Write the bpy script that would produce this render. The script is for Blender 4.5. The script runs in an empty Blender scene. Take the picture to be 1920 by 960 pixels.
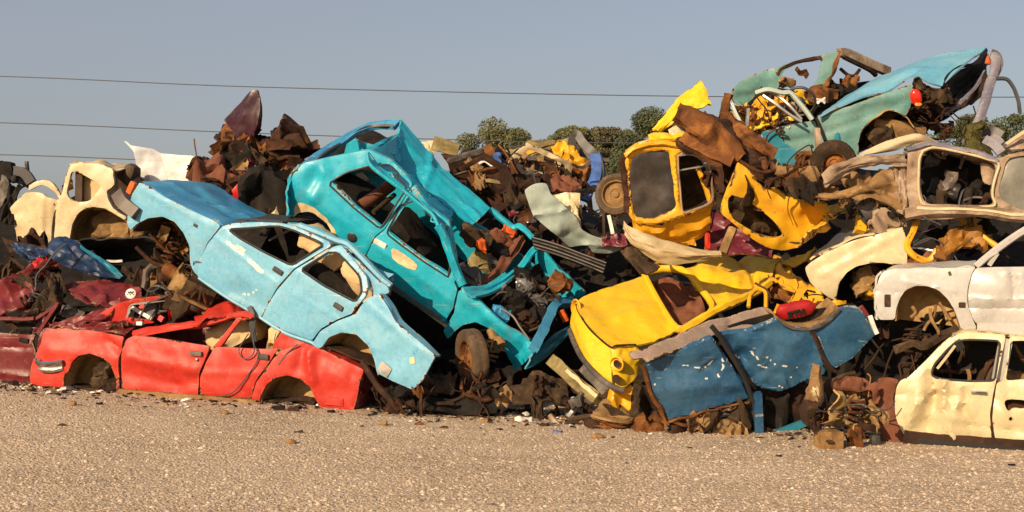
import bpy, math, random
import numpy as np
from mathutils import Vector, noise, Matrix
from mathutils.geometry import delaunay_2d_cdt

random.seed(7)
SC = bpy.context.scene
COL = SC.collection
F, H = 2400.0, 1.7          # focal length in photo pixels (1920 wide), eye height in metres
CAM = Vector((0, 0, H))

# ---------------------------------------------------------------- photo tracing helpers
CR = {'S': (0, 0, 1), 'A': (0, 240, 4), 'B': (0, 440, 4), 'C': (0, 600, 2.743), 'D': (230, 160, 3.692),
      'E': (220, 300, 2.181), 'F': (520, 210, 3), 'G': (700, 400, 2.908), 'H': (780, 240, 3.4286),
      'I': (1050, 460, 2.461), 'J': (1110, 140, 2.667), 'K': (1340, 70, 3.3103), 'L': (1480, 240, 3.693),
      'M': (1500, 400, 3.693), 'N': (1480, 600, 3.5545), 'O': (660, 600, 3.310), 'Q': (380, 240, 6), 'R': (0, 300, 8),
      'T': (1640, 60, 6.857)}


def px(s):
    c = CR['S']; out = []
    for t in s.split():
        if ':' in t:
            k, t = t.split(':'); c = CR[k]
        v = [float(a) for a in t.split(',')]
        out.append((c[0] + v[0] / c[2], c[1] + v[1] / c[2]) + tuple(v[2:]))
    return out


DOFF = 0.0


def P(x, y, D):
    D = D + DOFF
    return Vector(((x - 960) / F * D, D, H - (y - 480) / F * D))


def p3(s, dd=0):
    return [P(a[0], a[1], a[2] + dd) for a in px(s)]


class Pl:
    """a real plane in the yard: a point seen at photo pixel x,y at distance D, and its normal (away from the camera)"""
    def __init__(self, x, y, D, N):
        self.N = Vector(N).normalized(); self.p0 = P(x, y, D)
        u = Vector((0, 0, 1)) - self.N * self.N.z
        self.e2 = u.normalized(); self.e1 = self.e2.cross(self.N).normalized()
        if self.e1.x < 0: self.e1 = -self.e1

    def pt(self, x, y, off=0):
        r = Vector(((x - 960) / F, 1, -(y - 480) / F))
        t = (self.p0 - CAM).dot(self.N) / r.dot(self.N)
        return CAM + r * t + self.N * off

    def uv(self, x, y):
        d = self.pt(x, y) - self.p0
        return (d.dot(self.e1), d.dot(self.e2))

    def w(self, u, v):
        return self.p0 + self.e1 * u + self.e2 * v

    def cur(self, s, off=0):
        return [self.pt(a[0], a[1], off + (a[2] if len(a) > 2 else 0)) for a in px(s)]


# ---------------------------------------------------------------- scene-tree helpers
def root(name, label, cat, loc, group=None):
    o = bpy.data.objects.new(name, None); COL.objects.link(o)
    o.empty_display_size = .1
    o.location = loc; o['label'] = label; o['category'] = cat
    if group: o['group'] = group
    return o


def tag(o, label, cat, group=None):
    o['label'] = label; o['category'] = cat
    if group: o['group'] = group
    return o


def wloc(o):
    v = Vector((0, 0, 0))
    while o is not None:
        v = v + Vector(o.location); o = o.parent
    return v


def link(name, verts, faces, mat, par=None, smooth=40, edge=None, mats=None, midx=None):
    V = np.array([tuple(v) for v in verts], dtype=float)
    c = (V.min(0) + V.max(0)) / 2
    me = bpy.data.meshes.new(name)
    me.from_pydata([tuple(v) for v in (V - c)], [], [tuple(f) for f in faces])
    me.validate()
    for m in (mats or [mat]): me.materials.append(m)
    if midx is not None:
        me.polygons.foreach_set('material_index', midx)
    if edge is not None and len(edge) == len(me.vertices):
        a = me.attributes.new('edge', 'FLOAT', 'POINT'); a.data.foreach_set('value', np.array(edge, dtype=np.float32))
    if smooth:
        me.polygons.foreach_set('use_smooth', [True] * len(me.polygons))
        me.set_sharp_from_angle(angle=math.radians(smooth))
    me.update()
    o = bpy.data.objects.new(name, me); COL.objects.link(o)
    if par is not None: o.parent = par
    o.location = Vector(c) - wloc(par) if par is not None else Vector(c)
    return o


# ---------------------------------------------------------------- sheet metal
def crump(p, amp, s, seed):
    q = p * s + Vector((seed * 3.7, seed * 1.3, seed * 7.1))
    a = noise.noise(q)
    r = 1 - 2 * abs(noise.noise(q * 1.3 + Vector((5.2, 1.1, 9.7))))
    return amp * (a * .25 + r * .45 + .2 * noise.noise(q * 3.1))


def facets(Q, lo, hi, amp, step, sd):
    """piecewise flat crumple: random heights on sparse points, straight creases between them"""
    rg = random.Random(sd * 31 + 7); P0 = []; hz = []
    nx = max(1, int((hi[0] - lo[0]) / step)); ny = max(1, int((hi[1] - lo[1]) / step))
    for j in range(-1, ny + 2):
        for i in range(-1, nx + 2):
            P0.append(Vector((lo[0] + (i + rg.uniform(.1, .9)) * (hi[0] - lo[0]) / nx, lo[1] + (j + rg.uniform(.1, .9)) * (hi[1] - lo[1]) / ny)))
            hz.append(rg.gauss(0, 1) * amp * (1.6 if rg.random() < .2 else .7))
    r = delaunay_2d_cdt(P0, [], [], 0, 1e-6)
    vs = np.array([(v.x, v.y) for v in r[0]]); hv = np.array([hz[o[0]] for o in r[3]])
    out = np.zeros(len(Q))
    for t in r[2]:
        a, b, c = vs[list(t)]
        d = (b[1] - c[1]) * (a[0] - c[0]) + (c[0] - b[0]) * (a[1] - c[1])
        if abs(d) < 1e-12: continue
        u = ((b[1] - c[1]) * (Q[:, 0] - c[0]) + (c[0] - b[0]) * (Q[:, 1] - c[1])) / d
        v = ((c[1] - a[1]) * (Q[:, 0] - c[0]) + (a[0] - c[0]) * (Q[:, 1] - c[1])) / d
        m = (u >= -1e-6) & (v >= -1e-6) & (u + v <= 1 + 1e-6)
        out[m] = (u * hv[t[0]] + v * hv[t[1]] + (1 - u - v) * hv[t[2]])[m]
    return out


def rounded(P2, rad, it=2):
    for _ in range(it):
        n = len(P2); out = []
        for i in range(n):
            a, b, c = P2[i - 1], P2[i], P2[(i + 1) % n]
            for q in (a, c):
                L = math.hypot(q[0] - b[0], q[1] - b[1]) + 1e-9
                k = min(rad, L * .3) / L
                out.append((b[0] + (q[0] - b[0]) * k, b[1] + (q[1] - b[1]) * k))
        P2 = out; rad *= .4
    return P2


def resamp(P2, res):
    out = []; n = len(P2)
    for i in range(n):
        a, b = P2[i], P2[(i + 1) % n]
        L = math.hypot(b[0] - a[0], b[1] - a[1])
        if L < 1e-4: continue
        k = max(1, int(round(L / res)))
        for j in range(k): out.append((a[0] + (b[0] - a[0]) * j / k, a[1] + (b[1] - a[1]) * j / k))
    return out


def inside(pts, loop):
    x, y = pts[:, 0][:, None], pts[:, 1][:, None]
    L = np.array(loop); x1, y1 = L[:, 0][None], L[:, 1][None]
    L2 = np.roll(L, -1, 0); x2, y2 = L2[:, 0][None], L2[:, 1][None]
    with np.errstate(divide='ignore', invalid='ignore'):
        c = ((y1 > y) != (y2 > y)) & (x < (x2 - x1) * (y - y1) / (y2 - y1) + x1)
    return c.sum(1) % 2 == 1


def segdist(pts, loop):
    L = np.array(loop); A = L[None]; B = np.roll(L, -1, 0)[None]
    p = pts[:, None]; d = B - A
    t = np.clip(((p - A) * d).sum(2) / np.maximum((d * d).sum(2), 1e-12), 0, 1)
    q = A + d * t[..., None]
    return np.sqrt(((p - q) ** 2).sum(2)).min(1)


SEED = [0]
REG = {}


def panel(name, mat, par, outline, pl, holes=(), off=0, th=.03, res=.034, cr=.008, cs=1.7, curl=.005, cw=.014,
          folds=(), dents=(), bend=None, rad=.014, bulge=0, hrad=.03, rag=0, label=None, back=None, marks=(), cx=3, shoulder=None):
    """a dented sheet of metal standing in plane pl, outline and openings as traced, with real thickness"""
    SEED[0] += 1; sd = SEED[0]
    o2 = [pl.uv(a[0], a[1]) for a in px(outline)]
    loops = [resamp(rounded(o2, rad), res)]
    for h in holes:
        loops.append(resamp(rounded([pl.uv(a[0], a[1]) for a in px(h)], hrad), res))
    if rag:
        for L in loops:
            for i, q in enumerate(L):
                k = noise.noise(Vector((q[0] * 9, q[1] * 9, sd))) * rag + noise.noise(Vector((q[0] * 30, q[1] * 30, sd + 3))) * rag * .6
                L[i] = (q[0] + k, q[1] + noise.noise(Vector((q[0] * 9, q[1] * 9, sd + 9))) * rag)
    A = np.array(loops[0])
    lo, hi = A.min(0), A.max(0)
    rng = random.Random(sd)
    g = []
    y = lo[1]; k = 0
    while y < hi[1]:
        x = lo[0] + (k % 2) * res * .5
        while x < hi[0]:
            g.append((x + rng.uniform(-.22, .22) * res, y + rng.uniform(-.22, .22) * res)); x += res
        y += res * .87; k += 1
    g = np.array(g)
    m = inside(g, loops[0]); dist = segdist(g, loops[0])
    for L in loops[1:]:
        m &= ~inside(g, L); dist = np.minimum(dist, segdist(g, L))
    g = g[m & (dist > res * .45)]
    vs = []; ed = []
    for L in loops:
        b = len(vs); vs += L; ed += [(b + i, b + (i + 1) % len(L)) for i in range(len(L))]
    nb = len(vs)
    vs += [tuple(q) for q in g]
    r = delaunay_2d_cdt([Vector(v) for v in vs], ed, [], 0, 1e-5)
    V = np.array([(v.x, v.y) for v in r[0]]); T = [tuple(f) for f in r[2]]
    cen = np.array([V[list(t)].mean(0) for t in T])
    ok = inside(cen, loops[0])
    for L in loops[1:]: ok &= ~inside(cen, L)
    T = [t for t, k_ in zip(T, ok) if k_]
    used = sorted({i for t in T for i in t}); mp = {v: i for i, v in enumerate(used)}
    V = V[used]; T = [tuple(mp[i] for i in t) for t in T]
    d = segdist(V, loops[0])
    for L in loops[1:]: d = np.minimum(d, segdist(V, L))
    disp = -curl * np.clip(1 - d / cw, 0, 1) ** 2
    if bulge:
        t = (V[:, 1] - lo[1]) / (hi[1] - lo[1]); disp += bulge * (1 - (2 * t - 1) ** 2)
    rx = random.Random(sd * 7 + 1)
    for _ in range(cx if cr >= .006 else 0):   # sharp random creases
        a = np.array((rx.uniform(lo[0], hi[0]), rx.uniform(lo[1], hi[1]))); an = rx.uniform(0, 6.28); ln = rx.uniform(.15, .6)
        b = a + ln * np.array((math.cos(an), math.sin(an))); dv = b - a
        tt = np.clip(((V - a) @ dv) / max(dv @ dv, 1e-9), 0, 1); dd = np.sqrt(((V - a - tt[:, None] * dv) ** 2).sum(1))
        disp += rx.choice((-1, 1, -1)) * rx.uniform(.5, 1.3) * min(cr, .02) * 1.1 * np.clip(1 - dd / rx.uniform(.05, .14), 0, 1) * (1 - .6 * tt)
    if shoulder:
        a = np.array(pl.uv(shoulder[0], shoulder[1])); b = np.array(pl.uv(shoulder[2], shoulder[3])); dv = (b - a) / np.linalg.norm(b - a)
        nn = np.array((-dv[1], dv[0])); nn = nn if nn[1] > 0 else -nn
        disp -= shoulder[4] * np.clip((V - a) @ nn, 0, None)
    for f in folds:
        a = np.array(pl.uv(f[0], f[1])); b = np.array(pl.uv(f[2], f[3])); dv = b - a
        tt = np.clip(((V - a) @ dv) / max(dv @ dv, 1e-9), 0, 1)
        dd = np.sqrt(((V - a - tt[:, None] * dv) ** 2).sum(1))
        disp += f[5] * np.clip(1 - dd / f[4], 0, 1)
    for f in dents:
        a = np.array(pl.uv(f[0], f[1])); dd = np.sqrt(((V - a) ** 2).sum(1))
        disp += f[3] * np.clip(1 - (dd / f[2]) ** 2, 0, 1) ** 2
    if bend:
        a = np.array(pl.uv(bend[0], bend[1])); b = np.array(pl.uv(bend[2], bend[3])); dv = (b - a) / np.linalg.norm(b - a)
        nn = np.array((-dv[1], dv[0]))
        if nn[1] < 0: nn = -nn
        disp -= bend[4] * np.clip((V - a) @ nn, 0, None)
    if cr >= .004: disp += facets(V, lo, hi, cr * .9, .26, sd) + facets(V, lo, hi, cr * .4, .12, sd + 500)
    W = []; base = pl.N * off
    for q, k_ in zip(V, disp):
        w = pl.w(q[0], q[1]) + base
        W.append(w - pl.N * (k_ + crump(w, cr, cs, sd)))
    n = len(W)
    # face orientation: towards the camera side (-N)
    f0 = T[0]; nn = (W[f0[1]] - W[f0[0]]).cross(W[f0[2]] - W[f0[0]])
    if nn.dot(pl.N) > 0: T = [t[::-1] for t in T]
    cnt = {}
    for t in T:
        for i in range(3): cnt[(t[i], t[(i + 1) % 3])] = 1
    bd = [(a, b) for (a, b) in cnt if (b, a) not in cnt]
    faces = list(T) + [tuple(i + n for i in t[::-1]) for t in T] + [(b, a, a + n, b + n) for a, b in bd]
    W2 = W + [w + pl.N * th for w in W]
    e = np.concatenate([d, np.zeros(n)]) if back is None else np.concatenate([d, d])
    o = link(name, W2, faces, mat, par, 32, e)
    if marks:   # wear with a shape of its own: scratches and chips to bare filler; also painted reflections
        mk = np.zeros(n)
        for ms, wd in marks:
            q = [np.array(pl.uv(a[0], a[1])) for a in px(ms)]
            for a, b in zip(q[:-1], q[1:]):
                dv = b - a; tt = np.clip(((V - a) @ dv) / max(dv @ dv, 1e-9), 0, 1)
                dd = np.sqrt(((V - a - tt[:, None] * dv) ** 2).sum(1))
                mk = np.maximum(mk, np.clip(1.3 - dd / wd, 0, 1))
        at = o.data.attributes.new('mark', 'FLOAT', 'POINT'); at.data.foreach_set('value', np.concatenate([mk, mk * 0]).astype(np.float32))
    REG[o.name] = (W, list(T), pl)
    if label: o['label'] = label
    return o


def cat(pts, n, straight=False):
    """resample a polyline to n points (Catmull-Rom through the points unless straight)"""
    pts = [Vector(p) for p in pts]
    if len(pts) == 1: return [pts[0]] * n
    dense = []
    if straight or len(pts) == 2:
        for i in range(len(pts) - 1):
            for k in range(12): dense.append(pts[i].lerp(pts[i + 1], k / 12))
    else:
        q = [pts[0] * 2 - pts[1]] + pts + [pts[-1] * 2 - pts[-2]]
        for i in range(1, len(q) - 2):
            for k in range(12):
                t = k / 12; a, b, c, d = q[i - 1], q[i], q[i + 1], q[i + 2]
                dense.append(.5 * ((2 * b) + (c - a) * t + (2 * a - 5 * b + 4 * c - d) * t * t + (3 * b - a - 3 * c + d) * t ** 3))
    dense.append(pts[-1])
    L = [0]
    for i in range(1, len(dense)): L.append(L[-1] + (dense[i] - dense[i - 1]).length)
    out = []; j = 0
    for k in range(n):
        s = L[-1] * k / (n - 1)
        while j < len(L) - 2 and L[j + 1] < s: j += 1
        t = (s - L[j]) / max(L[j + 1] - L[j], 1e-9)
        out.append(dense[j].lerp(dense[j + 1], min(max(t, 0), 1)))
    return out


def loft(name, mat, par, curves, nu=28, nv=16, th=.02, cr=.012, cs=2.0, straight=False, vstraight=False, rag=0, folds=(), label=None, smooth=32, flip=False):
    """a sheet drawn through several 3-D edge curves, dented, with thickness"""
    SEED[0] += 1; sd = SEED[0]
    rows = [cat(c, nu, straight) for c in curves]
    cols = [cat([r[i] for r in rows], nv, vstraight) for i in range(nu)]
    G = [[cols[i][j] for i in range(nu)] for j in range(nv)]
    if rag:
        for i in range(nu):
            for j, s in ((0, 1), (nv - 1, -1)):
                k = abs(noise.noise(G[j][i] * 8 + Vector((sd, 0, 0)))) * rag + abs(noise.noise(G[j][i] * 22)) * rag
                j2 = 1 if j == 0 else nv - 2
                G[j][i] = G[j][i] + (G[j2][i] - G[j][i]).normalized() * k * .8
    Nn = []; W = []
    for j in range(nv):
        for i in range(nu):
            a = G[j][min(i + 1, nu - 1)] - G[j][max(i - 1, 0)]; b = G[min(j + 1, nv - 1)][i] - G[max(j - 1, 0)][i]
            n = a.cross(b); n = n.normalized() if n.length > 1e-9 else Vector((0, -1, 0))
            Nn.append(n)
    s = sum((n.dot((W_ - CAM).normalized()) for n, W_ in zip(Nn, [g for r in G for g in r])), 0.0)
    if (s > 0) != flip: Nn = [-n for n in Nn]; fl = True
    else: fl = False
    rx = random.Random(sd * 7 + 2)
    RF = [(rx.random(), rx.random(), rx.random(), rx.random(), rx.uniform(.07, .2), rx.choice((-1, 1)) * rx.uniform(.4, 1.1) * min(cr, .03)) for _ in range(4 if cr >= .01 else 0)]
    FQ = np.array([(i / (nu - 1), j / (nv - 1)) for j in range(nv) for i in range(nu)])
    FC = facets(FQ, (0, 0), (1, 1), min(cr, .06) * .8, .2, sd) + facets(FQ, (0, 0), (1, 1), min(cr, .06) * .35, .1, sd + 500) if cr >= .004 else np.zeros(len(FQ))
    E = []
    for j in range(nv):
        for i in range(nu):
            n = Nn[j * nu + i]; w = G[j][i]
            k = crump(w, cr, cs, sd) + FC[j * nu + i]
            for f in list(folds) + RF:   # (u,v,u2,v2,width,amp) in unit coordinates
                a = np.array(f[:2]); b = np.array(f[2:4]); q = np.array((i / (nu - 1), j / (nv - 1))); dv = b - a
                t = min(max(float((q - a) @ dv) / max(float(dv @ dv), 1e-9), 0), 1)
                k += f[5] * max(0, 1 - float(np.linalg.norm(q - a - t * dv)) / f[4])
            W.append(w + n * k)
            E.append(min(min(i, nu - 1 - i) * .04, min(j, nv - 1 - j) * .04))
    fs = []
    for j in range(nv - 1):
        for i in range(nu - 1):
            q = (j * nu + i, j * nu + i + 1, (j + 1) * nu + i + 1, (j + 1) * nu + i)
            fs.append(q[::-1] if fl else q)
    n = len(W)
    bd = {}
    for f in fs:
        for i in range(4): bd[(f[i], f[(i + 1) % 4])] = 1
    fs2 = fs + [tuple(i + n for i in f[::-1]) for f in fs] + [(b, a, a + n, b + n) for a, b in bd if (b, a) not in bd]
    o = link(name, W + [w - nn * th for w, nn in zip(W, Nn)], fs2, mat, par, smooth, E + [0] * n)
    if label: o['label'] = label
    return o


def tube(name, mat, par, pts, r, n=8, flat=1.0, seg=None, straight=False, wob=0, label=None, taper=1.0):
    """bar, pipe, hose or box rail swept along 3-D points (n=4: square section)"""
    SEED[0] += 1; sd = SEED[0]
    pts = [Vector(p) for p in pts]
    L = sum((pts[i + 1] - pts[i]).length for i in range(len(pts) - 1))
    k = seg or max(len(pts) * 4, int(L / max(r * 2.5, .03)) + 2)
    C = cat(pts, k, straight)
    V = []; up = None
    for i, c in enumerate(C):
        t = (C[min(i + 1, k - 1)] - C[max(i - 1, 0)]).normalized()
        if up is None:
            up = Vector((0, -1, 0)) - t * t.dot(Vector((0, -1, 0)))
            if up.length < .2: up = Vector((0, 0, 1)) - t * t.z
            up.normalize()
        else:
            up = (up - t * up.dot(t)).normalized()
        sx = t.cross(up)
        rr = r * (1 + (taper - 1) * i / (k - 1))
        for j in range(n):
            a = 2 * math.pi * (j + .5) / n
            w = c + (up * math.cos(a) * flat + sx * math.sin(a)) * rr * (1.3 if n == 4 else 1)
            if wob: w = w + Vector((noise.noise(w * 9 + Vector((sd, 0, 0))), noise.noise(w * 9 + Vector((0, sd, 0))), noise.noise(w * 9))) * wob
            V.append(w)
    fs = []
    for i in range(k - 1):
        for j in range(n):
            fs.append((i * n + j, i * n + (j + 1) % n, (i + 1) * n + (j + 1) % n, (i + 1) * n + j))
    fs.append(tuple(range(n))[::-1]); fs.append(tuple((k - 1) * n + j for j in range(n)))
    o = link(name, V, fs, mat, par, 50, [.05 if i % 3 else .01 for i in range(len(V))])
    if label: o['label'] = label
    return o


def ring(name, mat, par, pts, r, n=8, flat=1.0, label=None, k=None):
    """closed rail (window frame, loop, rim)"""
    pts = [Vector(p) for p in pts]
    q = pts + [pts[0]]
    L = sum((q[i + 1] - q[i]).length for i in range(len(pts)))
    k = k or max(24, int(L / (r * 2.5)))
    ext = cat(pts[-2:] + pts + pts[:3], int(k * (len(pts) + 4) / len(pts)))
    C = cat(q, k + 1, True)[:-1] if len(pts) < 5 else cat(pts + [pts[0]], k + 1)[:-1]
    V = []; up0 = None; K = len(C)
    cen = sum(C, Vector((0, 0, 0))) / K
    for i, c in enumerate(C):
        t = (C[(i + 1) % K] - C[i - 1]).normalized()
        o_ = (c - cen); o_ = (o_ - t * o_.dot(t)).normalized(); s = t.cross(o_)
        for j in range(n):
            a = 2 * math.pi * (j + .5) / n
            V.append(c + (o_ * math.cos(a) * flat + s * math.sin(a)) * r)
    fs = [(i * n + j, i * n + (j + 1) % n, ((i + 1) % K) * n + (j + 1) % n, ((i + 1) % K) * n + j) for i in range(K) for j in range(n)]
    o = link(name, V, fs, mat, par, 50, [.05] * len(V))
    if label: o['label'] = label
    return o


def lump(name, mat, par, c, ax, size, rnd=.35, cr=.05, cs=3, n=9, label=None, smooth=30, seed=None):
    """crumpled rounded block: c centre, ax = (ex, ey, ez) unit axes, size half-extents"""
    SEED[0] += 1; sd = SEED[0] if seed is None else seed
    idx = {}; V = []; fs = []

    def vid(i, j, k):
        key = (i, j, k)
        if key not in idx:
            p = Vector((2 * i / n - 1, 2 * j / n - 1, 2 * k / n - 1))
            s = p.normalized() * max(abs(p.x), abs(p.y), abs(p.z)) * 1.12
            p = p.lerp(s, rnd)
            w = c + ax[0] * p.x * size[0] + ax[1] * p.y * size[1] + ax[2] * p.z * size[2]
            q = w * cs + Vector((sd * 2.3, sd, sd * .7))
            dv = Vector((noise.noise(q), noise.noise(q + Vector((31, 0, 0))), noise.noise(q + Vector((0, 47, 0)))))
            dv += .5 * Vector((noise.noise(q * 2.7), noise.noise(q * 2.7 + Vector((31, 0, 0))), noise.noise(q * 2.7 + Vector((0, 47, 0)))))
            idx[key] = len(V); V.append(w + dv * cr)
        return idx[key]
    for a in range(n):
        for b in range(n):
            for (s, k0) in ((0, 0), (1, n)):
                for m in range(3):
                    def mk(u, v):
                        t = [0, 0, 0]; t[m] = k0; t[(m + 1) % 3] = u; t[(m + 2) % 3] = v; return vid(*t)
                    f = (mk(a, b), mk(a + 1, b), mk(a + 1, b + 1), mk(a, b + 1))
                    fs.append(f if s else f[::-1])
    o = link(name, V, fs, mat, par, smooth, [.05] * len(V))
    if label: o['label'] = label
    return o


def tri(x):
    x = x % 1.0
    return 1 - 4 * abs(x - .5)


def crush(name, mat, par, c, ax, size, nu=22, nv=20, seed=None, label=None, amp=.55, rag=.5):
    """crushed, torn, hollow piece of sheet metal: a box section folded along random creases, ends ragged and open"""
    SEED[0] += 1; sd = SEED[0] if seed is None else seed
    rg = random.Random(sd * 17 + 3)
    W = [(rg.uniform(.3, 1.4), rg.uniform(-1.6, 1.6), rg.random(), rg.uniform(.25, .6)) for _ in range(5)]
    K = [(rg.uniform(.4, 1.2), rg.random(), rg.uniform(.15, .5)) for _ in range(2)]
    V = []; pw_ = rg.uniform(.25, .6)
    for i in range(nu):
        u = 2 * i / (nu - 1) - 1
        bx = sum(k[2] * tri(u * k[0] + k[1]) for k in K) * size[2] * .8; by = sum(k[2] * tri(u * k[0] * .8 + k[1] + .37) for k in K) * size[1] * .6
        env = 1 - .35 * abs(u) ** 3
        for j in range(nv):
            t = 2 * math.pi * j / nv
            cx, sx = math.cos(t), math.sin(t)
            X = math.copysign(abs(cx) ** pw_, cx); Y = math.copysign(abs(sx) ** pw_, sx)
            f = 1.0
            for a, b, p, w in W: f += amp * w * tri(u * a + (t / 6.283) * round(b * 2) + p) * .8
            f = max(.18, f) * env
            uu = u
            if i in (0, nu - 1):
                uu = u * (1 - rag * .4 * (.5 + .5 * noise.noise(Vector((j * .9, sd, i)))))
            w = c + ax[0] * uu * size[0] + ax[1] * (Y * f * size[1] + by) + ax[2] * (X * f * size[2] + bx)
            q = w * 9 + Vector((sd, 0, sd * .3))
            w = w + Vector((noise.noise(q), noise.noise(q + Vector((31, 0, 0))), noise.noise(q + Vector((0, 47, 0))))) * min(size[1], size[2]) * .10
            V.append(w)
    n = nv; fs = []
    for i in range(nu - 1):
        for j in range(nv):
            fs.append((i * n + j, (i + 1) * n + j, (i + 1) * n + (j + 1) % n, i * n + (j + 1) % n))
    # inner skin so the torn ends show thickness
    m = len(V); C = [sum((V[i * n + j] for j in range(n)), Vector((0, 0, 0))) / n for i in range(nu)]
    V2 = [V[i * n + j].lerp(C[i], .14) for i in range(nu) for j in range(n)]
    fs2 = [tuple(x + m for x in f[::-1]) for f in fs]
    for i in (0, nu - 1):
        for j in range(n):
            a, b = i * n + j, i * n + (j + 1) % n
            fs2.append((a, b, b + m, a + m) if i == 0 else (b, a, a + m, b + m))
    o = link(name, V + V2, fs + fs2, mat, par, 26, [.05] * (2 * m))
    if label: o['label'] = label
    return o


def folded(name, mat, par, c, ax, size, nu=20, nv=14, seed=None, th=.012, rag=.12, k=4):
    """thin torn sheet with crisp creases"""
    SEED[0] += 1; sd = SEED[0] if seed is None else seed
    rg = random.Random(sd * 13 + 5)
    Cs = []
    for _ in range(k):
        a = rg.uniform(0, math.pi); Cs.append((math.cos(a), math.sin(a), rg.uniform(-.6, .6), rg.choice((-1, 1)) * rg.uniform(.35, .95)))
    mean = sum(q[3] * .5 for q in Cs)
    V = []
    for j in range(nv):
        for i in range(nu):
            u = 2 * i / (nu - 1) - 1; v = 2 * j / (nv - 1) - 1
            if rag:
                eu = noise.noise(Vector((v * 3.1, sd, 1))) + .6 * noise.noise(Vector((v * 9, sd, 5))); ev = noise.noise(Vector((u * 3.1, sd, 7))) + .6 * noise.noise(Vector((u * 9, sd, 3)))
                uu = u * (1 + rag * eu * abs(u)); vv = v * (1 + rag * 1.6 * ev * abs(v))
            else: uu, vv = u, v
            h = sum(q[3] * abs(uu * q[0] + vv * q[1] - q[2]) for q in Cs) - mean
            w = c + ax[0] * uu * size[0] + ax[2] * vv * size[2] + ax[1] * h * size[1]
            w = w + Vector((0, 1, 0)) * noise.noise(w * 11 + Vector((sd, 0, 0))) * .012
            V.append(w)
    fs = [(j * nu + i, j * nu + i + 1, (j + 1) * nu + i + 1, (j + 1) * nu + i) for j in range(nv - 1) for i in range(nu - 1)]
    m = len(V); n = ax[1] * th
    bd = [(i, i + 1) for i in range(nu - 1)] + [((nv - 1) * nu + i + 1, (nv - 1) * nu + i) for i in range(nu - 1)] + [((j + 1) * nu, j * nu) for j in range(nv - 1)] + [(j * nu + nu - 1, (j + 1) * nu + nu - 1) for j in range(nv - 1)]
    fs2 = fs + [tuple(x + m for x in f[::-1]) for f in fs] + [(b, a, a + m, b + m) for a, b in bd]
    return link(name, V + [p + n for p in V], fs2, mat, par, 22, [.05] * (2 * m))


AXW = (Vector((1, 0, 0)), Vector((0, 1, 0)), Vector((0, 0, 1)))


def axes(along, N):
    ex = Vector(along).normalized(); ez = Vector(N) - ex * ex.dot(Vector(N)); ez.normalize()
    return (ex, ez, ez.cross(ex))


def frame_of(o):
    a = o.normalized(); b = a.orthogonal().normalized()
    return a, b, a.cross(b)


def lathe(name, mat, par, c, axis, prof, n=36, mats=None, segm=None, tread=0, label=None):
    """prof: list of (radius, offset along axis)"""
    a, b, d = frame_of(Vector(axis)); V = []; fs = []; mi = []
    for i in range(n):
        t = 2 * math.pi * i / n
        rd = b * math.cos(t) + d * math.sin(t)
        for k, (r, h) in enumerate(prof):
            rr = r * (1 - tread * (i % 2)) if tread and r > .8 * max(p[0] for p in prof) and abs(h) < .09 else r
            V.append(Vector(c) + rd * rr + a * h)
    m = len(prof)
    for i in range(n):
        for k in range(m - 1):
            fs.append((i * m + k, i * m + k + 1, ((i + 1) % n) * m + k + 1, ((i + 1) % n) * m + k))
            if segm: mi.append(segm[k])
    o = link(name, V, fs, mat, par, 40, [.05] * len(V), mats, mi if segm else None)
    if label: o['label'] = label
    return o


def wheel(par, c, axis, R, W, tyre_mat, rim_mat, rimR=None, hole_mat=None, tyre_name='tyre'):
    """axis points to the outside of the wheel; tyre and pressed-steel rim as separate meshes"""
    rr = rimR or R * .66; w = W / 2
    prof = [(rr, -w * .8), (R * .80, -w), (R * .95, -w * .85), (R, -w * .55), (R, -w * .2), (R * .985, 0), (R, w * .2), (R, w * .55), (R * .95, w * .85), (R * .80, w), (rr, w * .8), (rr * .985, w * .55), (rr * .97, -w * .4), (rr, -w * .8)]
    ty = lathe(tyre_name, tyre_mat, par, c, axis, prof, 60, tread=.018)
    up = ty if tyre_name == 'wheel' else par
    pr = [(rr * 1.0, w * .78), (rr * .93, w * .74), (rr * .90, w * .45), (rr * .84, w * .15), (rr * .72, w * .22), (rr * .55, w * .42), (rr * .42, w * .50), (rr * .34, w * .38), (rr * .26, w * .40), (rr * .22, w * .62), (.004, w * .66), (.003, w * .2), (rr * .5, -w * .1), (rr * .9, -w * .3), (rr * .985, w * .5), (rr, w * .78)]
    rim = lathe('rim', rim_mat, up, c, axis, pr, 40)
    up2 = up if tyre_name == 'wheel' else rim
    if hole_mat:
        a, b, d = frame_of(Vector(axis))
        for i in range(8):
            t = 2 * math.pi * i / 8
            q = Vector(c) + (b * math.cos(t) + d * math.sin(t)) * rr * .64 + a * (w * .33)
            lathe('vent_hole', hole_mat, up2, q, axis, [(.002, .006), (rr * .075, .006), (rr * .075, -.01)], 10)
    return rim


def surf(o, x, y, off=0):
    """the point of a sheet that the photo shows at pixel x,y, lifted off metres towards us along the sheet's plane"""
    W, T, pl = REG[o.name]
    key = o.name
    if key not in BV:
        from mathutils.bvhtree import BVHTree
        BV[key] = BVHTree.FromPolygons(W, T)
    p = pl.pt(x, y); d = (p - CAM).normalized()
    h = BV[key].ray_cast(CAM, d)
    if h[0] is None:
        q = BV[key].find_nearest(p)[0]
        k = (q - p).dot(pl.N)
        return p + pl.N * (k + off)
    return h[0] + pl.N * off


BV = {}


def scur(o, s, off=-.008):
    return [surf(o, a[0], a[1], off) for a in px(s)]


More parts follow.
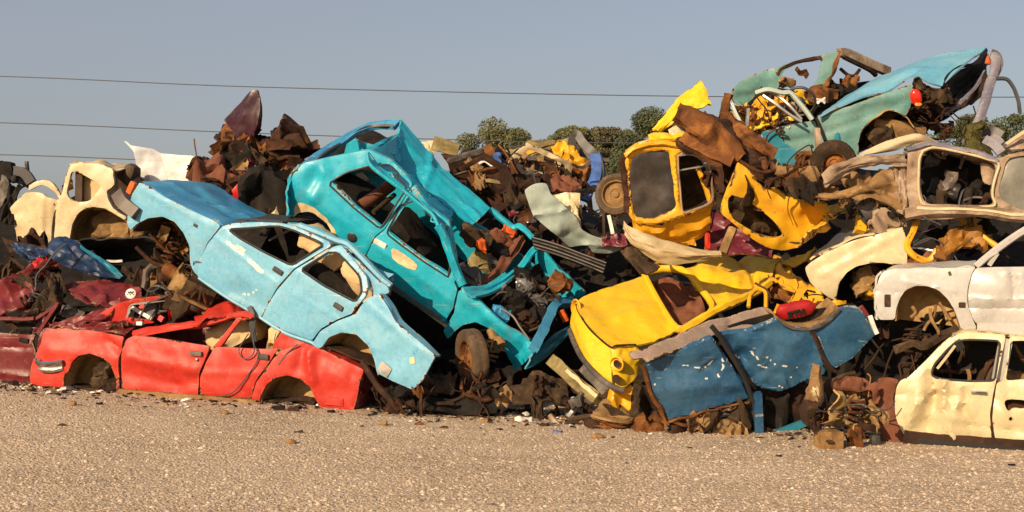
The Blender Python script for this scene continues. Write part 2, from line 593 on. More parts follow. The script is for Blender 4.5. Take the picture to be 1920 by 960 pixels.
def plate(name, mat, par, pl, x, y, w, h, ang=0, th=.02, off=-.02, rnd=.25, label=None, on=None):
    """small rounded block on a car side: centre at photo pixel, size in metres, angle in degrees"""
    o_ = on or par
    c = surf(o_, x, y, -th * .3) if o_ is not None and o_.name in REG else pl.pt(x, y, off)
    a = math.radians(ang)
    ex = pl.e1 * math.cos(a) + pl.e2 * math.sin(a)
    return lump(name, mat, par, c, axes(ex, pl.N), (w / 2, th, h / 2), rnd=rnd, cr=.002, n=4, label=label, smooth=50)


def arch(mat, par, pl, s, depth=.34, off=.02, dirt=None):
    """inner wheel housing: the arch edge carried inwards, closed by a splash wall"""
    pts = cat(pl.cur(s), 26)
    rows = []
    for k in range(5):
        rows.append([p + pl.N * (off + depth * k / 4) for p in pts])
    cen = sum(pts, Vector((0, 0, 0))) / len(pts)
    base = (pts[0] + pts[-1]) / 2
    for k in (.6, .25, .02):
        rows.append([base.lerp(p, k) + pl.N * (off + depth * (1.0 + .15 * (1 - k))) for p in pts])
    return loft('wheel_housing', mat, par, rows, nu=26, nv=26, th=.012, cr=.012, cs=5, vstraight=True, smooth=40)


def tangle(x0, y0, x1, y1, D0, D1, n, seed, group, kinds='rrbsspp', mats=('rustdk', 'rust', 'mud', 'grey', 'rustor'), L=(.15, .5), lab=None):
    """loose thin pieces jammed into a gap: rods, strips, bent bits; each one its own thing"""
    rg = random.Random(seed)
    for i in range(n):
        x = rg.uniform(x0, x1); y = rg.uniform(y0, y1); D = rg.uniform(D0, D1); c = P(x, y, D)
        d = Vector((rg.gauss(0, 1), rg.gauss(0, .45), rg.gauss(0, .8))).normalized(); l = rg.uniform(*L)
        k = rg.choice(kinds); m = M[rg.choice(mats)]; j = lambda a: Vector((rg.uniform(-a, a), rg.uniform(-a, a), rg.uniform(-a, a)))
        if k == 'r':
            o = tube('scrap_rod', m, None, [c - d * l * .5, c + j(.06), c + d * l * .5 + j(.05)], rg.uniform(.006, .018), 5, wob=.008); t = 'thin bent metal rod'
        elif k == 'b':
            o = tube('scrap_bar', m, None, [c - d * l * .5, c + j(.05), c + d * l * .5 + j(.04)], rg.uniform(.018, .04), 4, flat=rg.uniform(.25, 1), wob=.015); t = 'bent rusty bar'
        elif k == 's':
            u = d.orthogonal().normalized(); w = rg.uniform(.05, .14)
            o = loft('scrap_strip', m, None, [[c - d * l * .5, c + j(.07), c + d * l * .5 + j(.05)], [c - d * l * .5 + u * w, c + u * w + j(.07), c + d * l * .5 + u * w * .7 + j(.05)]], nu=16, nv=7, cr=.03, cs=6, th=.008, rag=.02, smooth=20); t = 'torn strip of sheet metal'
        else:
            b = rg.uniform(.03, .075)
            o = folded('scrap_sheet', m, None, c, axes(d, Vector((rg.uniform(-.6, .6), 1, rg.uniform(-.6, .6)))), (b * rg.uniform(1.3, 2.8), b * .7, b), nu=14, nv=10); t = 'small creased torn sheet'
        tag(o, f'{t} jammed {lab}', 'scrap', group)


def drape(name, mat, on, pl, outline, par=None, rag=.012, lift=-.006):
    """a thin coat of filler lying on a dented sheet"""
    o = panel(name, mat, par or on, outline, pl, off=0, th=.006, rag=rag, res=.028, cr=0, curl=0)
    c = wloc(o)
    for v in o.data.vertices:
        w = c + v.co
        d = (w - CAM).normalized(); h = None
        if on.name not in BV: surf(on, 960, 480)
        h = BV[on.name].ray_cast(CAM, d)
        if h[0] is not None: q = h[0] + pl.N * lift
        else:
            q = BV[on.name].find_nearest(w)[0]; q = w + pl.N * ((q - w).dot(pl.N) + lift)
        v.co = q - c
    o.data.update()
    return o


# ---------------------------------------------------------------- recognisable car innards
def spring(lab, c, ax, R, L, turns, r, mat):
    a, b, d = frame_of(Vector(ax)); n = int(turns * 14)
    o = tube('coil_spring', mat, None, [c + (b * math.cos(6.283 * turns * i / n) + d * math.sin(6.283 * turns * i / n)) * R + a * L * (i / n - .5) for i in range(n + 1)], r, 6, seg=n * 2)
    return tag(o, lab, 'coil spring')


def silencer(lab, c, ax, R, L, mat, tail=.4):
    a = Vector(ax).normalized(); r = root('exhaust_silencer', lab, 'silencer', c)
    lathe('drum', mat, r, c, a, [(.002, -L / 2), (R * .7, -L / 2), (R, -L / 2 + .03), (R * 1.03, 0), (R, L / 2 - .03), (R * .7, L / 2), (.002, L / 2)], 20)
    tube('exhaust_pipe', M['rust'], r, [c + a * L / 2, c + a * (L / 2 + tail * .5) + Vector((0, 0, .03)), c + a * (L / 2 + tail) + Vector((.03, 0, -.05))], R * .33, 8)
    tube('exhaust_pipe', M['rust'], r, [c - a * L / 2, c - a * (L / 2 + tail * .4) + Vector((0, 0, -.04)), c - a * (L / 2 + tail * .8) + Vector((-.05, 0, .04))], R * .33, 8)


def steering(lab, c, N, R):
    a, b, d = frame_of(Vector(N)); r = root('steering_wheel', lab, 'steering wheel', c)
    ring('wheel_rim', M['plastic'], r, [c + (b * math.cos(6.283 * i / 14) + d * math.sin(6.283 * i / 14)) * R for i in range(14)], .016, 6)
    lathe('hub', M['plastic'], r, c, a, [(.002, .02), (.05, .02), (.06, -.02), (.03, -.06), (.002, -.06)], 16)
    for k in range(3):
        t = 6.283 * k / 3 + .5; e = b * math.cos(t) + d * math.sin(t)
        tube('spoke', M['grey'], r, [c + e * .04, c + e * R], .010, 4)


def engine(lab, c, ex, N, s, mat, mat2):
    ax = axes(ex, N); r = root('engine_block', lab, 'engine', c)
    lump('block', mat, r, c, ax, (.30 * s, .2 * s, .16 * s), rnd=.05, cr=.02 * s, cs=8, n=8)
    lump('rocker_cover', mat2, r, c + ax[2] * .21 * s, ax, (.27 * s, .1 * s, .055 * s), rnd=.25, cr=.012 * s, n=6)
    lump('oil_sump', M['rustdk'], r, c - ax[2] * .22 * s, ax, (.24 * s, .13 * s, .07 * s), rnd=.2, cr=.02 * s, n=6)
    for k, q in enumerate((-.2, -.07, .07, .2)):
        tube('manifold_pipe', M['rust'], r, [c + ax[0] * q * s - ax[1] * .2 * s + ax[2] * .1 * s, c + ax[0] * q * s - ax[1] * .3 * s + ax[2] * .05 * s, c + ax[0] * q * .4 * s - ax[1] * .33 * s - ax[2] * .12 * s], .028 * s, 6)
    lathe('pulley', M['grey'], r, c + ax[0] * .34 * s - ax[2] * .05 * s, ax[0], [(.002, .02), (.03 * s, .02), (.03 * s, .01), (.09 * s, .015), (.075 * s, 0), (.09 * s, -.02), (.002, -.02)], 18)
    lathe('air_filter', M['plastic'], r, c + ax[2] * .33 * s + ax[0] * .05 * s, ax[2], [(.002, .03), (.10 * s, .03), (.12 * s, .01), (.12 * s, -.03), (.002, -.03)], 18)


def radiator(lab, c, ex, N, w, h):
    ax = axes(ex, N); r = root('radiator', lab, 'radiator', c)
    lump('core', M['rustdk'], r, c, ax, (w / 2, .025, h / 2), rnd=0, cr=.008, n=6)
    for s_ in (-1, 1): lump('tank', M['grey'], r, c + ax[2] * s_ * (h / 2 + .03), ax, (w / 2, .035, .035), rnd=.3, cr=.008, n=5)
    tube('fin_row', M['grey'], r, [c - ax[0] * w / 2 - ax[1] * .03, c + ax[0] * w / 2 - ax[1] * .03], .008, 4)
    tube('hose_stub', M['plastic'], r, [c + ax[2] * (h / 2 + .04) + ax[0] * w * .3, c + ax[2] * (h / 2 + .1) + ax[0] * w * .34 - ax[1] * .06, c + ax[2] * (h / 2 + .06) + ax[0] * w * .4 - ax[1] * .14], .022, 7)


def door_shell(lab, x, y, D, N, w, h, rot, mat):
    """crushed loose door: outline in metres about a centre, with its window opening"""
    pl = Pl(x, y, D, N); k = F / (D + DOFF); ca, sa = math.cos(rot), math.sin(rot)
    def q(pts): return 'S:' + ' '.join(f'{x + (a * ca - b * sa) * k:.2f},{y - (a * sa + b * ca) * k:.2f}' for a, b in pts)
    o = panel('loose_door_shell', mat, None, q([(-w / 2, -h / 2), (w / 2, -h / 2), (w / 2, h * .1), (w * .3, h / 2), (-w * .35, h / 2), (-w / 2, h * .1)]), pl, holes=[q([(-w * .4, h * .1), (w * .38, h * .1), (w * .25, h * .42), (-w * .3, h * .42)])], cr=.03, cx=6, rag=.006)
    tag(o, lab, 'car door')


def wires(lab, c, size, n, r, mat, seed, group):
    rg = random.Random(seed)
    for _ in range(n):
        p = c + Vector((rg.uniform(-1, 1), rg.uniform(-.5, .5), rg.uniform(-.5, .5))) * size * .4; P_ = [p]
        d = Vector((rg.gauss(0, 1), rg.gauss(0, .4), rg.gauss(0, .7)))
        for k in range(5):
            d = (d + Vector((rg.gauss(0, .8), rg.gauss(0, .3), rg.gauss(-.25, .8)))).normalized(); p = p + d * size * .28; P_.append(p)
        tag(tube('loose_cable', mat, None, P_, r * rg.uniform(.7, 1.4), 5), lab, 'cable', group)


def trim(o, hole, mat, r=.011, off=-.004):
    """rubber seal round a window opening, following the dented sheet"""
    pl = REG[o.name][2]
    q = resamp(rounded([(a[0], a[1]) for a in px(hole)], 4), 9)
    return ring('window_seal', mat, o, [surf(o, a, b, off) for a, b in q], r, 6, k=len(q))
# ---------------------------------------------------------------- materials
def newmat(name):
    m = bpy.data.materials.new(name); m.use_nodes = True
    nt = m.node_tree; b = nt.nodes['Principled BSDF']
    return m, nt, b


class NG:
    def __init__(self, nt): self.nt = nt; self._tc = None
    def n(self, t, **kw):
        x = self.nt.nodes.new(t)
        for k, v in kw.items():
            if k.startswith('i_'): x.inputs[int(k[2:]) if k[2:].isdigit() else k[2:].replace('_', ' ')].default_value = v
            else: setattr(x, k, v)
        return x
    def l(self, a, b): self.nt.links.new(a, b)
    def tc(self):
        if not self._tc: self._tc = self.n('ShaderNodeNewGeometry').outputs['Position']
        return self._tc
    def noise(self, s, d=6, r=.6, dist=0, vec=None):
        x = self.n('ShaderNodeTexNoise'); x.inputs['Scale'].default_value = s; x.inputs['Detail'].default_value = d
        x.inputs['Roughness'].default_value = r; x.inputs['Distortion'].default_value = dist
        self.l(vec or self.tc(), x.inputs['Vector']); return x.outputs['Fac']
    def step(self, v, a, b):
        x = self.n('ShaderNodeMapRange'); x.inputs['From Min'].default_value = a; x.inputs['From Max'].default_value = b
        x.interpolation_type = 'SMOOTHSTEP'; self.l(v, x.inputs['Value']); return x.outputs[0]
    def mix(self, f, a, b):
        x = self.n('ShaderNodeMix', data_type='RGBA'); 
        for k, v in ((6, a), (7, b)):
            if isinstance(v, tuple): x.inputs[k].default_value = v + ((1,) if len(v) == 3 else ())
            else: self.l(v, x.inputs[k])
        if isinstance(f, (int, float)): x.inputs[0].default_value = f
        else: self.l(f, x.inputs[0])
        return x.outputs[2]
    def math(self, op, a, b=0.0, clamp=False):
        x = self.n('ShaderNodeMath', operation=op, use_clamp=clamp)
        for k, v in ((0, a), (1, b)):
            if isinstance(v, (int, float)): x.inputs[k].default_value = v
            else: self.l(v, x.inputs[k])
        return x.outputs[0]
    def bump(self, h, s, d, nrm=None):
        x = self.n('ShaderNodeBump'); x.inputs['Strength'].default_value = s; x.inputs['Distance'].default_value = d
        self.l(h, x.inputs['Height'])
        if nrm is not None: self.l(nrm, x.inputs['Normal'])
        return x.outputs['Normal']
    def ramp(self, f, stops):
        x = self.n('ShaderNodeValToRGB'); el = x.color_ramp.elements
        while len(el) < len(stops): el.new(.5)
        for e, (p, c) in zip(el, stops): e.position = p; e.color = c + (1,) if len(c) == 3 else c
        self.l(f, x.inputs[0]); return x.outputs[0]


RD, RM, RL = (.011, .006, .004), (.050, .019, .009), (.20, .072, .02)


def paint(name, base, fade, rust=.3, rough=.46, prim=(.42, .33, .22), dust=.3, wear=.5, coat=.05, sc=1.0, dirtc=(.20, .145, .09)):
    m, nt, b = newmat(name); g = NG(nt)
    c = g.mix(g.step(g.noise(1.7 * sc, 7, .62, .4), .36, .68), base, fade)
    # fine chalky mottling
    c = g.mix(g.math('MULTIPLY', g.step(g.noise(24, 8, .75), .42, .72), .30), c, tuple(min(1, x * 1.3 + .04) for x in fade))
    c = g.mix(g.math('MULTIPLY', g.step(g.noise(4.5 * sc, 8, .7, 1.0), .50, .70), .38), c, tuple(x * .62 for x in base))
    # dust and grime
    dn = g.step(g.noise(3.1, 8, .7, .8), .52 - .12 * dust, .82)
    c = g.mix(g.math('MULTIPLY', dn, .75 * dust + .1), c, dirtc)
    # long scratches down to primer
    mp = g.n('ShaderNodeMapping'); mp.inputs['Rotation'].default_value = (.3, .5, .2); mp.inputs['Scale'].default_value = (1.6, 3, 30)
    g.l(g.tc(), mp.inputs['Vector'])
    sn = g.noise(1.0, 3, .55, 1.2, mp.outputs[0])
    scr = g.math('MULTIPLY', g.step(sn, .66, .70), g.step(g.noise(2.3, 3), .44, .58))
    c = g.mix(g.math('MULTIPLY', scr, .8 * wear), c, prim)
    # dark scuffs and small stains
    c = g.mix(g.math('MULTIPLY', g.step(g.noise(11 * sc, 5, .75, 1.5), .585, .67), .30 + .35 * dust), c, tuple(x * .35 for x in base))
    mk = g.n('ShaderNodeAttribute', attribute_name='mark')
    c = g.mix(g.step(g.math('ADD', mk.outputs['Fac'], g.math('MULTIPLY', g.noise(60, 3), .5)), .62, .85), c, (.62, .58, .52))
    # chips and rust, more along edges
    at = g.n('ShaderNodeAttribute', attribute_name='edge')
    em = g.math('SUBTRACT', 1.0, g.step(at.outputs['Fac'], .0, .035))
    rn = g.noise(7.5 * sc, 12, .74, .5)
    thr = .715 - .13 * rust
    rm = g.step(g.math('ADD', rn, g.math('MULTIPLY', em, .10 + .10 * rust)), thr, thr + .035)
    pm = g.step(g.math('ADD', rn, g.math('MULTIPLY', em, .10 + .10 * rust)), thr - .035, thr - .005)
    rc = g.ramp(g.noise(22, 8, .7), [(.3, RD), (.52, RM), (.75, RL)])
    c = g.mix(g.math('MULTIPLY', pm, .75), c, prim)
    c = g.mix(rm, c, rc)
    g.l(c, b.inputs['Base Color'])
    ro = g.math('ADD', rough, g.math('MULTIPLY', g.math('MAXIMUM', rm, dn), .35), True)
    g.l(ro, b.inputs['Roughness'])
    b.inputs['Specular IOR Level'].default_value = .38; b.inputs['Coat Weight'].default_value = coat; b.inputs['Coat Roughness'].default_value = .25
    h = g.math('ADD', g.math('MULTIPLY', g.noise(18, 5, .6), .35), g.math('MULTIPLY', rm, -.15))
    g.l(g.bump(h, .3, .012), b.inputs['Normal'])
    return m


def rusty(name, d=RD, mid=RM, lt=RL, s=5, rough=.85, bump=.6, dust=0, dustc=(.3, .2, .11)):
    m, nt, b = newmat(name); g = NG(nt)
    c = g.ramp(g.noise(s, 12, .72, .6), [(.34, d), (.52, mid), (.70, lt)])
    c = g.mix(g.math('MULTIPLY', g.step(g.noise(s * .37, 6, .6), .45, .65), .5), c, mid)
    if dust: c = g.mix(g.math('MULTIPLY', g.step(g.noise(2.3, 8, .7), .4, .62), dust), c, dustc)
    g.l(c, b.inputs['Base Color']); b.inputs['Roughness'].default_value = rough
    b.inputs['Specular IOR Level'].default_value = .25
    g.l(g.bump(g.noise(s * 6, 8, .7), bump, .012), b.inputs['Normal'])
    return m


def plain(name, col, rough=.5, metal=0, var=.25, s=8, bump=.1, spec=.5):
    m, nt, b = newmat(name); g = NG(nt)
    c = g.mix(g.step(g.noise(s, 8, .65), .35, .7), tuple(x * (1 - var) for x in col), tuple(min(1, x * (1 + var)) for x in col))
    g.l(c, b.inputs['Base Color']); b.inputs['Roughness'].default_value = rough; b.inputs['Metallic'].default_value = metal
    b.inputs['Specular IOR Level'].default_value = spec
    if bump: g.l(g.bump(g.noise(s * 4, 6, .6), bump, .01), b.inputs['Normal'])
    return m


M = {}
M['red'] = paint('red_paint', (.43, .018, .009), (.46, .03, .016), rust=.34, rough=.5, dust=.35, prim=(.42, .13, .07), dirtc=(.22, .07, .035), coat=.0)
M['dred'] = paint('shaded_dark_red_paint', (.115, .006, .010), (.15, .014, .015), rust=.25, rough=.45, dust=.3)  # dark red, base lowered further to paint the deep shade at left
M['scarlet'] = paint('scarlet_paint', (.50, .008, .012), (.55, .015, .02), rust=.1, rough=.5, dust=.05)
M['maroon'] = paint('maroon_paint', (.10, .008, .02), (.13, .015, .03), rust=.2, rough=.4, dust=.2)
M['purple'] = paint('purple_paint', (.026, .007, .014), (.045, .010, .02), rust=.35, rough=.4, dust=.2, prim=(.12, .1, .1))
M['lblue'] = paint('pale_blue_paint', (.115, .34, .50), (.17, .41, .56), rust=.24, rough=.46, dust=.35, prim=(.55, .50, .42), dirtc=(.30, .27, .23), wear=.7)
M['bonnet'] = paint('skylit_blue_paint', (.03, .21, .42), (.06, .28, .47), rust=.1, rough=.45, dust=.2, prim=(.5, .5, .5))  # bluer copy: sky light on upward panels painted into the colour
M['teal'] = paint('turquoise_paint', (.004, .315, .455), (.014, .37, .50), rust=.24, rough=.42, dust=.28, prim=(.5, .4, .26), coat=.1)
M['putty'] = plain('body_filler', (.62, .47, .27), .8)
M['yellow'] = paint('yellow_paint', (.74, .46, .010), (.70, .40, .012), rust=.32, rough=.5, dust=.4, prim=(.35, .22, .08), dirtc=(.36, .21, .03))
M['yellow2'] = paint('orange_yellow_paint', (.70, .37, .012), (.62, .29, .012), rust=.42, rough=.45, dust=.25, prim=(.35, .2, .07), dirtc=(.30, .15, .03))
M['navy'] = paint('dark_blue_paint', (.010, .062, .145), (.035, .105, .185), rust=.22, rough=.38, dust=.2, prim=(.55, .52, .48), wear=1.0, dirtc=(.11, .12, .13))
M['royal'] = paint('shaded_royal_blue_paint', (.003, .018, .065), (.006, .03, .09), rust=.1, rough=.5, dust=.3, prim=(.3, .3, .3), wear=.3)  # blue lowered to paint in the shade from neighbouring wrecks
M['primer'] = paint('grey_primer', (.17, .13, .11), (.28, .19, .15), rust=.55, rough=.7, dust=.3)
M['cream'] = paint('cream_paint', (.52, .40, .225), (.56, .46, .30), rust=.2, rough=.45, dust=.25, prim=(.4, .25, .1), dirtc=(.42, .27, .10))
M['white'] = paint('cream_white_paint', (.49, .40, .225), (.54, .46, .29), rust=.22, rough=.38, dust=.22, prim=(.5, .36, .2), dirtc=(.45, .31, .14))
M['silver'] = paint('pale_silver_paint', (.375, .36, .345), (.43, .415, .40), rust=.06, rough=.36, dust=.15, prim=(.6, .5, .4), dirtc=(.45, .35, .25), coat=.1)
M['pgreen'] = paint('grey_green_paint', (.33, .41, .38), (.42, .48, .43), rust=.1, rough=.5, dust=.15)
M['jade'] = paint('faded_jade_paint', (.10, .245, .235), (.165, .285, .26), rust=.38, rough=.55, dust=.35, prim=(.40, .36, .26), dirtc=(.27, .26, .18))
M['jadeblue'] = paint('faded_blue_paint', (.10, .31, .46), (.16, .37, .48), rust=.22, rough=.5, dust=.25)
M['petrol'] = paint('petrol_blue_paint', (.012, .17, .25), (.02, .2, .28), rust=.1, rough=.5, dust=.1)
M['wreck'] = rusty('dirty_faded_body', (.09, .05, .03), (.30, .21, .14), (.48, .40, .33), s=3.5, rough=.7, bump=.4)
M['tan'] = rusty('dried_mud', (.09, .05, .022), (.25, .145, .06), (.40, .25, .11), s=4, bump=.7)
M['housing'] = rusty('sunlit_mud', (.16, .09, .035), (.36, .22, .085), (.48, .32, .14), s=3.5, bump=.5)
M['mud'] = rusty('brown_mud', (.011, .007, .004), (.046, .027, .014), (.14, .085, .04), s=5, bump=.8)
M['rust'] = rusty('rust')
M['rustor'] = rusty('orange_rust', (.03, .012, .005), (.14, .05, .013), (.36, .145, .035), s=4)
M['rustdk'] = rusty('dark_rust', (.010, .006, .004), (.035, .016, .009), (.09, .036, .016), s=5)
M['rustred'] = rusty('red_rust', (.09, .032, .018), (.16, .058, .032), (.22, .09, .05), s=5, bump=.3)
M['black'] = plain('black_and_shade', (.010, .008, .007), .8)  # black for seals and lettering; also paints the shade of hollows
M['dark'] = rusty('grime_and_shade_black', (.004, .003, .003), (.012, .009, .007), (.035, .024, .016), s=5, bump=.6)  # grimy black parts; also paints deep shade in gaps and interiors
M['plastic'] = plain('dark_grey_plastic', (.035, .030, .028), .5)
M['greyp'] = plain('grey_plastic', (.11, .085, .07), .55)
M['rubber'] = rusty('old_rubber', (.016, .011, .009), (.035, .024, .018), (.085, .058, .038), s=7, rough=.8, bump=.3)
M['rubbert'] = rusty('muddy_rubber', (.05, .032, .02), (.10, .065, .04), (.2, .13, .075), s=6, rough=.85, bump=.4)
M['chrome'] = plain('chrome', (.62, .60, .58), .22, 1, .2, 6, .05)
M['alu'] = plain('dull_aluminium', (.45, .43, .41), .42, .8, .3, 6, .1)
M['lav'] = paint('weathered_bumper', (.10, .095, .135), (.19, .175, .21), rust=.5, rough=.5, dust=.2, wear=1)
M['white_pl'] = plain('white_plastic', (.72, .68, .62), .5)
M['orange'] = plain('orange_lens', (.62, .11, .02), .25)
M['lens'] = plain('red_lens', (.55, .02, .006), .12, spec=.8)
M['amber'] = plain('amber_lens', (.75, .25, .03), .2)
M['seat'] = rusty('beige_cloth', (.42, .27, .12), (.60, .42, .22), (.70, .55, .33), s=3, bump=.25)
M['seatbr'] = rusty('brown_cloth', (.03, .02, .014), (.07, .045, .03), (.14, .09, .055), s=4, bump=.3)
M['glass'] = plain('dusty_tinted_glass', (.045, .036, .032), .22, 0, .6, 3, .02, .7)
M['glassg'] = plain('dusty_grey_glass', (.17, .165, .14), .3, 0, .35, 2.5, .02)
M['wood'] = rusty('splintered_wood', (.09, .045, .018), (.22, .12, .045), (.38, .22, .09), s=6, bump=.5)
M['olive'] = rusty('olive_tan_metal', (.07, .05, .02), (.22, .17, .07), (.38, .32, .17), s=3, bump=.3)
M['grey'] = rusty('grey_metal', (.025, .02, .018), (.09, .078, .07), (.26, .23, .20), s=4, bump=.3)
M['bluehose'] = plain('blue_strap', (.05, .11, .33), .5, 0, .35, 9)
M['scr'] = rusty('mixed_scrap', (.012, .008, .006), (.05, .03, .02), (.16, .09, .045), s=4)
M['cable'] = plain('cable_black', (.05, .05, .055), .6)
M['plaster'] = plain('white_sheet', (.78, .70, .62), .6)


def ragged_poly_glass():
    m, nt, b = newmat('cloudy_plastic_film'); g = NG(nt)
    b.inputs['Base Color'].default_value = (.75, .72, .70, 1); b.inputs['Roughness'].default_value = .45
    a = g.ramp(g.noise(3, 8, .7, .5), [(.3, (.85,) * 3), (.62, (.35,) * 3)])
    g.l(a, b.inputs['Alpha']); return m


M['film'] = ragged_poly_glass()


def ground_mat():
    m, nt, b = newmat('gravel_ground'); g = NG(nt)
    v = g.n('ShaderNodeTexVoronoi'); v.inputs['Scale'].default_value = 42; g.l(g.tc(), v.inputs['Vector'])
    v2 = g.n('ShaderNodeTexVoronoi'); v2.inputs['Scale'].default_value = 16; g.l(g.tc(), v2.inputs['Vector'])
    base = g.ramp(g.noise(.55, 8, .62), [(.32, (.37, .27, .185)), (.5, (.49, .37, .26)), (.68, (.58, .445, .32))])
    sep = g.n('ShaderNodeSeparateColor'); g.l(v.outputs['Color'], sep.inputs[0])
    c = g.mix(g.math('MULTIPLY', g.step(sep.outputs[0], .55, 1.0), .55), base, (.66, .52, .37))
    c = g.mix(g.math('MULTIPLY', g.step(sep.outputs[1], .70, 1.0), .65), c, (.26, .19, .14))
    # tyre tracks: long soft dark streaks along x
    mp = g.n('ShaderNodeMapping'); mp.inputs['Scale'].default_value = (.22, 2.6, 1); mp.inputs['Rotation'].default_value = (0, 0, .12)
    g.l(g.tc(), mp.inputs['Vector'])
    c = g.mix(g.math('MULTIPLY', g.step(g.noise(1.0, 6, .6, .6, mp.outputs[0]), .50, .68), .42), c, (.27, .21, .16))
    # oily dark dirt close to the heap
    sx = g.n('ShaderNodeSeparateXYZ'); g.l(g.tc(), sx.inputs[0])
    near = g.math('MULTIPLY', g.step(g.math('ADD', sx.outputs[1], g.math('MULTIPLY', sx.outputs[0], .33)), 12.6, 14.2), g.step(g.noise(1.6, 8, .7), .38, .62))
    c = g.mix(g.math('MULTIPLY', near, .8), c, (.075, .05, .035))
    g.l(c, b.inputs['Base Color']); b.inputs['Roughness'].default_value = .95; b.inputs['Specular IOR Level'].default_value = .15
    h = g.math('ADD', g.math('MULTIPLY', v.outputs['Distance'], -.9), g.math('ADD', g.math('MULTIPLY', g.noise(14, 8, .7), 1.2), g.math('MULTIPLY', v2.outputs['Distance'], -.5)))
    g.l(g.bump(h, .7, .03), b.inputs['Normal'])
    return m


def leaf_mat(name, a, b_, c_):
    m, nt, b = newmat(name); g = NG(nt)
    c = g.ramp(g.noise(.45, 4, .6), [(.3, a), (.5, b_), (.7, c_)])
    g.l(c, b.inputs['Base Color']); b.inputs['Roughness'].default_value = .8; b.inputs['Specular IOR Level'].default_value = .2
    return m
SKY_STR, SUN_STR, EXPO = 0.10, 5.0, 0.35
# ---------------------------------------------------------------- camera, light, sky
cam = bpy.data.cameras.new('camera'); co = bpy.data.objects.new('camera', cam); COL.objects.link(co)
co.location = CAM; co.rotation_euler = (math.radians(90), 0, 0)
cam.sensor_width = 36; cam.lens = 36 * F / 1920; cam.clip_end = 3000; cam.clip_start = .1
SC.camera = co
SUN_EL, SUN_AZ = 24.0, 35.0      # azimuth: degrees to the left of straight behind the camera
w = bpy.data.worlds.new('World'); SC.world = w; w.use_nodes = True
wn = w.node_tree; sky = wn.nodes.new('ShaderNodeTexSky'); sky.sky_type = 'NISHITA'; sky.sun_disc = False
sky.sun_elevation = math.radians(SUN_EL); sky.altitude = 100; sky.air_density = 1.0; sky.dust_density = 2.5; sky.ozone_density = 1.0
sd_ = Vector((-math.sin(math.radians(SUN_AZ)) * math.cos(math.radians(SUN_EL)), -math.cos(math.radians(SUN_AZ)) * math.cos(math.radians(SUN_EL)), math.sin(math.radians(SUN_EL))))
sky.sun_rotation = math.atan2(sd_.x, sd_.y)
bg = wn.nodes['Background']; veil = wn.nodes.new('ShaderNodeMix'); veil.data_type = 'RGBA'; veil.inputs[0].default_value = .6   # thin high cloud veil over the clear sky
veil.inputs[7].default_value = (2.80, 2.72, 2.98, 1); wn.links.new(sky.outputs[0], veil.inputs[6]); wn.links.new(veil.outputs[2], bg.inputs[0]); bg.inputs[1].default_value = SKY_STR
sun = bpy.data.lights.new('sun', 'SUN'); sun.energy = SUN_STR; sun.angle = math.radians(.5); sun.color = (1, .77, .50)
so = bpy.data.objects.new('sun', sun); COL.objects.link(so); so.rotation_euler = sd_.to_track_quat('Z', 'Y').to_euler(); so.location = (-20, -30, 20)
SC.view_settings.view_transform = 'Standard'; SC.view_settings.look = 'None'; SC.view_settings.gamma = 1; SC.view_settings.exposure = EXPO
SC.render.engine = 'CYCLES'
SC.cycles.max_bounces = 6; SC.cycles.diffuse_bounces = 3; SC.cycles.glossy_bounces = 3; SC.cycles.transparent_max_bounces = 6


# ---------------------------------------------------------------- ground
def gz(x, y):
    k = max(0.0, min(1, (y - 9) / 4))
    z = .045 * max(0, -x - .4) * k if x > -9 else .045 * 8.6 * k
    return z + .014 * noise.noise(Vector((x * .5 + y * .3, y * 2.2, 9))) + .018 * noise.noise(Vector((x * .7, y * .7, 0))) + .008 * noise.noise(Vector((x * 2.3, y * 2.3, 4)))


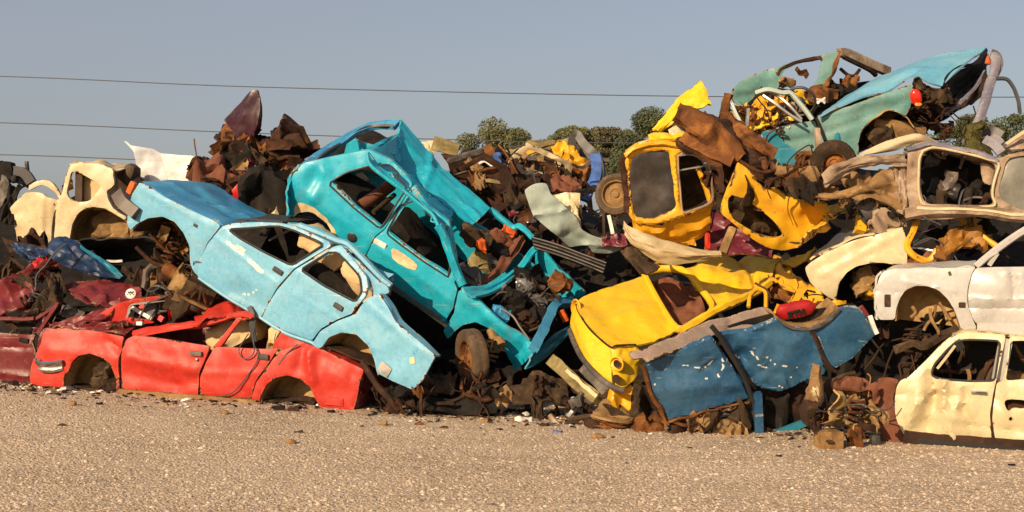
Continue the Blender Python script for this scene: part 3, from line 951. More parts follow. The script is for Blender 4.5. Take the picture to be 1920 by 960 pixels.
def build_ground():
    xs = [-900, -300, -120, -60, -30, -18] + [-12 + .16 * i for i in range(151)] + [18, 30, 60, 120, 300, 900]
    ys = [-200, -60, -20, -6, 0, 4] + [7 + .12 * i for i in range(84)] + [18, 20, 24, 30, 45, 80, 150, 300, 700, 1500]
    V = [(x, y, gz(x, y) if (-13 < x < 13 and 6 < y < 20) else (.0 if y < 30 else 0)) for y in ys for x in xs]
    n = len(xs)
    fs = [(j * n + i, j * n + i + 1, (j + 1) * n + i + 1, (j + 1) * n + i) for j in range(len(ys) - 1) for i in range(n - 1)]
    o = link('ground', V, fs, ground_mat(), None, 60)
    o['kind'] = 'structure'; o['label'] = 'tan gravel yard in front of the heap of wrecked cars'
    # loose stones: one object nobody could count
    rng = np.random.default_rng(3)
    N = 60000
    D = 1 / rng.uniform(1 / 15.0, 1 / 8.2, N); X = rng.uniform(-.42, .42, N) * D
    base = np.array([(1, 0, 0), (-.8, .1, 0), (.1, .9, 0), (0, -1, .05), (.05, .1, .75), (.3, -.5, .5)])
    tri = np.array([(0, 2, 4), (2, 1, 4), (1, 3, 5), (1, 5, 4), (3, 0, 5), (0, 4, 5)])
    s = np.exp(rng.normal(-4.8, .5, N)); s = np.clip(s, .003, .032)
    rot = rng.uniform(0, 6.28, N); sx = rng.uniform(.6, 1.3, (N, 3))
    B = base[None] * sx[:, None] + rng.uniform(-.18, .18, (N, 6, 3))
    c, sn = np.cos(rot)[:, None], np.sin(rot)[:, None]
    xx = (B[..., 0] * c - B[..., 1] * sn) * s[:, None] + X[:, None]; yy = (B[..., 0] * sn + B[..., 1] * c) * s[:, None] + D[:, None]
    Z = np.array([gz(a, b) for a, b in zip(X, D)])
    zz = B[..., 2] * s[:, None] * .8 + Z[:, None] - s[:, None] * .12
    V = np.stack([xx, yy, zz], -1).reshape(-1, 3)
    T = (tri[None] + (np.arange(N) * 6)[:, None, None]).reshape(-1, 3)
    me = bpy.data.meshes.new('gravel'); me.vertices.add(len(V)); me.vertices.foreach_set('co', V.ravel())
    me.loops.add(T.size); me.loops.foreach_set('vertex_index', T.ravel().astype(np.int32))
    me.polygons.add(len(T)); me.polygons.foreach_set('loop_start', np.arange(0, T.size, 3, dtype=np.int32))
    rc = np.repeat(rng.uniform(0, 1, N), 6).astype(np.float32)
    a = me.attributes.new('tone', 'FLOAT', 'POINT'); a.data.foreach_set('value', rc)
    me.update(calc_edges=True)
    m, nt, b = newmat('loose_stones'); g = NG(nt)
    at = g.n('ShaderNodeAttribute', attribute_name='tone')
    g.l(g.ramp(at.outputs['Fac'], [(0, (.20, .15, .11)), (.2, (.42, .31, .215)), (.7, (.56, .43, .31)), (1, (.70, .58, .44))]), b.inputs['Base Color'])
    b.inputs['Roughness'].default_value = .9
    me.materials.append(m)
    o = bpy.data.objects.new('gravel', me); COL.objects.link(o); o['kind'] = 'stuff'; o['label'] = 'loose tan gravel stones over the yard'


build_ground()


# ---------------------------------------------------------------- trees behind the yard
def tree(label, cx, ytop, wpx, D, mat, seed, bush=False, ratio=.55, nleaf=5200):
    nleaf = int(nleaf * 2.4)
    """crown of leaf clumps round limbs; cx, ytop, wpx: where and how wide in the photo at distance D"""
    rng = random.Random(seed)
    top = P(cx, ytop, D); Wd = wpx / F * D / 2; x0 = top.x
    base = Vector((x0, D, 0)); hgt = top.z; ch = min(hgt * .8, Wd * 2 * ratio + 1)
    r = root('tree', label, 'tree', base, 'trees beyond the scrapyard')
    tr = tube('trunk', M['bark'], r, [base, base + Vector((.2, 0, hgt * .35)), base + Vector((-.1, .1, hgt * .7))], .28, 8, taper=.4)
    for k in range(6):
        a = rng.uniform(0, 6.28); s = base + Vector((0, 0, hgt * rng.uniform(.3, .6)))
        e = s + Vector((math.cos(a) * Wd * .6, math.sin(a) * Wd * .6, ch * rng.uniform(.15, .4)))
        tube('limb', M['bark'], tr, [s, s.lerp(e, .5) + Vector((0, 0, .3)), e], .11, 5, taper=.4)
    lobes = []
    for k in range(26):
        a = rng.uniform(0, 6.28); q = rng.random() ** .6 * .72; zz = rng.uniform(-.65, .62)
        q *= math.sqrt(max(.1, 1 - zz * zz))
        lobes.append((Vector((math.cos(a) * q * Wd, math.sin(a) * q * Wd, zz * ch / 2)), Wd * rng.uniform(.16, .36)))
    c0 = Vector((x0, D, hgt - ch * .52))
    V = []; T = []
    for i in range(nleaf):
        lc, lr = lobes[rng.randrange(len(lobes))]
        d = Vector((rng.gauss(0, 1), rng.gauss(0, 1), rng.gauss(0, 1))).normalized() * lr * (rng.random() ** .35) * 1.05
        p = c0 + lc + Vector((d.x, d.y, d.z * .8))
        if p.z > hgt + .2 or p.z < .3: continue
        s = rng.uniform(.05, .125) * (D / 100) ** .5
        n = Vector((rng.gauss(0, 1), rng.gauss(0, 1), rng.gauss(.5, 1))).normalized(); u = n.orthogonal().normalized(); v = n.cross(u)
        b = len(V)
        V += [p - u * s, p + v * s * .6 + n * s * .2, p + u * s, p - v * s * .6 + n * s * .15]
        T.append((b, b + 1, b + 2, b + 3))
    up = hgt - max(v.z for v in V); k_ = max(.2, c0.z)
    V = [Vector((v.x, v.y, v.z + up * min(1, v.z / k_))) for v in V]   # crown top at the height seen
    link('crown', V, T, mat, r, 0)


M['bark'] = rusty('bark', (.03, .022, .015), (.06, .045, .03), (.1, .08, .06))
LA = leaf_mat('olive_leaves', (.07, .078, .035), (.125, .13, .06), (.19, .185, .09))
LB = leaf_mat('dark_leaves', (.05, .06, .032), (.085, .10, .05), (.13, .14, .07))
LC = leaf_mat('brownish_leaves', (.065, .06, .034), (.105, .095, .05), (.15, .13, .07))
tree('round olive green tree above the crushed wreck at the middle of the heap', 936, 219, 175, 95, LA, 1, ratio=.8, nleaf=12000)
tree('low green tree just left of the purple brown one behind the blue strap', 1078, 234, 125, 95, LA, 2, ratio=.8, nleaf=8000)
tree('brownish tree between two green ones behind the heap', 1145, 236, 120, 100, LC, 3, ratio=.9, nleaf=8000)
tree('tall dark green tree behind the yellow cab and its peaked yellow flap', 1238, 198, 200, 92, LB, 4, ratio=1.0, nleaf=15000)
tree('dark green tree seen over the yellow cab roof by the rusty tyre', 1180, 246, 150, 85, LB, 5, ratio=.95, nleaf=9000)
tree('dark tree behind the leaning weathered bumper bar', 1825, 214, 160, 95, LB, 6, ratio=.8, nleaf=9000)
tree('dark green tree at the edge of the photo beyond the top wreck', 1920, 212, 150, 90, LB, 7, ratio=.8, nleaf=8000)
tree('green tree hidden low behind the jade wreck', 1740, 250, 130, 100, LA, 8, ratio=.8, nleaf=3000)

tree('soft green tree filling the tree line left of the brownish one', 1105, 244, 130, 105, LA, 9, ratio=.9, nleaf=8000)
tree('olive green tree between the brownish tree and the tall dark one', 1190, 222, 130, 104, LA, 10, ratio=1.0, nleaf=9000)
tree('low green tree at the foot of the tall dark tree', 1275, 232, 120, 100, LB, 12, ratio=1.0, nleaf=6000)
tree('low bushy tree just right of the round olive green one', 1005, 262, 90, 100, LA, 13, ratio=.8, nleaf=5000)

# overhead cables: far behind the yard, sagging between poles outside the frame
for lab, a in (('topmost dark overhead cable crossing the sky behind the heap', [(-900, 118), (0, 143), (480, 163), (1250, 180), (1920, 182), (2800, 176)]),
               ('second overhead cable, passing behind the purple blade', [(-900, 205), (0, 230), (430, 248), (860, 262), (1300, 268), (2800, 262)]),
               ('lowest overhead cable, ending behind the pale blue car', [(-900, 268), (0, 290), (250, 299), (700, 316), (1300, 330), (2800, 330)])):
    o = tube('overhead_cable', M['cable'], None, [P(q[0], q[1], 70) for q in a], .026, 5, seg=60)
    tag(o, lab, 'cable', 'overhead cables behind the yard')


# ---------------------------------------------------------------- dark core of the heap
def core():
    rows = []
    xs = [-500, -200, 0, 120, 240, 330, 450, 560, 700, 850, 1000, 1120, 1250, 1400, 1550, 1700, 1850, 2000, 2200]
    top = [400, 390, 395, 420, 420, 390, 330, 330, 330, 340, 335, 400, 330, 300, 300, 330, 330, 330, 380]
    def d0(x): return 16.4 if x < 800 else 16.4 - (min(x, 1500) - 800) / 700 * 2.0
    for k, (dd, f) in enumerate(((0, 0), (.15, .3), (.5, .6), (1.3, .85), (2.2, 1.0), (3.4, .92), (7, .0))):
        r = []
        for x, t in zip(xs, top):
            D = d0(x) + dd
            g0 = 480 + F * 1.75 / D
            r.append(P(x, g0 + (t - g0) * f + 10, D))
        rows.append(r)
    o = loft('scrap_heap', M['dark'], None, rows, nu=150, nv=44, th=.05, cr=.16, cs=2.2, smooth=20)  # near-black colour paints the deep shade between the wrecks
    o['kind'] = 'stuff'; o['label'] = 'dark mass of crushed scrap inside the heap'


core()
# ================================================================ red saloon on the ground
pr = Pl(380, 680, 14.0, (.20, .98, 0))
red = root('wrecked_car', 'bright red saloon with crushed roof and no wheels lying on the gravel', 'car', pr.pt(380, 760, .7))
panel('front_wing', M['red'], red, 'C:222,66 240,48 290,42 400,46 520,62 640,86 625,150 612,250 622,330 616,388 604,384 600,300 575,232 530,192 470,170 412,182 376,215 362,262 336,278 330,348 190,336 158,322 156,262 180,190 215,120', pr,
      cr=.012, folds=[(95, 655, 225, 672, .10, .02), (205, 640, 238, 665, .06, -.03)], dents=[(165, 640, .25, -.02)], bulge=.03)
d = panel('front_door', M['red'], red, 'C:652,98 690,80 800,90 1085,134 1052,220 1026,290 1019,388 828,372 626,356 626,250 634,150', pr, cr=.012,
          folds=[(245, 668, 372, 692, .10, .03), (240, 700, 330, 722, .16, -.035), (330, 722, 368, 715, .10, -.02)], dents=[(310, 705, .28, -.03)], bulge=.03)
plate('door_handle', M['greyp'], d, pr, 368, 663, .14, .05, -3)
plate('keyhole', M['chrome'], d, pr, 370, 674, .025, .025, 0)
d = panel('rear_door', M['red'], red, 'C:1102,142 1150,138 1290,146 1432,152 1415,168 1395,205 1368,245 1318,312 1290,402 1160,398 1030,388 1036,290 1062,220', pr, cr=.010,
          folds=[(385, 698, 500, 700, .05, .012), (455, 645, 425, 715, .03, -.008)], bulge=.03, dents=[(430, 690, .2, -.02)])
plate('door_handle', M['plastic'], d, pr, 494, 669, .13, .06, -5)
rrw = panel('rear_wing', M['red'], red, 'C:1440,160 1560,118 1650,150 1750,196 1874,256 1852,320 1838,400 1818,468 1720,464 1650,456 1632,425 1598,350 1550,302 1480,282 1420,296 1372,332 1338,400 1330,456 1300,452 1296,402 1322,318 1376,250 1405,205', pr, cr=.014,
      folds=[(578, 660, 588, 712, .07, .035), (560, 690, 575, 640, .10, -.03), (600, 665, 660, 700, .09, -.02)], dents=[(630, 700, .22, .03)], bulge=.02)
# side lamp opening at the tail
plate('tail_marker', M['red'], rrw, pr, 627, 753, .22, .085, -3, th=.012, off=-.03)
plate('marker_socket', M['rustdk'], rrw, pr, 628, 755, .05, .04, 0, th=.01, off=-.045)
tube('sill', M['tan'], red, pr.cur('C:622,385 800,400 1000,418 1180,430 1325,440', .01), .075, 4, flat=1.0, wob=.02)
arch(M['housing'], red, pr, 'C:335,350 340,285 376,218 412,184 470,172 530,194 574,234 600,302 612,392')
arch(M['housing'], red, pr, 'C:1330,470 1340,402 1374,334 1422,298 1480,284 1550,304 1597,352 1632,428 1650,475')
tube('axle_stub', M['rustdk'], red, pr.cur('C:1400,455 1440,430 1500,410 1560,415 1600,440', .10), .035, 6, wob=.02)
lump('spring_remains', M['mud'], red, pr.pt(186, 712, .18), axes(pr.e1, pr.N), (.16, .12, .14), cr=.09, cs=7)
lump('brake_remains', M['rustdk'], red, pr.pt(200, 728, .10), axes(pr.e1, pr.N), (.12, .08, .06), cr=.07, cs=9)
b = tube('bumper', M['chrome'], red, [pr.pt(72, 672, .28), pr.pt(73, 676, .02), pr.pt(82, 682, -.07), pr.pt(105, 683, -.07), pr.pt(123, 680, -.05)], .055, 8, flat=.6)
tube('bumper_underside', M['alu'], b, [pr.pt(76, 688, .0), pr.pt(84, 692, -.06), pr.pt(105, 693, -.05), pr.pt(121, 689, -.03)], .03, 6)
# window sills, crushed roof and pillars
tube('roof_rail', M['red'], red, pr.cur('B:962,752 1010,738 1160,712 1300,694 1430,680 1520,668 1640,632 1760,604 1880,612', .12), .042, 6, wob=.012)
tube('gutter_rail', M['red'], red, pr.cur('B:1000,768 1160,735 1420,692 1470,700', .10), .02, 5)
panel('centre_pillar', M['red'], red, 'B:1570,850 1600,820 1690,710 1762,618 1800,622 1720,722 1650,826 1620,856', pr, off=.06, cr=.004, th=.05)
loft('roof', M['red'], red, [p3('B:1440,690,14.0 1560,650,14.0 1740,604,14.0 1890,600,13.9'), p3('B:1460,640,14.4 1600,570,14.4 1700,520,14.4 1860,580,14.2'),
                               p3('B:1480,630,14.9 1600,545,14.9 1690,492,14.9 1860,560,14.6'), p3('B:1500,690,15.3 1620,620,15.4 1720,580,15.4 1870,600,15.2')],
     cr=.05, cs=2.6, rag=.04)
panel('rear_pillar', M['red'], red, 'B:2000,860 2060,740 2110,700 2200,740 2330,820 2500,860 2400,885 2250,880', pr, off=.12, cr=.02)
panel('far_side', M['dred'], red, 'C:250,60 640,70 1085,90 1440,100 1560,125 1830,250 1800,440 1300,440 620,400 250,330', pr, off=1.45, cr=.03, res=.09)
loft('floor_pan', M['rustdk'], red, [pr.cur('C:250,330 620,395 1300,430 1780,440', .1), pr.cur('C:250,330 620,395 1300,430 1780,440', 1.4)], cr=.03, vstraight=True, flip=True)
loft('boot_lid', M['red'], red, [pr.cur('C:1560,118 1650,150 1750,196 1874,256', .02), pr.cur('C:1560,108 1650,142 1750,188 1874,250', .7), pr.cur('C:1560,118 1650,150 1750,196 1874,256', 1.4)], cr=.02)
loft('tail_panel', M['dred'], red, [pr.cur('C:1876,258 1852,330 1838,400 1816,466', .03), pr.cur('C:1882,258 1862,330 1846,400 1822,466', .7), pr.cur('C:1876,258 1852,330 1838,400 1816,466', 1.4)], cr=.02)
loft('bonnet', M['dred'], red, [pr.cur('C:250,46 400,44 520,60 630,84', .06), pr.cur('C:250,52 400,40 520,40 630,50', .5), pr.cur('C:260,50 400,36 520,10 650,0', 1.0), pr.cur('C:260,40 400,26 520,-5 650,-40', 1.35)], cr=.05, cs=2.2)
lump('seat', M['seat'], red, pr.pt(405, 632, .55), axes((1, 0, .25), pr.N), (.32, .22, .13), cr=.08, cs=4, rnd=.6)
lump('seat', M['seat'], red, pr.pt(500, 632, .5), axes((.9, 0, -.3), pr.N), (.16, .2, .2), cr=.10, cs=5, rnd=.6)
tube('dangling_wire', M['cable'], red, [pr.pt(*q, -.05) for q in ((482, 600), (478, 640), (488, 668), (470, 700), (440, 735), (400, 745))], .007, 5)
tube('dangling_wire', M['cable'], red, [pr.pt(*q, -.06) for q in ((470, 625), (452, 655), (462, 672), (480, 660), (478, 622))], .007, 5)
tube('trim_strip', M['greyp'], red, [pr.pt(*q, -.03) for q in ((560, 645), (540, 662), (524, 684))], .008, 5)

# ================================================================ pale blue saloon sliding over the red one
pb = Pl(530, 520, 13.9, (.373, .927, .03))
blu = root('wrecked_car', 'pale blue four-door saloon tilted nose up across the red saloon', 'car', pb.pt(600, 700, .7))
bfw = panel('front_wing', M['lblue'], blu, 'E:92,92 130,108 200,152 300,203 400,248 428,268 372,338 340,410 330,470 322,468 312,452 301,420 299,350 276,298 240,253 190,231 130,238 86,260 60,286 46,262 48,210 62,140', pb, cr=.006, bulge=.03,
      folds=[(262, 352, 400, 425, .05, .012)])
plate('side_vent', M['plastic'], bfw, pb, 367, 423, .055, .035, -25, th=.008, off=-.035)
d = panel('front_door', M['lblue'], blu, 'E:433,270 470,258 560,254 645,258 700,270 850,338 858,352 722,446 652,528 610,598 588,642 558,620 440,548 332,474 344,410 376,340', pb,
          holes=['E:452,283 540,278 640,270 700,287 832,346 716,432 600,374 500,318'], bend=(417, 424, 560, 508, .30), cr=.008, bulge=.03, th=.04, hrad=.02,
          folds=[(400, 440, 540, 545, .04, .010), (430, 545, 500, 575, .12, -.018)], dents=[(455, 550, .2, -.02), (470, 480, .2, -.012)], res=.03, marks=[('E:455,335 490,365 520,385', .022), ('E:500,350 530,372', .016), ('E:545,410 575,435 600,458', .026), ('E:560,425 585,450', .02), ('E:490,545 540,550 575,530', .010), ('E:480,350 510,362', .012)])  # pale smears in marks paint soft reflections on the door
trim(d, 'E:452,283 540,278 640,270 700,287 832,346 716,432 600,374 500,318', M['plastic'], .012)
plate('door_handle', M['plastic'], d, pb, 522, 508, .13, .055, -30)
d = panel('rear_door', M['lblue'], blu, 'E:730,448 868,352 892,350 938,398 1008,478 1020,520 1014,560 962,628 900,652 832,690 794,738 680,696 594,646 616,600 658,530', pb,
          holes=['E:750,448 872,373 922,414 984,480 1000,540 976,580 850,515'], bend=(550, 500, 690, 570, .30), cr=.007, bulge=.02, th=.04, hrad=.02,
          folds=[(545, 545, 640, 600, .03, .008)])
trim(d, 'E:750,448 872,373 922,414 984,480 1000,540 976,580 850,515', M['plastic'], .012)
plate('door_handle', M['plastic'], d, pb, 635, 575, .12, .055, -30)
brw = panel('rear_wing', M['lblue'], blu, 'E:1022,566 1070,545 1110,600 1142,660 1222,730 1303,800 1272,858 1250,900 1206,940 1130,906 1062,870 1056,820 1031,760 982,714 920,704 868,724 836,766 812,772 802,745 836,698 904,658 966,634', pb, cr=.010, bulge=.02,
      folds=[(690, 570, 800, 665, .06, .015), (640, 615, 700, 680, .06, .012)], dents=[(740, 660, .2, -.015)])
plate('lamp_socket', M['alu'], brw, pb, 722, 692, .15, .12, -35, th=.012, off=-.03)
plate('fuel_flap', M['putty'], brw, pb, 773, 676, .06, .07, 10, th=.006, off=-.032)
loft('bonnet', M['bonnet'], blu, [pb.cur('E:92,92 130,108 200,152 300,203 400,248 428,268', .01), pb.cur('E:92,84 130,98 200,142 300,193 400,240 430,264', .22), pb.cur('E:92,78 130,90 200,136 300,190 400,238 432,262', .75), pb.cur('E:94,84 130,98 200,144 300,198 400,244 434,266', 1.3)], nu=40, nv=24, cr=.010, cs=2.6,
     folds=[(.1, .3, .95, .5, .05, .022), (.2, .55, .9, .25, .05, -.02), (.3, .8, .8, .7, .04, .015)])
loft('nose_panel', M['lblue'], blu, [pb.cur('E:92,92 60,140 48,210 50,262', .02), pb.cur('E:88,88 54,140 42,210 46,262', .65), pb.cur('E:92,92 60,140 48,210 50,262', 1.3)], cr=.02)
tube('bumper', M['greyp'], blu, [pb.pt(222, 366, .02), pb.pt(240, 384, -.07), pb.pt(262, 402, -.05)], .075, 4, straight=True, seg=8)
plate('side_lamp', M['orange'], blu, pb, 247, 352, .07, .15, -30, th=.03, off=.0)
loft('scuttle', M['plastic'], blu, [pb.cur('E:440,248 520,238 600,246 640,256', .18), pb.cur('E:452,236 520,230 580,230 640,250', .5), pb.cur('E:470,232 520,226 580,226 640,246', .95)], cr=.01)
tube('roof_rail', M['lblue'], blu, pb.cur('E:700,268 780,298 860,332 900,345 950,392 1030,478 1080,520', .22), .035, 6)
loft('roof', M['lblue'], blu, [pb.cur('E:650,262 760,290 860,334 950,395 1040,485', .22), pb.cur('E:650,264 760,296 860,344 950,405 1040,490', .36), pb.cur('E:650,280 760,316 860,366 950,426 1040,506', .5)], cr=.03)
panel('rear_pillar', M['lblue'], blu, 'E:930,392 960,412 1040,492 1085,520 1092,545 1018,570 1022,520 1006,476', pb, off=.10, cr=.006)
loft('boot_lid', M['lblue'], blu, [pb.cur('E:1072,546 1110,600 1142,660 1222,730 1300,800', .02), pb.cur('E:1078,552 1116,604 1150,664 1230,734 1302,804', .12)], cr=.004, nv=4)
loft('floor_pan', M['rustdk'], blu, [pb.cur('E:320,472 560,622 790,745 1060,860 1180,930', .05), pb.cur('E:320,472 560,622 760,720 960,800 1060,850', .8)], cr=.03, vstraight=True, flip=True)
panel('far_side', M['dark'], blu, 'E:430,275 560,262 760,310 860,400 900,560 790,700 560,590 340,455', pb, off=1.0, cr=.03, res=.09)  # far side coloured near-black to paint the shaded interior
tube('sill', M['lblue'], blu, pb.cur('E:330,482 440,558 560,630 680,706 794,748 820,776', .02), .022, 6)
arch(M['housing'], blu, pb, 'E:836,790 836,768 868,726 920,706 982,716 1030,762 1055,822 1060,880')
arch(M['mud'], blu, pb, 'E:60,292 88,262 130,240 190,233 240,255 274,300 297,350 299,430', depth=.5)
lump('seat', M['seat'], blu, pb.pt(572, 468, .42), axes((.75, 0, -.65), pb.N), (.28, .2, .13), rnd=.55, cr=.05, cs=4)
lump('seat', M['seat'], blu, pb.pt(646, 528, .42), axes((.5, 0, -.85), pb.N), (.26, .2, .11), rnd=.55, cr=.05, cs=4)
lump('seat', M['dark'], blu, pb.pt(585, 520, .50), axes((.8, 0, -.55), pb.N), (.45, .25, .10), rnd=.4, cr=.05, cs=4)
tube('steering_column', M['greyp'], blu, pb.cur('E:560,330 650,285', .3), .015, 6)
tube('strap', M['cable'], blu, [pb.pt(470, 575, -.03), pb.pt(479, 590, -.06), pb.pt(477, 612, -.05), pb.pt(478, 640, .0)], .03, 4, flat=.4)

# ================================================================ turquoise hatchback on top
DOFF = -.55
pt_ = Pl(780, 500, 14.9, (.33, .86, .38))
tea = root('wrecked_car', 'turquoise hatchback with caved-in roof and open engine bay, nose down', 'car', pt_.pt(885, 720, .7))
trq = panel('rear_quarter', M['teal'], tea, 'F:128,300 200,290 300,280 440,268 500,300 560,332 640,400 694,462 640,570 590,668 548,700 500,800 440,845 372,775 342,735 322,672 282,612 232,572 172,552 115,562 82,600 66,560 60,500 66,430 86,352', pt_,
      holes=['F:285,402 362,362 480,342 556,348 684,462 580,658 430,538'], shoulder=(640, 408, 848, 566, .35), bend=(613, 343, 715, 433, .2), cr=.010, cs=2.2, bulge=.03, th=.04, hrad=.02,
      folds=[(600, 330, 590, 370, .10, .04), (556, 390, 620, 420, .12, -.03), (615, 365, 700, 445, .03, .01)], dents=[(590, 340, .18, -.05)])
plate('fuel_cap', M['plastic'], trq, pt_, 660, 445, .11, .11, 0, th=.012, rnd=1)
d = panel('door', M['teal'], tea, 'F:700,468 745,520 800,590 855,630 910,670 940,740 980,860 1000,950 G:430,380 452,420 438,510 382,604 246,512 96,408 F:498,824 552,705 594,672 640,575', pt_,
          holes=['F:702,508 742,548 788,615 850,656 900,690 936,795 966,935 930,908 830,845 702,752 612,682'], shoulder=(640, 408, 848, 566, .35), bend=(712, 430, 855, 530, .2), cr=.007, bulge=.03, th=.04, hrad=.02,
          folds=[(700, 455, 845, 560, .03, .01)])
trim(trq, 'F:285,402 362,362 480,342 556,348 684,462 580,658 430,538', M['plastic'])
trim(d, 'F:702,508 742,548 788,615 850,656 900,690 936,795 966,935 930,908 830,845 702,752 612,682', M['plastic'])
plate('door_handle', M['white_pl'], d, pt_, 713, 456, .16, .06, -32, th=.015)
drape('filler_patch', M['putty'], d, pt_, 'F:638,772 660,768 700,790 760,830 790,868 780,888 740,880 690,856 650,822')
drape('arch_filler', M['putty'], trq, pt_, 'F:96,548 110,512 135,508 172,520 205,540 240,565 282,604 322,664 345,732 372,772 355,775 334,740 308,676 272,616 226,576 172,556 118,566 92,590 100,572', par=tea)
tube('rubbing_strip', M['plastic'], tea, scur(trq, 'S:636,452 655,469 672,484', -.010) + scur(d, 'S:700,507 740,538 780,566 800,579 826,595', -.010), .022, 4, flat=.5)
panel('sill', M['teal'], tea, 'F:372,776 440,842 505,800 G:100,388 250,493 384,588 400,640 380,625 300,560 150,455', pt_, off=.05, cr=.006)
tube('sill_edge', M['putty'], tea, [pt_.pt(*q, .05) for q in ((644, 470), (700, 512), (760, 562), (832, 614), (838, 626))], .02, 5, wob=.01)
panel('front_wing', M['teal'], tea, 'G:462,425 510,420 560,462 640,530 750,620 868,708 874,758 820,820 762,868 742,800 702,700 642,632 562,588 492,602 448,640 408,682 384,640 440,545 456,470', pt_, cr=.014, cs=2.3, bulge=.02, rag=.006,
      folds=[(880, 560, 1000, 660, .12, .035), (960, 690, 985, 640, .08, -.03)], dents=[(920, 620, .2, -.02)])
# roof: near gutter, near ridge, blue valley, bright far panel
loft('roof', M['teal'], tea, [p3('F:505,268,14.75 560,318,14.75 640,392,14.8 720,452,14.85 800,520,14.85 900,612,14.8'),
                               p3('F:508,228,14.9 565,300,14.85 645,362,14.85 765,465,14.85 865,562,14.8 938,655,14.78')], nu=44, nv=8, cr=.005, th=.02)
loft('roof_fold', M['teal'], tea, [p3('F:508,228,14.9 565,300,14.85 645,362,14.85 765,465,14.85 865,562,14.8 938,655,14.78'),
                               p3('F:600,185,15.35 640,290,15.3 720,375,15.3 800,440,15.3 900,545,15.25 960,615,15.2'),
                               p3('F:684,130,15.8 696,288,15.75 782,388,15.75 876,472,15.7 972,548,15.65 990,562,15.6')], nu=44, nv=20, cr=.008, cs=2.2, th=.02, vstraight=True, folds=[(.3, 0, .45, 1, .05, .03), (.62, 0, .7, 1, .05, -.03)])
loft('roof_skin', M['teal'], tea, [p3('F:684,130,15.8 696,288,15.75 782,388,15.75 876,472,15.7 972,548,15.65 1092,640,15.55'),
                               p3('F:688,80,15.95 770,215,15.9 870,325,15.88 960,425,15.85 1050,505,15.8 1140,600,15.7'),
                               p3('F:692,46,16.1 800,165,16.1 920,300,16.08 1040,400,16.05 1130,480,16.0 1196,542,15.95')], nu=44, nv=24, cr=.012, cs=2.2, th=.02, vstraight=True,
     folds=[(.25, 0, .5, 1, .05, -.03), (.5, 0, .36, 1, .05, .03), (.7, .2, .95, .9, .05, -.02)])
loft('roof_front_fold', M['teal'], tea, [p3('F:865,562,14.8 938,655,14.78'), p3('F:905,560,15.2 960,650,15.0'), p3('F:975,548,15.6 985,640,15.4')], nu=14, nv=12, cr=.03, cs=4, th=.02)
tube('gutter', M['teal'], tea, p3('F:505,235,14.75 525,300,14.7 640,392,14.7 720,450,14.72 800,520,14.72 870,575,14.7 905,640,14.66'), .022, 6)
# tailgate opening
loft('tailgate', M['bonnet'], tea, [p3('F:128,300,15.0 200,240,15.4 360,132,15.9 490,66,16.2 600,48,16.2 692,46,16.1'), p3('F:150,292,14.98 214,268,15.3 378,166,15.8 500,92,16.1 600,78,16.1 650,84,16.0')], nu=40, nv=5, cr=.01, th=.05)
loft('tailgate_frame', M['plastic'], tea, [p3('F:190,292,15.0 270,232,15.4 380,166,15.82 505,90,16.12 648,80,16.02'), p3('F:215,280,15.1 290,234,15.5 392,178,15.95 512,104,16.25 636,98,16.15')], nu=30, nv=4, cr=.004, th=.03)
loft('tailgate_sill', M['teal'], tea, [p3('F:128,300,14.98 210,290,14.98 330,276,14.98 430,266,14.95 500,222,15.0'), p3('F:150,285,15.1 215,274,15.1 330,262,15.1 425,252,15.1 480,208,15.15')], nu=24, nv=5, cr=.012, th=.03)
loft('roof_end', M['teal'], tea, [p3('F:498,208,15.05 560,172,15.4 640,135,15.7 685,118,15.8'), p3('F:505,240,15.02 580,225,15.3 640,215,15.6 690,210,15.75'), p3('F:520,262,15.0 600,275,15.3 650,280,15.5 692,286,15.6')], nu=22, nv=12, cr=.03, cs=3)
loft('interior_lining', M['dark'], tea, [p3('F:140,330,15.8 300,330,15.9 480,330,16 650,400,16'), p3('F:200,260,16.3 380,180,16.6 520,110,16.9 660,110,16.9')], cr=.05, th=.02, flip=False)  # near-black sheet paints the shade inside the tailgate opening
loft('floor_pan', M['dark'], tea, [pt_.cur('F:90,560 440,800 G:250,520 400,660 700,800', .2), pt_.cur('F:90,560 440,800 G:250,520 400,660 700,800', 1.45)], cr=.03, vstraight=True, flip=True)
panel('far_side', M['teal'], tea, 'F:86,360 280,410 430,545 605,690 830,860 1000,960 G:510,430 750,620 868,708 762,868 642,632 408,682 100,430 F:372,775 180,560 82,600 60,500', pt_, off=1.4, cr=.02, res=.08)
loft('rear_panel', M['teal'], tea, [p3('F:126,302,15.0 84,355,15.0 62,440,14.95 60,520,14.95 70,580,14.95'), p3('F:140,300,15.7 100,340,15.7 90,430,15.7 90,520,15.7 95,580,15.7')], cr=.02)
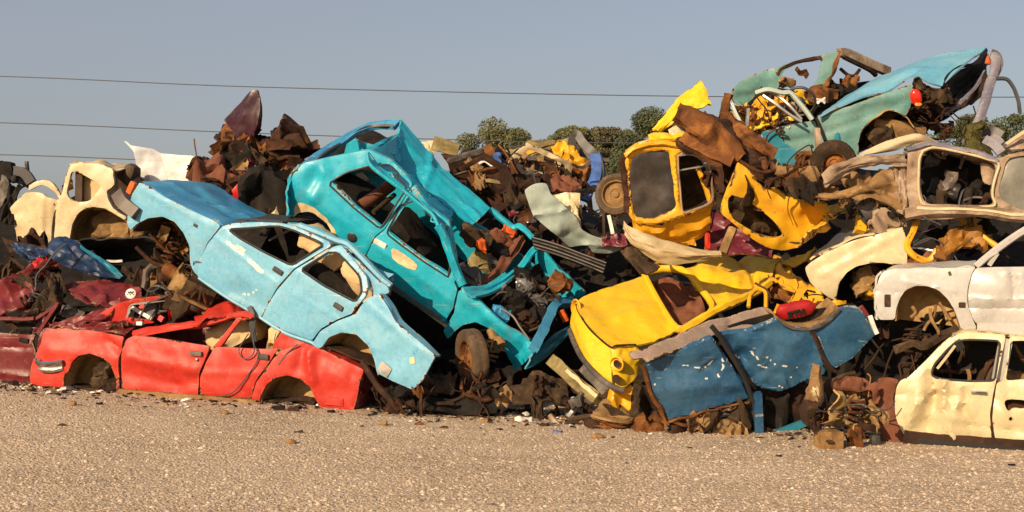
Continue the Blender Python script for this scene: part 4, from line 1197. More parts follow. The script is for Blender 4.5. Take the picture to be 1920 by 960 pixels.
# pillars, cowl, far wing, front frame
tube('front_pillar', M['teal'], tea, p3('F:905,640,14.66 940,700,14.7 985,830,14.75 G:460,330,14.8 488,396,14.8'), .05, 6, flat=.8, wob=.01)
tube('front_pillar', M['teal'], tea, p3('F:1196,545,16.0 1260,600,16.0 1330,650,16.0 G:800,70,15.95 870,135,15.9'), .038, 6, wob=.01)
loft('cowl', M['teal'], tea, [p3('G:488,396,14.78 580,395,15.0 680,360,15.3 780,290,15.6 850,200,15.85 890,165,15.9'), p3('G:500,425,14.72 590,425,14.95 690,390,15.25 790,320,15.55 862,225,15.82 905,180,15.9'), p3('G:556,458,14.72 640,430,14.95 720,385,15.25 810,310,15.6 905,190,15.95')], nu=36, nv=10, cr=.012, th=.03)
loft('dashboard', M['rustred'], tea, [p3('G:520,395,15.0 610,385,15.2 700,330,15.45 770,240,15.7 830,150,15.9'), p3('G:560,370,15.15 640,330,15.35 690,260,15.55 740,190,15.8 800,120,15.98'), p3('G:540,400,15.4 640,360,15.6 720,260,15.8 760,200,15.95 810,130,16.05')], nu=26, nv=14, cr=.03, cs=4)
panel('far_wing', M['teal'], tea, 'G:880,200 905,182 1000,280 1080,365 1158,440 1092,485 1040,500 1000,490 930,390 890,330', Pl(1040, 500, 16.0, (.33, .86, .38)), cr=.02, res=.05, rag=.01, holes=['G:960,350 1000,335 1020,370 985,390'])
tube('front_crossmember', M['bonnet'], tea, p3('G:872,740,14.55 900,690,14.7 945,600,15.0 985,505,15.35 1040,488,15.6 1090,482,15.85'), .055, 4, flat=.8, wob=.015)
loft('front_valance', M['petrol'], tea, [p3('G:870,765,14.5 940,700,14.8 1000,650,15.1 1075,610,15.4'), p3('G:830,850,14.45 940,790,14.75 1010,720,15.05 1085,650,15.4')], nu=22, nv=8, cr=.02, th=.02)
plate('indicator', M['orange'], tea, Pl(1055, 597, 15.35, (.33, .86, .38)), 1057, 592, .08, .15, 20, off=0)
loft('engine_bay', M['dark'], tea, [p3('G:560,470,15.2 700,420,15.5 880,280,16.0'), p3('G:640,600,15.3 800,560,15.6 1000,470,16.1'), p3('G:760,760,15.1 880,720,15.4 1010,640,15.9')], nu=30, nv=24, cr=.10, cs=6)
for (x, y, D, s, mm) in ((830, 395, 15.4, .10, 'alu'), (880, 400, 15.5, .08, 'mud'), (1015, 385, 15.6, .13, 'rustor'), (900, 480, 15.4, .09, 'grey'), (960, 470, 15.5, .10, 'mud'), (760, 470, 15.2, .14, 'dark'), (840, 580, 15.2, .13, 'rustdk'), (720, 440, 15.2, .10, 'grey'), (800, 350, 15.5, .10, 'dark'), (690, 545, 15.0, .09, 'bonnet'), (900, 560, 15.2, .10, 'dark')):
    lump('engine_part', M[mm], tea, P(*[700 + x / 2.908, 400 + y / 2.908], D), axes((1, .3, -.5), (.3, .8, .4)), (s, s * .7, s * .8), rnd=.5, cr=.06, cs=9, n=7)
for s in ('G:700,520,14.9 760,560,14.85 800,620,14.8 850,690,14.75', 'G:640,470,15 700,430,15.1 800,440,15.2 870,380,15.3', 'G:850,640,15 900,620,15.1 960,560,15.3', 'G:930,480,15.4 990,470,15.5 1060,460,15.7'):
    tube('hose', M['greyp'], tea, p3(s), .013, 6)
for (x, y, D, s, mm) in ((600, 280, 15.6, .14, 'olive'), (660, 200, 15.7, .12, 'dark'), (700, 140, 15.9, .12, 'rustred'), (735, 110, 16, .07, 'orange'), (600, 180, 15.4, .06, 'orange'), (520, 340, 15.1, .13, 'plastic'), (560, 130, 15.5, .15, 'mud'), (650, 270, 15.6, .09, 'grey')):
    lump('cabin_debris', M[mm], tea, P(*[700 + x / 2.908, 400 + y / 2.908], D), axes((.8, .2, -.6), (.3, .8, .4)), (s * 1.3, s * .6, s * .6), rnd=.3, cr=.06, cs=7, n=7)
tube('roof_strut', M['rustred'], tea, p3('F:455,540,15.2 560,470,15.4 640,410,15.6'), .075, 10)
tube('roof_strut', M['mud'], tea, p3('F:540,565,15.2 600,515,15.35 660,465,15.5'), .03, 8)
lump('seat', M['dark'], tea, P(770, 440, 15.5), axes((.6, 0, -.8), pt_.N), (.35, .22, .12), cr=.04, cs=4, rnd=.5)
lump('seat', M['seatbr'], tea, P(735, 460, 15.6), axes((.3, 0, -.9), pt_.N), (.25, .22, .12), cr=.04, cs=4, rnd=.5)
arch(M['rustdk'], tea, pt_, 'F:82,605 116,566 172,556 232,576 280,616 318,676 340,740 372,778', depth=.4)
wv = Vector((-.92, -.38, -.10))
wheel(tea, P(885, 670, 14.55), wv, .315, .20, M['rubbert'], M['rustor'], .20, M['black'], 'wheel')
tube('suspension_arm', M['tan'], tea, p3('G:640,640,14.9 660,680,14.8 690,690,14.75 700,720,14.7'), .045, 8, wob=.02)

DOFF = 0.0
# ================================================================ yellow car, bonnet towards us
yel = root('wrecked_car', 'bright yellow car lying tipped with its round bonnet and buckled roof facing the yard', 'car', P(1170, 740, 13.6))
loft('bonnet', M['yellow'], yel, [p3('I:72,262,13.75 128,226,13.9 220,196,14.1 310,166,14.3 384,138,14.45'), p3('I:82,300,13.5 170,290,13.65 270,260,13.8 360,232,13.95 430,212,14.05'),
                                    p3('I:130,375,13.15 230,370,13.25 330,345,13.4 420,320,13.5 490,300,13.6'), p3('I:236,466,12.8 330,464,12.9 410,450,13.0 480,425,13.1 540,392,13.2')],
     nu=36, nv=30, cr=.010, cs=2.0, th=.02, folds=[(.05, .5, .95, .55, .10, .015)])
loft('front_panel', M['yellow'], yel, [p3('I:70,264,13.74 84,305,13.5 130,378,13.14 180,428,12.95 234,468,12.8'), p3('I:52,320,13.68 70,370,13.42 112,446,13.05 170,505,12.86 236,540,12.72'),
                                         p3('I:48,392,13.62 76,448,13.36 116,520,13.0 180,590,12.8 240,628,12.68'), p3('I:56,410,13.66 84,470,13.4 122,545,13.05 184,606,12.84 250,648,12.72')],
     nu=30, nv=22, cr=.008, th=.02)
loft('wing', M['yellow'], yel, [p3('I:236,468,12.8 260,464,12.79 300,460,12.85 350,462,12.95'), p3('I:238,545,12.72 265,545,12.70 320,520,12.8 380,515,12.9'), p3('I:248,648,12.72 290,655,12.72 335,625,12.8 380,560,12.95')], nu=20, nv=20, cr=.012, th=.02)
tube('bonnet_seam', M['rustdk'], yel, p3('I:72,266,13.71 86,308,13.47 132,380,13.11 182,430,12.92 234,470,12.76 262,462,12.76 350,458,12.9'), .010, 5)
pyl = Pl(1155, 655, 12.68, (.55, .80, .2))
lathe('headlight_socket', M['yellow2'], yel, P(1157, 682, 12.69), (-.55, -.80, -.1), [(.070, .0), (.078, .012), (.066, .016), (.056, -.01), (.03, -.02), (.002, -.02)], 28)
lathe('lamp_bowl', M['rustdk'], yel, P(1157, 682, 12.66), (-.55, -.80, -.1), [(.036, 0), (.04, .006), (.02, .008), (.002, .0)], 18)
lathe('marker_hole', M['rustdk'], yel, P(1156.5, 710, 12.66), (-.5, -.85, -.1), [(.042, 0), (.045, .012), (.03, .01), (.002, 0)], 18)
lathe('headlight_socket', M['yellow2'], yel, P(1081, 577, 13.62), (-.85, -.5, 0), [(.085, 0), (.095, .012), (.08, .02), (.07, -.02), (.04, -.03), (.002, -.02)], 28)
tube('bumper', M['grey'], yel, p3('I:46,392,13.62 62,440,13.4 100,515,13.05 172,600,12.78 230,645,12.64 296,672,12.6'), .03, 8, flat=1.0, label='thin rusted chrome bumper')
# windscreen frame
ring('windscreen_frame', M['yellow'], yel, p3('I:386,130,14.45 470,108,14.5 575,120,14.35 640,190,14.05 705,285,13.65 650,345,13.35 592,388,13.18 545,388,13.18 490,318,13.55 430,215,14.0'), .045, 8, flat=.8)
loft('windscreen_rust', M['rustred'], yel, [p3('I:425,165,14.45 500,150,14.5 600,180,14.4'), p3('I:440,240,14.3 540,240,14.35 660,260,14.0'), p3('I:520,350,13.75 570,378,13.6 650,345,13.6')], nu=24, nv=24, cr=.035, cs=3, rag=.01)
loft('roof', M['yellow'], yel, [p3('I:572,112,14.5 690,72,14.7 820,52,14.9 905,44,15.05 985,42,15.15'), p3('I:620,165,14.2 720,130,14.4 840,120,14.55 920,95,14.7 1004,80,14.8'),
                                  p3('I:665,235,13.9 760,215,14.0 850,190,14.15 930,150,14.35 985,130,14.45'), p3('I:712,300,13.62 770,285,13.7 850,245,13.85 925,205,14.0 972,175,14.1')],
     nu=40, nv=30, cr=.035, cs=2.2, th=.02, rag=.008, folds=[(.62, 0, .72, .9, .07, -.06), (.75, .1, 1, .5, .1, .05), (.2, .4, .5, .9, .08, -.02)])
tube('roof_gutter', M['yellow2'], yel, p3('I:384,132,14.5 450,90,14.75 560,66,15.0 700,52,15.2 850,42,15.35'), .03, 6, wob=.02)
tube('front_pillar', M['yellow'], yel, p3('I:556,392,13.12 640,348,13.2 720,300,13.35 800,265,13.5 900,220,13.75 968,172,13.95'), .045, 6, wob=.015)
tube('door_pillar', M['yellow2'], yel, p3('I:870,285,13.35 880,230,13.45 915,205,13.55 948,215,13.5 950,290,13.35'), .022, 6)
loft('roof_corner', M['yellow2'], yel, [p3('I:985,50,15.1 1060,120,14.6 1120,160,14.3 1190,205,14.0'), p3('I:960,120,14.5 1040,170,14.2 1110,200,14.0 1180,230,13.9'), p3('I:965,200,14.0 1060,215,13.8 1130,240,13.7 1250,290,13.5')], nu=30, nv=20, cr=.07, cs=2.6, rag=.02, th=.02)
loft('torn_flap', M['yellow'], yel, [p3('I:1005,82,14.9 1080,55,14.7 1130,42,14.6 1182,6,14.4'), p3('I:1015,100,14.7 1080,95,14.5 1130,72,14.4 1178,16,14.38')], nu=20, nv=7, cr=.03, rag=.01, th=.015)
loft('rusty_inner_panel', M['rustor'], yel, [p3('I:960,190,14.3 1060,205,14.1 1160,230,13.9 1240,270,13.6'), p3('I:980,240,14.0 1080,260,13.8 1170,270,13.6 1250,300,13.4')], nu=24, nv=8, cr=.06, cs=5, rag=.02)
loft('cabin_shell', M['black'], yel, [p3('I:400,150,14.9 700,120,15.2 1000,100,15.4'), p3('I:560,400,14.1 760,330,14.3 1100,290,14.4'), p3('I:600,520,13.6 800,470,13.8 1100,420,14.0')], cr=.03)

# ================================================================ dark blue body shell, upturned in front
pn = Pl(1400, 660, 12.15, (-.10, .96, .24))
nav = root('wrecked_car', 'upturned dark blue body shell with cracked white scratches leaning on the yellow car', 'car', pn.pt(1330, 800, .3))
panel('door', M['navy'], nav, 'I:388,546 500,505 600,462 704,420 735,470 790,548 836,612 884,712 800,735 700,758 590,792 496,810 474,760 452,712 415,664 396,600', pn, cr=.014, cs=2, rag=.006, th=.03, curl=.03,
      folds=[(1210, 700, 1330, 690, .16, -.045), (1225, 735, 1390, 720, .10, .02), (1310, 692, 1338, 672, .05, .02)], dents=[(1260, 680, .25, -.04), (1330, 690, .15, -.02)], res=.02, marks=[('I:575,562 620,565 660,572 690,560 706,535', .006), ('I:680,570 695,590', .008), ('I:750,525 755,560 748,585', .008), ('I:675,615 690,610', .007), ('I:730,600 735,610', .006), ('I:400,650 440,640', .004)])
panel('sill', M['primer'], nav, 'I:318,492 380,480 470,440 560,402 690,346 800,318 940,284 975,300 1004,332 940,362 870,392 720,412 600,455 500,500 402,542 385,520 340,530', Pl(1300, 640, 12.15, (-.15, .85, -.45)), cr=.014, cs=3, th=.03, rag=.008, cx=6, res=.026)
panel('centre_door', M['navy'], nav, 'I:712,410 800,398 870,392 940,362 1002,340 1060,378 1152,384 1180,430 1204,486 1222,560 1226,588 1150,622 1085,655 1020,682 950,668 905,652 868,602 830,545 780,480', pn, cr=.018, cs=2.2, rag=.006, th=.03, curl=.03,
      folds=[(1370, 640, 1420, 700, .10, -.05), (1420, 665, 1530, 690, .14, .03), (1400, 712, 1470, 730, .10, -.04)], dents=[(1395, 670, .14, -.05), (1480, 640, .25, .03)], res=.02, marks=[('I:875,485 890,500 910,520', .010), ('I:910,550 940,560 960,565', .008), ('I:950,510 970,530', .007), ('I:985,545 1020,550 1050,556', .006), ('I:1090,560 1105,565', .007), ('I:1075,590 1065,608', .007), ('I:820,515 835,530', .010), ('I:1010,648 1025,655', .008)])
panel('rear_quarter', M['navy'], nav, 'I:1156,384 1225,352 1262,320 1290,290 1330,281 1372,280 1400,312 1412,332 1456,412 1400,470 1345,520 1268,566 1240,540 1214,500 1200,440', pn, cr=.012, cs=2, th=.03, dents=[(1570, 620, .2, .03)])
tube('door_seal', M['black'], nav, [pn.pt(*q, -.05) for q in ((1331, 608), (1345, 625), (1360, 650), (1378, 678), (1395, 710), (1408, 745), (1412, 752))], .024, 6, flat=.6)
tube('door_seal', M['rustdk'], nav, [pn.pt(*q, -.035) for q in ((1518, 617), (1530, 640), (1540, 665), (1558, 690), (1566, 695))], .018, 6, flat=.6)
loft('wheel_housing', M['tan'], nav, [pn.cur('I:1004,334 1060,376 1150,382 1228,350 1290,290', .02), pn.cur('I:1004,334 1060,370 1150,376 1228,344 1290,284', .35)], nu=24, nv=8, cr=.015)
tube('arch_lip', M['grey'], nav, pn.cur('I:1000,334 1060,377 1150,384 1228,353 1290,291', -.015), .016, 5)
tube('pillar', M['navy'], nav, [pn.pt(1418, 735, -.02), pn.pt(1420, 780, -.03), pn.pt(1420, 826, -.05)], .045, 4, straight=True, seg=8)
tube('pillar_foot', M['petrol'], nav, [pn.pt(1421, 822, -.05), pn.pt(1470, 812, .05), pn.pt(1516, 801, .12)], .036, 4, straight=True, seg=8)
panel('inner_side', M['dark'], nav, 'I:400,560 704,430 1000,350 1380,300 1440,412 1268,560 1020,676 700,750 500,800', pn, off=.22, cr=.03, res=.08)
tube('torn_rust_edge', M['rustor'], nav, [pn.pt(*q, -.02) for q in ((1205, 684), (1212, 712), (1222, 742), (1236, 762), (1246, 785), (1250, 797))], .022, 6, wob=.02)
tube('torn_rust_edge', M['rustor'], nav, [pn.pt(*q, -.01) for q in ((1252, 790), (1290, 782), (1340, 766), (1405, 752))], .012, 5, wob=.02)

# red cushion with lettering lying in the wheel arch
pc = Pl(1495, 585, 12.25, (.0, .9, .4))
M['cushion'] = plain('dull_red_plastic', (.34, .006, .008), .5)
cu = lump('seat_cushion', M['cushion'], None, pc.pt(1495, 586, .06), axes(pc.e1 * .97 + pc.e2 * .22, pc.N), (.18, .06, .078), rnd=.75, cr=.012, cs=5)
tag(cu, 'red plastic cushion marked STM resting in the upturned blue wheel arch', 'cushion')
def letters(s, c, ex, ez, size, mat, par):
    SEG = {'S': [((1, 1), (.2, 1)), ((.2, 1), (0, .8)), ((0, .8), (.2, .55)), ((.2, .55), (.8, .45)), ((.8, .45), (1, .2)), ((1, .2), (.8, 0)), ((.8, 0), (0, 0))],
           'T': [((0, 1), (1, 1)), ((.5, 1), (.5, 0))], 'M': [((0, 0), (0, 1)), ((0, 1), (.5, .4)), ((.5, .4), (1, 1)), ((1, 1), (1, 0))]}
    V = []; fs = []; n = ex.cross(ez)
    if n.y > 0: n = -n
    for k, ch in enumerate(s):
        for a, b in SEG[ch]:
            A = c + ex * (k * 1.35 + a[0]) * size * .8 + ez * a[1] * size; B = c + ex * (k * 1.35 + b[0]) * size * .8 + ez * b[1] * size
            d = (B - A).normalized(); A = A - d * size * .09; B = B + d * size * .09
            t = d.cross(n) * size * .12; i = len(V)
            V += [A + t, B + t, B - t, A - t]; V += [v - n * .02 for v in V[-4:]]
            fs += [(i, i + 1, i + 2, i + 3), (i, i + 1, i + 5, i + 4), (i + 1, i + 2, i + 6, i + 5), (i + 2, i + 3, i + 7, i + 6), (i + 3, i, i + 4, i + 7)]
    return link('lettering', V, fs, mat, par, 0)
letters('STM', pc.pt(1477, 594, -.03), (pc.e1 * .97 + pc.e2 * .26).normalized(), (pc.e2 * .97 - pc.e1 * .2).normalized(), .052, M['black'], cu)

# ================================================================ white saloon at the right on the ground
pw = Pl(1800, 740, 11.45, (.34, .94, 0))
whi = root('wrecked_car', 'cream white saloon with dented doors and rust holes, standing on the gravel', 'car', pw.pt(1830, 840, .7))
d = panel('front_door', M['white'], whi, 'N:790,384 860,318 930,250 1010,165 1075,112 1130,92 1180,82 1300,88 1440,100 1440,130 1412,250 1376,410 1356,500 1342,600 1340,655 1352,760 1366,826 1250,818 1050,802 880,790 800,770 760,760 730,700 712,650 704,600 704,520 716,442 742,400', pw,
          holes=['N:950,375 950,345 962,300 1050,200 1112,145 1180,134 1300,136 1406,142 1400,200 1368,402 1200,405 1000,390'], cr=.007, cs=2.4, bulge=.03, th=.045, hrad=.02, bend=(1690, 708, 1920, 718, .18),
          folds=[(1685, 738, 1855, 746, .03, -.012), (1685, 787, 1860, 802, .03, -.012), (1748, 708, 1752, 745, .09, -.07), (1752, 745, 1738, 800, .09, -.06), (1770, 712, 1768, 760, .06, .06), (1768, 760, 1790, 826, .07, .06), (1722, 735, 1706, 790, .08, .05), (1812, 735, 1806, 770, .06, -.05), (1806, 770, 1832, 828, .08, -.06), (1720, 760, 1735, 745, .04, .03), (1735, 745, 1756, 728, .04, .03)],
          dents=[(1765, 750, .2, -.05), (1800, 770, .16, .04), (1730, 800, .15, -.03)])
trim(d, 'N:950,375 950,345 962,300 1050,200 1112,145 1180,134 1300,136 1406,142 1400,200 1368,402 1200,405 1000,390', M['plastic'], .010)
plate('door_handle', M['chrome'], d, pw, 1836, 735, .14, .035, -2)
plate('handle_recess', M['plastic'], d, pw, 1838, 735.5, .11, .02, -2, off=-.035)
panel('rear_door', M['white'], whi, 'N:1470,112 1564,112 1700,118 1700,880 1500,838 1384,828 1366,760 1352,655 1360,560 1384,414 1420,410 1446,300', pw,
      holes=['N:1474,142 1600,140 1680,150 1680,385 1500,400 1440,404 1462,260', 'N:1430,540 1470,528 1560,528 1620,560 1560,590 1490,580 1462,612 1440,580', 'N:1460,650 1480,640 1486,668 1468,672'], cr=.014, cs=2.4, bulge=.03, th=.045, hrad=.02, bend=(1690, 708, 1920, 718, .18), rag=.004,
      folds=[(1865, 750, 1930, 755, .03, -.012), (1865, 802, 1930, 812, .03, -.012), (1890, 720, 1905, 800, .1, -.04)], dents=[(1900, 775, .2, .04)])
panel('rust_backing', M['rust'], whi, 'N:1400,480 1690,480 1690,700 1420,700', pw, off=.09, cr=.01)
tube('quarter_light_bar', M['white'], whi, pw.cur('N:1106,172 1050,245 986,326', .03), .013, 5)
tube('door_gap_seal', M['rustdk'], whi, pw.cur('N:1378,408 1360,500 1346,600 1344,655 1356,760 1370,828', .0), .016, 5)
tube('centre_pillar', M['silver'], whi, pw.cur('N:1446,128 1425,250 1395,408', .12), .05, 4, straight=True, seg=6)
loft('roof', M['white'], whi, [pw.cur('N:1078,112 1180,84 1300,90 1440,102 1570,108 1720,112', .15), pw.cur('N:1085,98 1180,72 1300,76 1440,86 1570,92 1720,96', .4), pw.cur('N:1085,94 1180,70 1300,74 1440,84 1570,90 1720,94', .9), pw.cur('N:1078,112 1180,86 1300,92 1440,104 1570,110 1720,112', 1.25)], cr=.015)
tube('sill', M['rustdk'], whi, pw.cur('N:760,790 900,812 1200,835 1400,850 1700,872', .03), .09, 4, wob=.01)
tube('sill_flange', M['black'], whi, pw.cur('N:860,800 1060,822 1360,845 1700,885', -.03), .028, 4)
panel('far_side', M['dark'], whi, 'N:720,400 1078,112 1180,84 1700,110 1700,860 880,790', pw, off=1.35, cr=.02, res=.1, holes=['N:900,380 1110,150 1680,150 1680,390'])  # near-black colour stands in for cabin shade behind the windows
loft('floor_pan', M['rustdk'], whi, [pw.cur('N:740,790 1200,830 1700,860', .1), pw.cur('N:740,790 1200,830 1700,860', 1.3)], cr=.03, vstraight=True, flip=True)
panel('bulkhead', M['rustred'], whi, 'N:580,392 640,380 735,396 706,440 696,520 698,600 706,660 730,720 770,775 790,800 740,835 650,836 610,815 592,700 586,560', pw, off=.05, cr=.03, cs=4, rag=.012)
loft('inner_wing', M['housing'], whi, [p3('N:290,455,11.6 400,470,11.9 480,490,11.9 580,545,11.7'), p3('N:300,600,11.5 400,580,11.9 500,590,11.9 590,640,11.6'), p3('N:235,690,11.3 380,720,11.6 480,730,11.6 600,720,11.4')], nu=34, nv=26, cr=.09, cs=4.5, rag=.02)
loft('wing_top', M['rustred'], whi, [p3('N:300,400,11.7 420,385,11.8 540,410,11.8 600,430,11.8'), p3('N:290,452,11.55 400,460,11.6 500,480,11.6 600,540,11.6')], nu=24, nv=10, cr=.04, cs=4, rag=.01)
panel('front_wing_remains', M['rustdk'], whi, 'N:66,580 120,480 190,440 262,385 300,400 300,460 262,560 210,640 160,690 130,705 92,680', pw, off=-.02, cr=.04, cs=4, rag=.015, th=.05)
for (x, y, D, s, mm) in ((175, 478, 11.3, .03, 'cream'), (640, 655, 11.3, .04, 'tan'), (440, 775, 11.4, .07, 'rustor'), (150, 700, 11.35, .04, 'rustdk')):
    crush('rusty_fitting', M[mm], whi, P(1480 + x / 3.5545, 600 + y / 3.5545, D), axes((1, .2, .4), (.1, .9, .3)), (s * 1.2, s * .6, s))
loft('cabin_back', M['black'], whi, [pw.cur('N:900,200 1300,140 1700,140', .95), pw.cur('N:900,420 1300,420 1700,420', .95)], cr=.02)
for s in ('N:1040,230,11.9 1060,310,11.9 1070,380,11.9', 'N:1370,240,11.8 1320,320,11.8 1280,400,11.8', 'N:1150,180,12 1140,300,12', 'N:1500,170,12 1560,260,11.9 1620,330,11.9', 'N:1180,150,12.1 1178,250,12.1', 'N:960,340,11.8 1100,345,11.9 1240,350,11.9', 'N:1190,330,11.8 1200,400,11.8'):
    tube('cabin_strut', random.choice([M['rust'], M['mud'], M['tan']]), whi, p3(s), .018, 5, wob=.02)
lump('seat', M['seatbr'], whi, P(1850, 705, 12.0), axes((.5, 0, .9), pw.N), (.16, .2, .06), cr=.03, cs=5, rnd=.5)
lump('seat', M['tan'], whi, P(1900, 705, 11.9), axes((1, 0, -.1), pw.N), (.2, .2, .05), cr=.03, cs=5, rnd=.5)

# ================================================================ pale silver saloon above it
ps = Pl(1760, 520, 11.75, (.31, .95, 0))
sil = root('wrecked_car', 'pale silver saloon with empty front wheel arch stacked on the cream white saloon', 'car', ps.pt(1850, 625, .7))
sfw = panel('front_wing', M['silver'], sil, 'M:548,448 572,408 640,387 780,382 900,381 1060,378 1212,376 1188,422 1160,520 1158,620 1178,690 1200,742 1226,800 1170,804 1116,802 1102,760 1072,672 1022,592 960,532 880,502 800,500 730,530 690,590 665,660 658,736 600,737 545,736 532,650 522,540', ps, cr=.004, bulge=.02, rad=.015,
      folds=[(1642, 546, 1690, 548, .02, -.012), (1700, 527, 1790, 545, .05, .015)])
plate('marker_socket', M['mud'], sfw, ps, 1664, 563.5, .055, .115, 0, th=.008, off=-.024, rnd=.1)
plate('wing_hole', M['plastic'], sfw, ps, 1781, 513, .025, .04, 20, th=.006, off=-.03)
plate('wing_hole', M['mud'], sfw, ps, 1804, 572, .06, .05, 0, th=.006, off=-.026)
d = panel('front_door', M['silver'], sil, 'M:1218,378 1350,372 1551,370 1800,368 1800,770 1551,772 1400,772 1225,768 1200,736 1180,690 1164,620 1166,520 1192,424', ps, cr=.01, cs=2, bulge=.04, rad=.015,
          folds=[(1815, 562, 1940, 562, .03, .02), (1815, 578, 1940, 578, .03, -.015), (1898, 505, 1902, 560, .05, -.04), (1885, 510, 1915, 515, .05, .03)], dents=[(1870, 535, .25, .03), (1880, 590, .2, -.03)])
tube('sill', M['silver'], sil, ps.cur('M:1225,805 1400,806 1551,806 1800,808', .04), .07, 4, wob=.004)
tube('sill_seam', M['rustor'], sil, ps.cur('M:1225,772 1400,778 1551,778 1800,780', -.01), .010, 4)
tube('front_pillar', M['silver'], sil, ps.cur('M:1222,368 1330,278 1440,195 1551,122 1700,40', .06), .035, 6)
tube('quarter_light_frame', M['silver'], sil, ps.cur('M:1312,362 1340,320 1370,276', .05), .022, 5)
tube('quarter_light_frame', M['silver'], sil, ps.cur('M:1240,366 1310,305 1372,268', .03), .012, 5)
loft('bonnet', M['silver'], sil, [ps.cur('M:575,408 640,386 780,381 900,380 1060,377 1212,374', .02), ps.cur('M:590,398 650,372 780,362 900,352 1060,345 1230,342', .4), ps.cur('M:590,398 650,370 780,360 900,350 1060,342 1230,340', .9), ps.cur('M:575,408 640,386 780,380 900,372 1060,362 1230,360', 1.4)], cr=.012)
loft('nose_panel', M['silver'], sil, [ps.cur('M:572,410 546,450 522,540 530,650 545,736', .02), ps.cur('M:566,406 538,450 514,540 522,650 540,736', .7), ps.cur('M:572,410 546,450 522,540 530,650 545,736', 1.4)], cr=.012)
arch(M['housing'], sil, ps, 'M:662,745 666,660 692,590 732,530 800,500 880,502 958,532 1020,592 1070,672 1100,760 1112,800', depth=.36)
panel('far_side', M['dark'], sil, 'M:560,440 900,385 1800,370 1800,800 1225,800 1116,800 1022,592 880,502 690,590 660,736 545,736', ps, off=1.4, cr=.02, res=.09)  # silver far side painted near-black so the gap reads as shade
loft('floor_pan', M['dark'], sil, [ps.cur('M:1120,800 1400,800 1800,800', .1), ps.cur('M:1120,800 1400,800 1800,800', 1.4)], cr=.02, vstraight=True, flip=True)
loft('engine_bay', M['dark'], sil, [ps.cur('M:560,600 800,560 1120,600', .5), ps.cur('M:560,760 800,760 1120,790', .45)], cr=.08, cs=4)
for s in ('M:905,660,11.8 905,720,11.8 950,800,11.75 965,840,11.75', 'M:940,640,11.9 930,700,11.85 880,770,11.8 860,810,11.8', 'M:960,620,11.9 1000,680,11.85 1040,740,11.8', 'M:780,650,12.0 800,690,11.9 770,720,11.9'):
    tube('brake_pipe', M['tan'], sil, p3(s), .016, 6, wob=.01)
tube('chassis_rail', M['mud'], sil, p3('M:655,955,12.0 740,920,11.95 800,900,11.9 860,920,11.85 930,880,11.85 1000,840,11.8 1090,800,11.8'), .045, 6, wob=.015)
M['rustyel'] = paint('rusted_orange_paint', (.30, .13, .008), (.22, .085, .010), rust=.9, rough=.6, dust=.5, prim=(.25, .12, .04), dirtc=(.12, .06, .02))
M['dullcream'] = paint('dull_cream_paint', (.36, .27, .14), (.42, .32, .18), rust=.3, rough=.55, dust=.5, dirtc=(.2, .13, .06))
M['leafy'] = rusty('dry_weeds', (.025, .022, .006), (.07, .06, .015), (.13, .11, .03), s=20)
# ================================================================ cream front wing with empty arch
pcw = Pl(1610, 490, 12.9, (.24, .97, .05))
crw = root('wrecked_car', 'cream car front with torn empty wheel arch between the yellow car and the silver saloon', 'car', pcw.pt(1590, 560, .5))
panel('front_wing', M['white'], crw, 'M:35,372 80,335 150,290 300,214 400,178 480,160 600,128 712,100 730,150 738,210 741,300 740,356 690,345 640,352 580,340 480,344 390,365 320,410 270,480 256,540 246,602 200,582 130,532 90,500 68,470 45,420', pcw, cr=.012, rag=.004, bulge=.03,
      folds=[(1540, 515, 1680, 440, .05, .02)], dents=[(1560, 530, .2, .03), (1620, 470, .15, -.02)])
plate('wing_hole', M['rustdk'], crw, pcw, 1537, 508, .035, .035, 0, th=.006, off=-.03)
arch(M['dark'], crw, pcw, 'M:244,640 256,545 272,485 322,412 392,368 480,348 600,350 700,380', depth=.4)
lump('strut_tower', M['tan'], crw, pcw.pt(1620, 522, .30), axes((1, 0, .5), pcw.N), (.10, .12, .10), cr=.05, cs=7)
lump('strut_tower', M['mud'], crw, pcw.pt(1635, 508, .36), axes((1, 0, -.5), pcw.N), (.10, .12, .08), cr=.05, cs=7)
lump('suspension_part', M['tan'], crw, pcw.pt(1614, 545, .25), axes((1, 0, .1), pcw.N), (.08, .1, .06), cr=.05, cs=8)
lump('suspension_part', M['yellow2'], crw, pcw.pt(1632, 548, .3), axes((1, 0, -.3), pcw.N), (.06, .1, .05), cr=.04, cs=8)
loft('bonnet', M['white'], crw, [pcw.cur('M:80,335 150,290 300,214 480,160 712,100', .02), pcw.cur('M:90,330 170,280 310,205 490,150 720,92', .7), pcw.cur('M:80,335 150,290 300,214 480,160 712,100', 1.3)], cr=.03)
loft('engine_bay', M['dark'], crw, [pcw.cur('M:260,480 420,380 740,360', .45), pcw.cur('M:260,640 420,640 740,640', .45)], cr=.06)

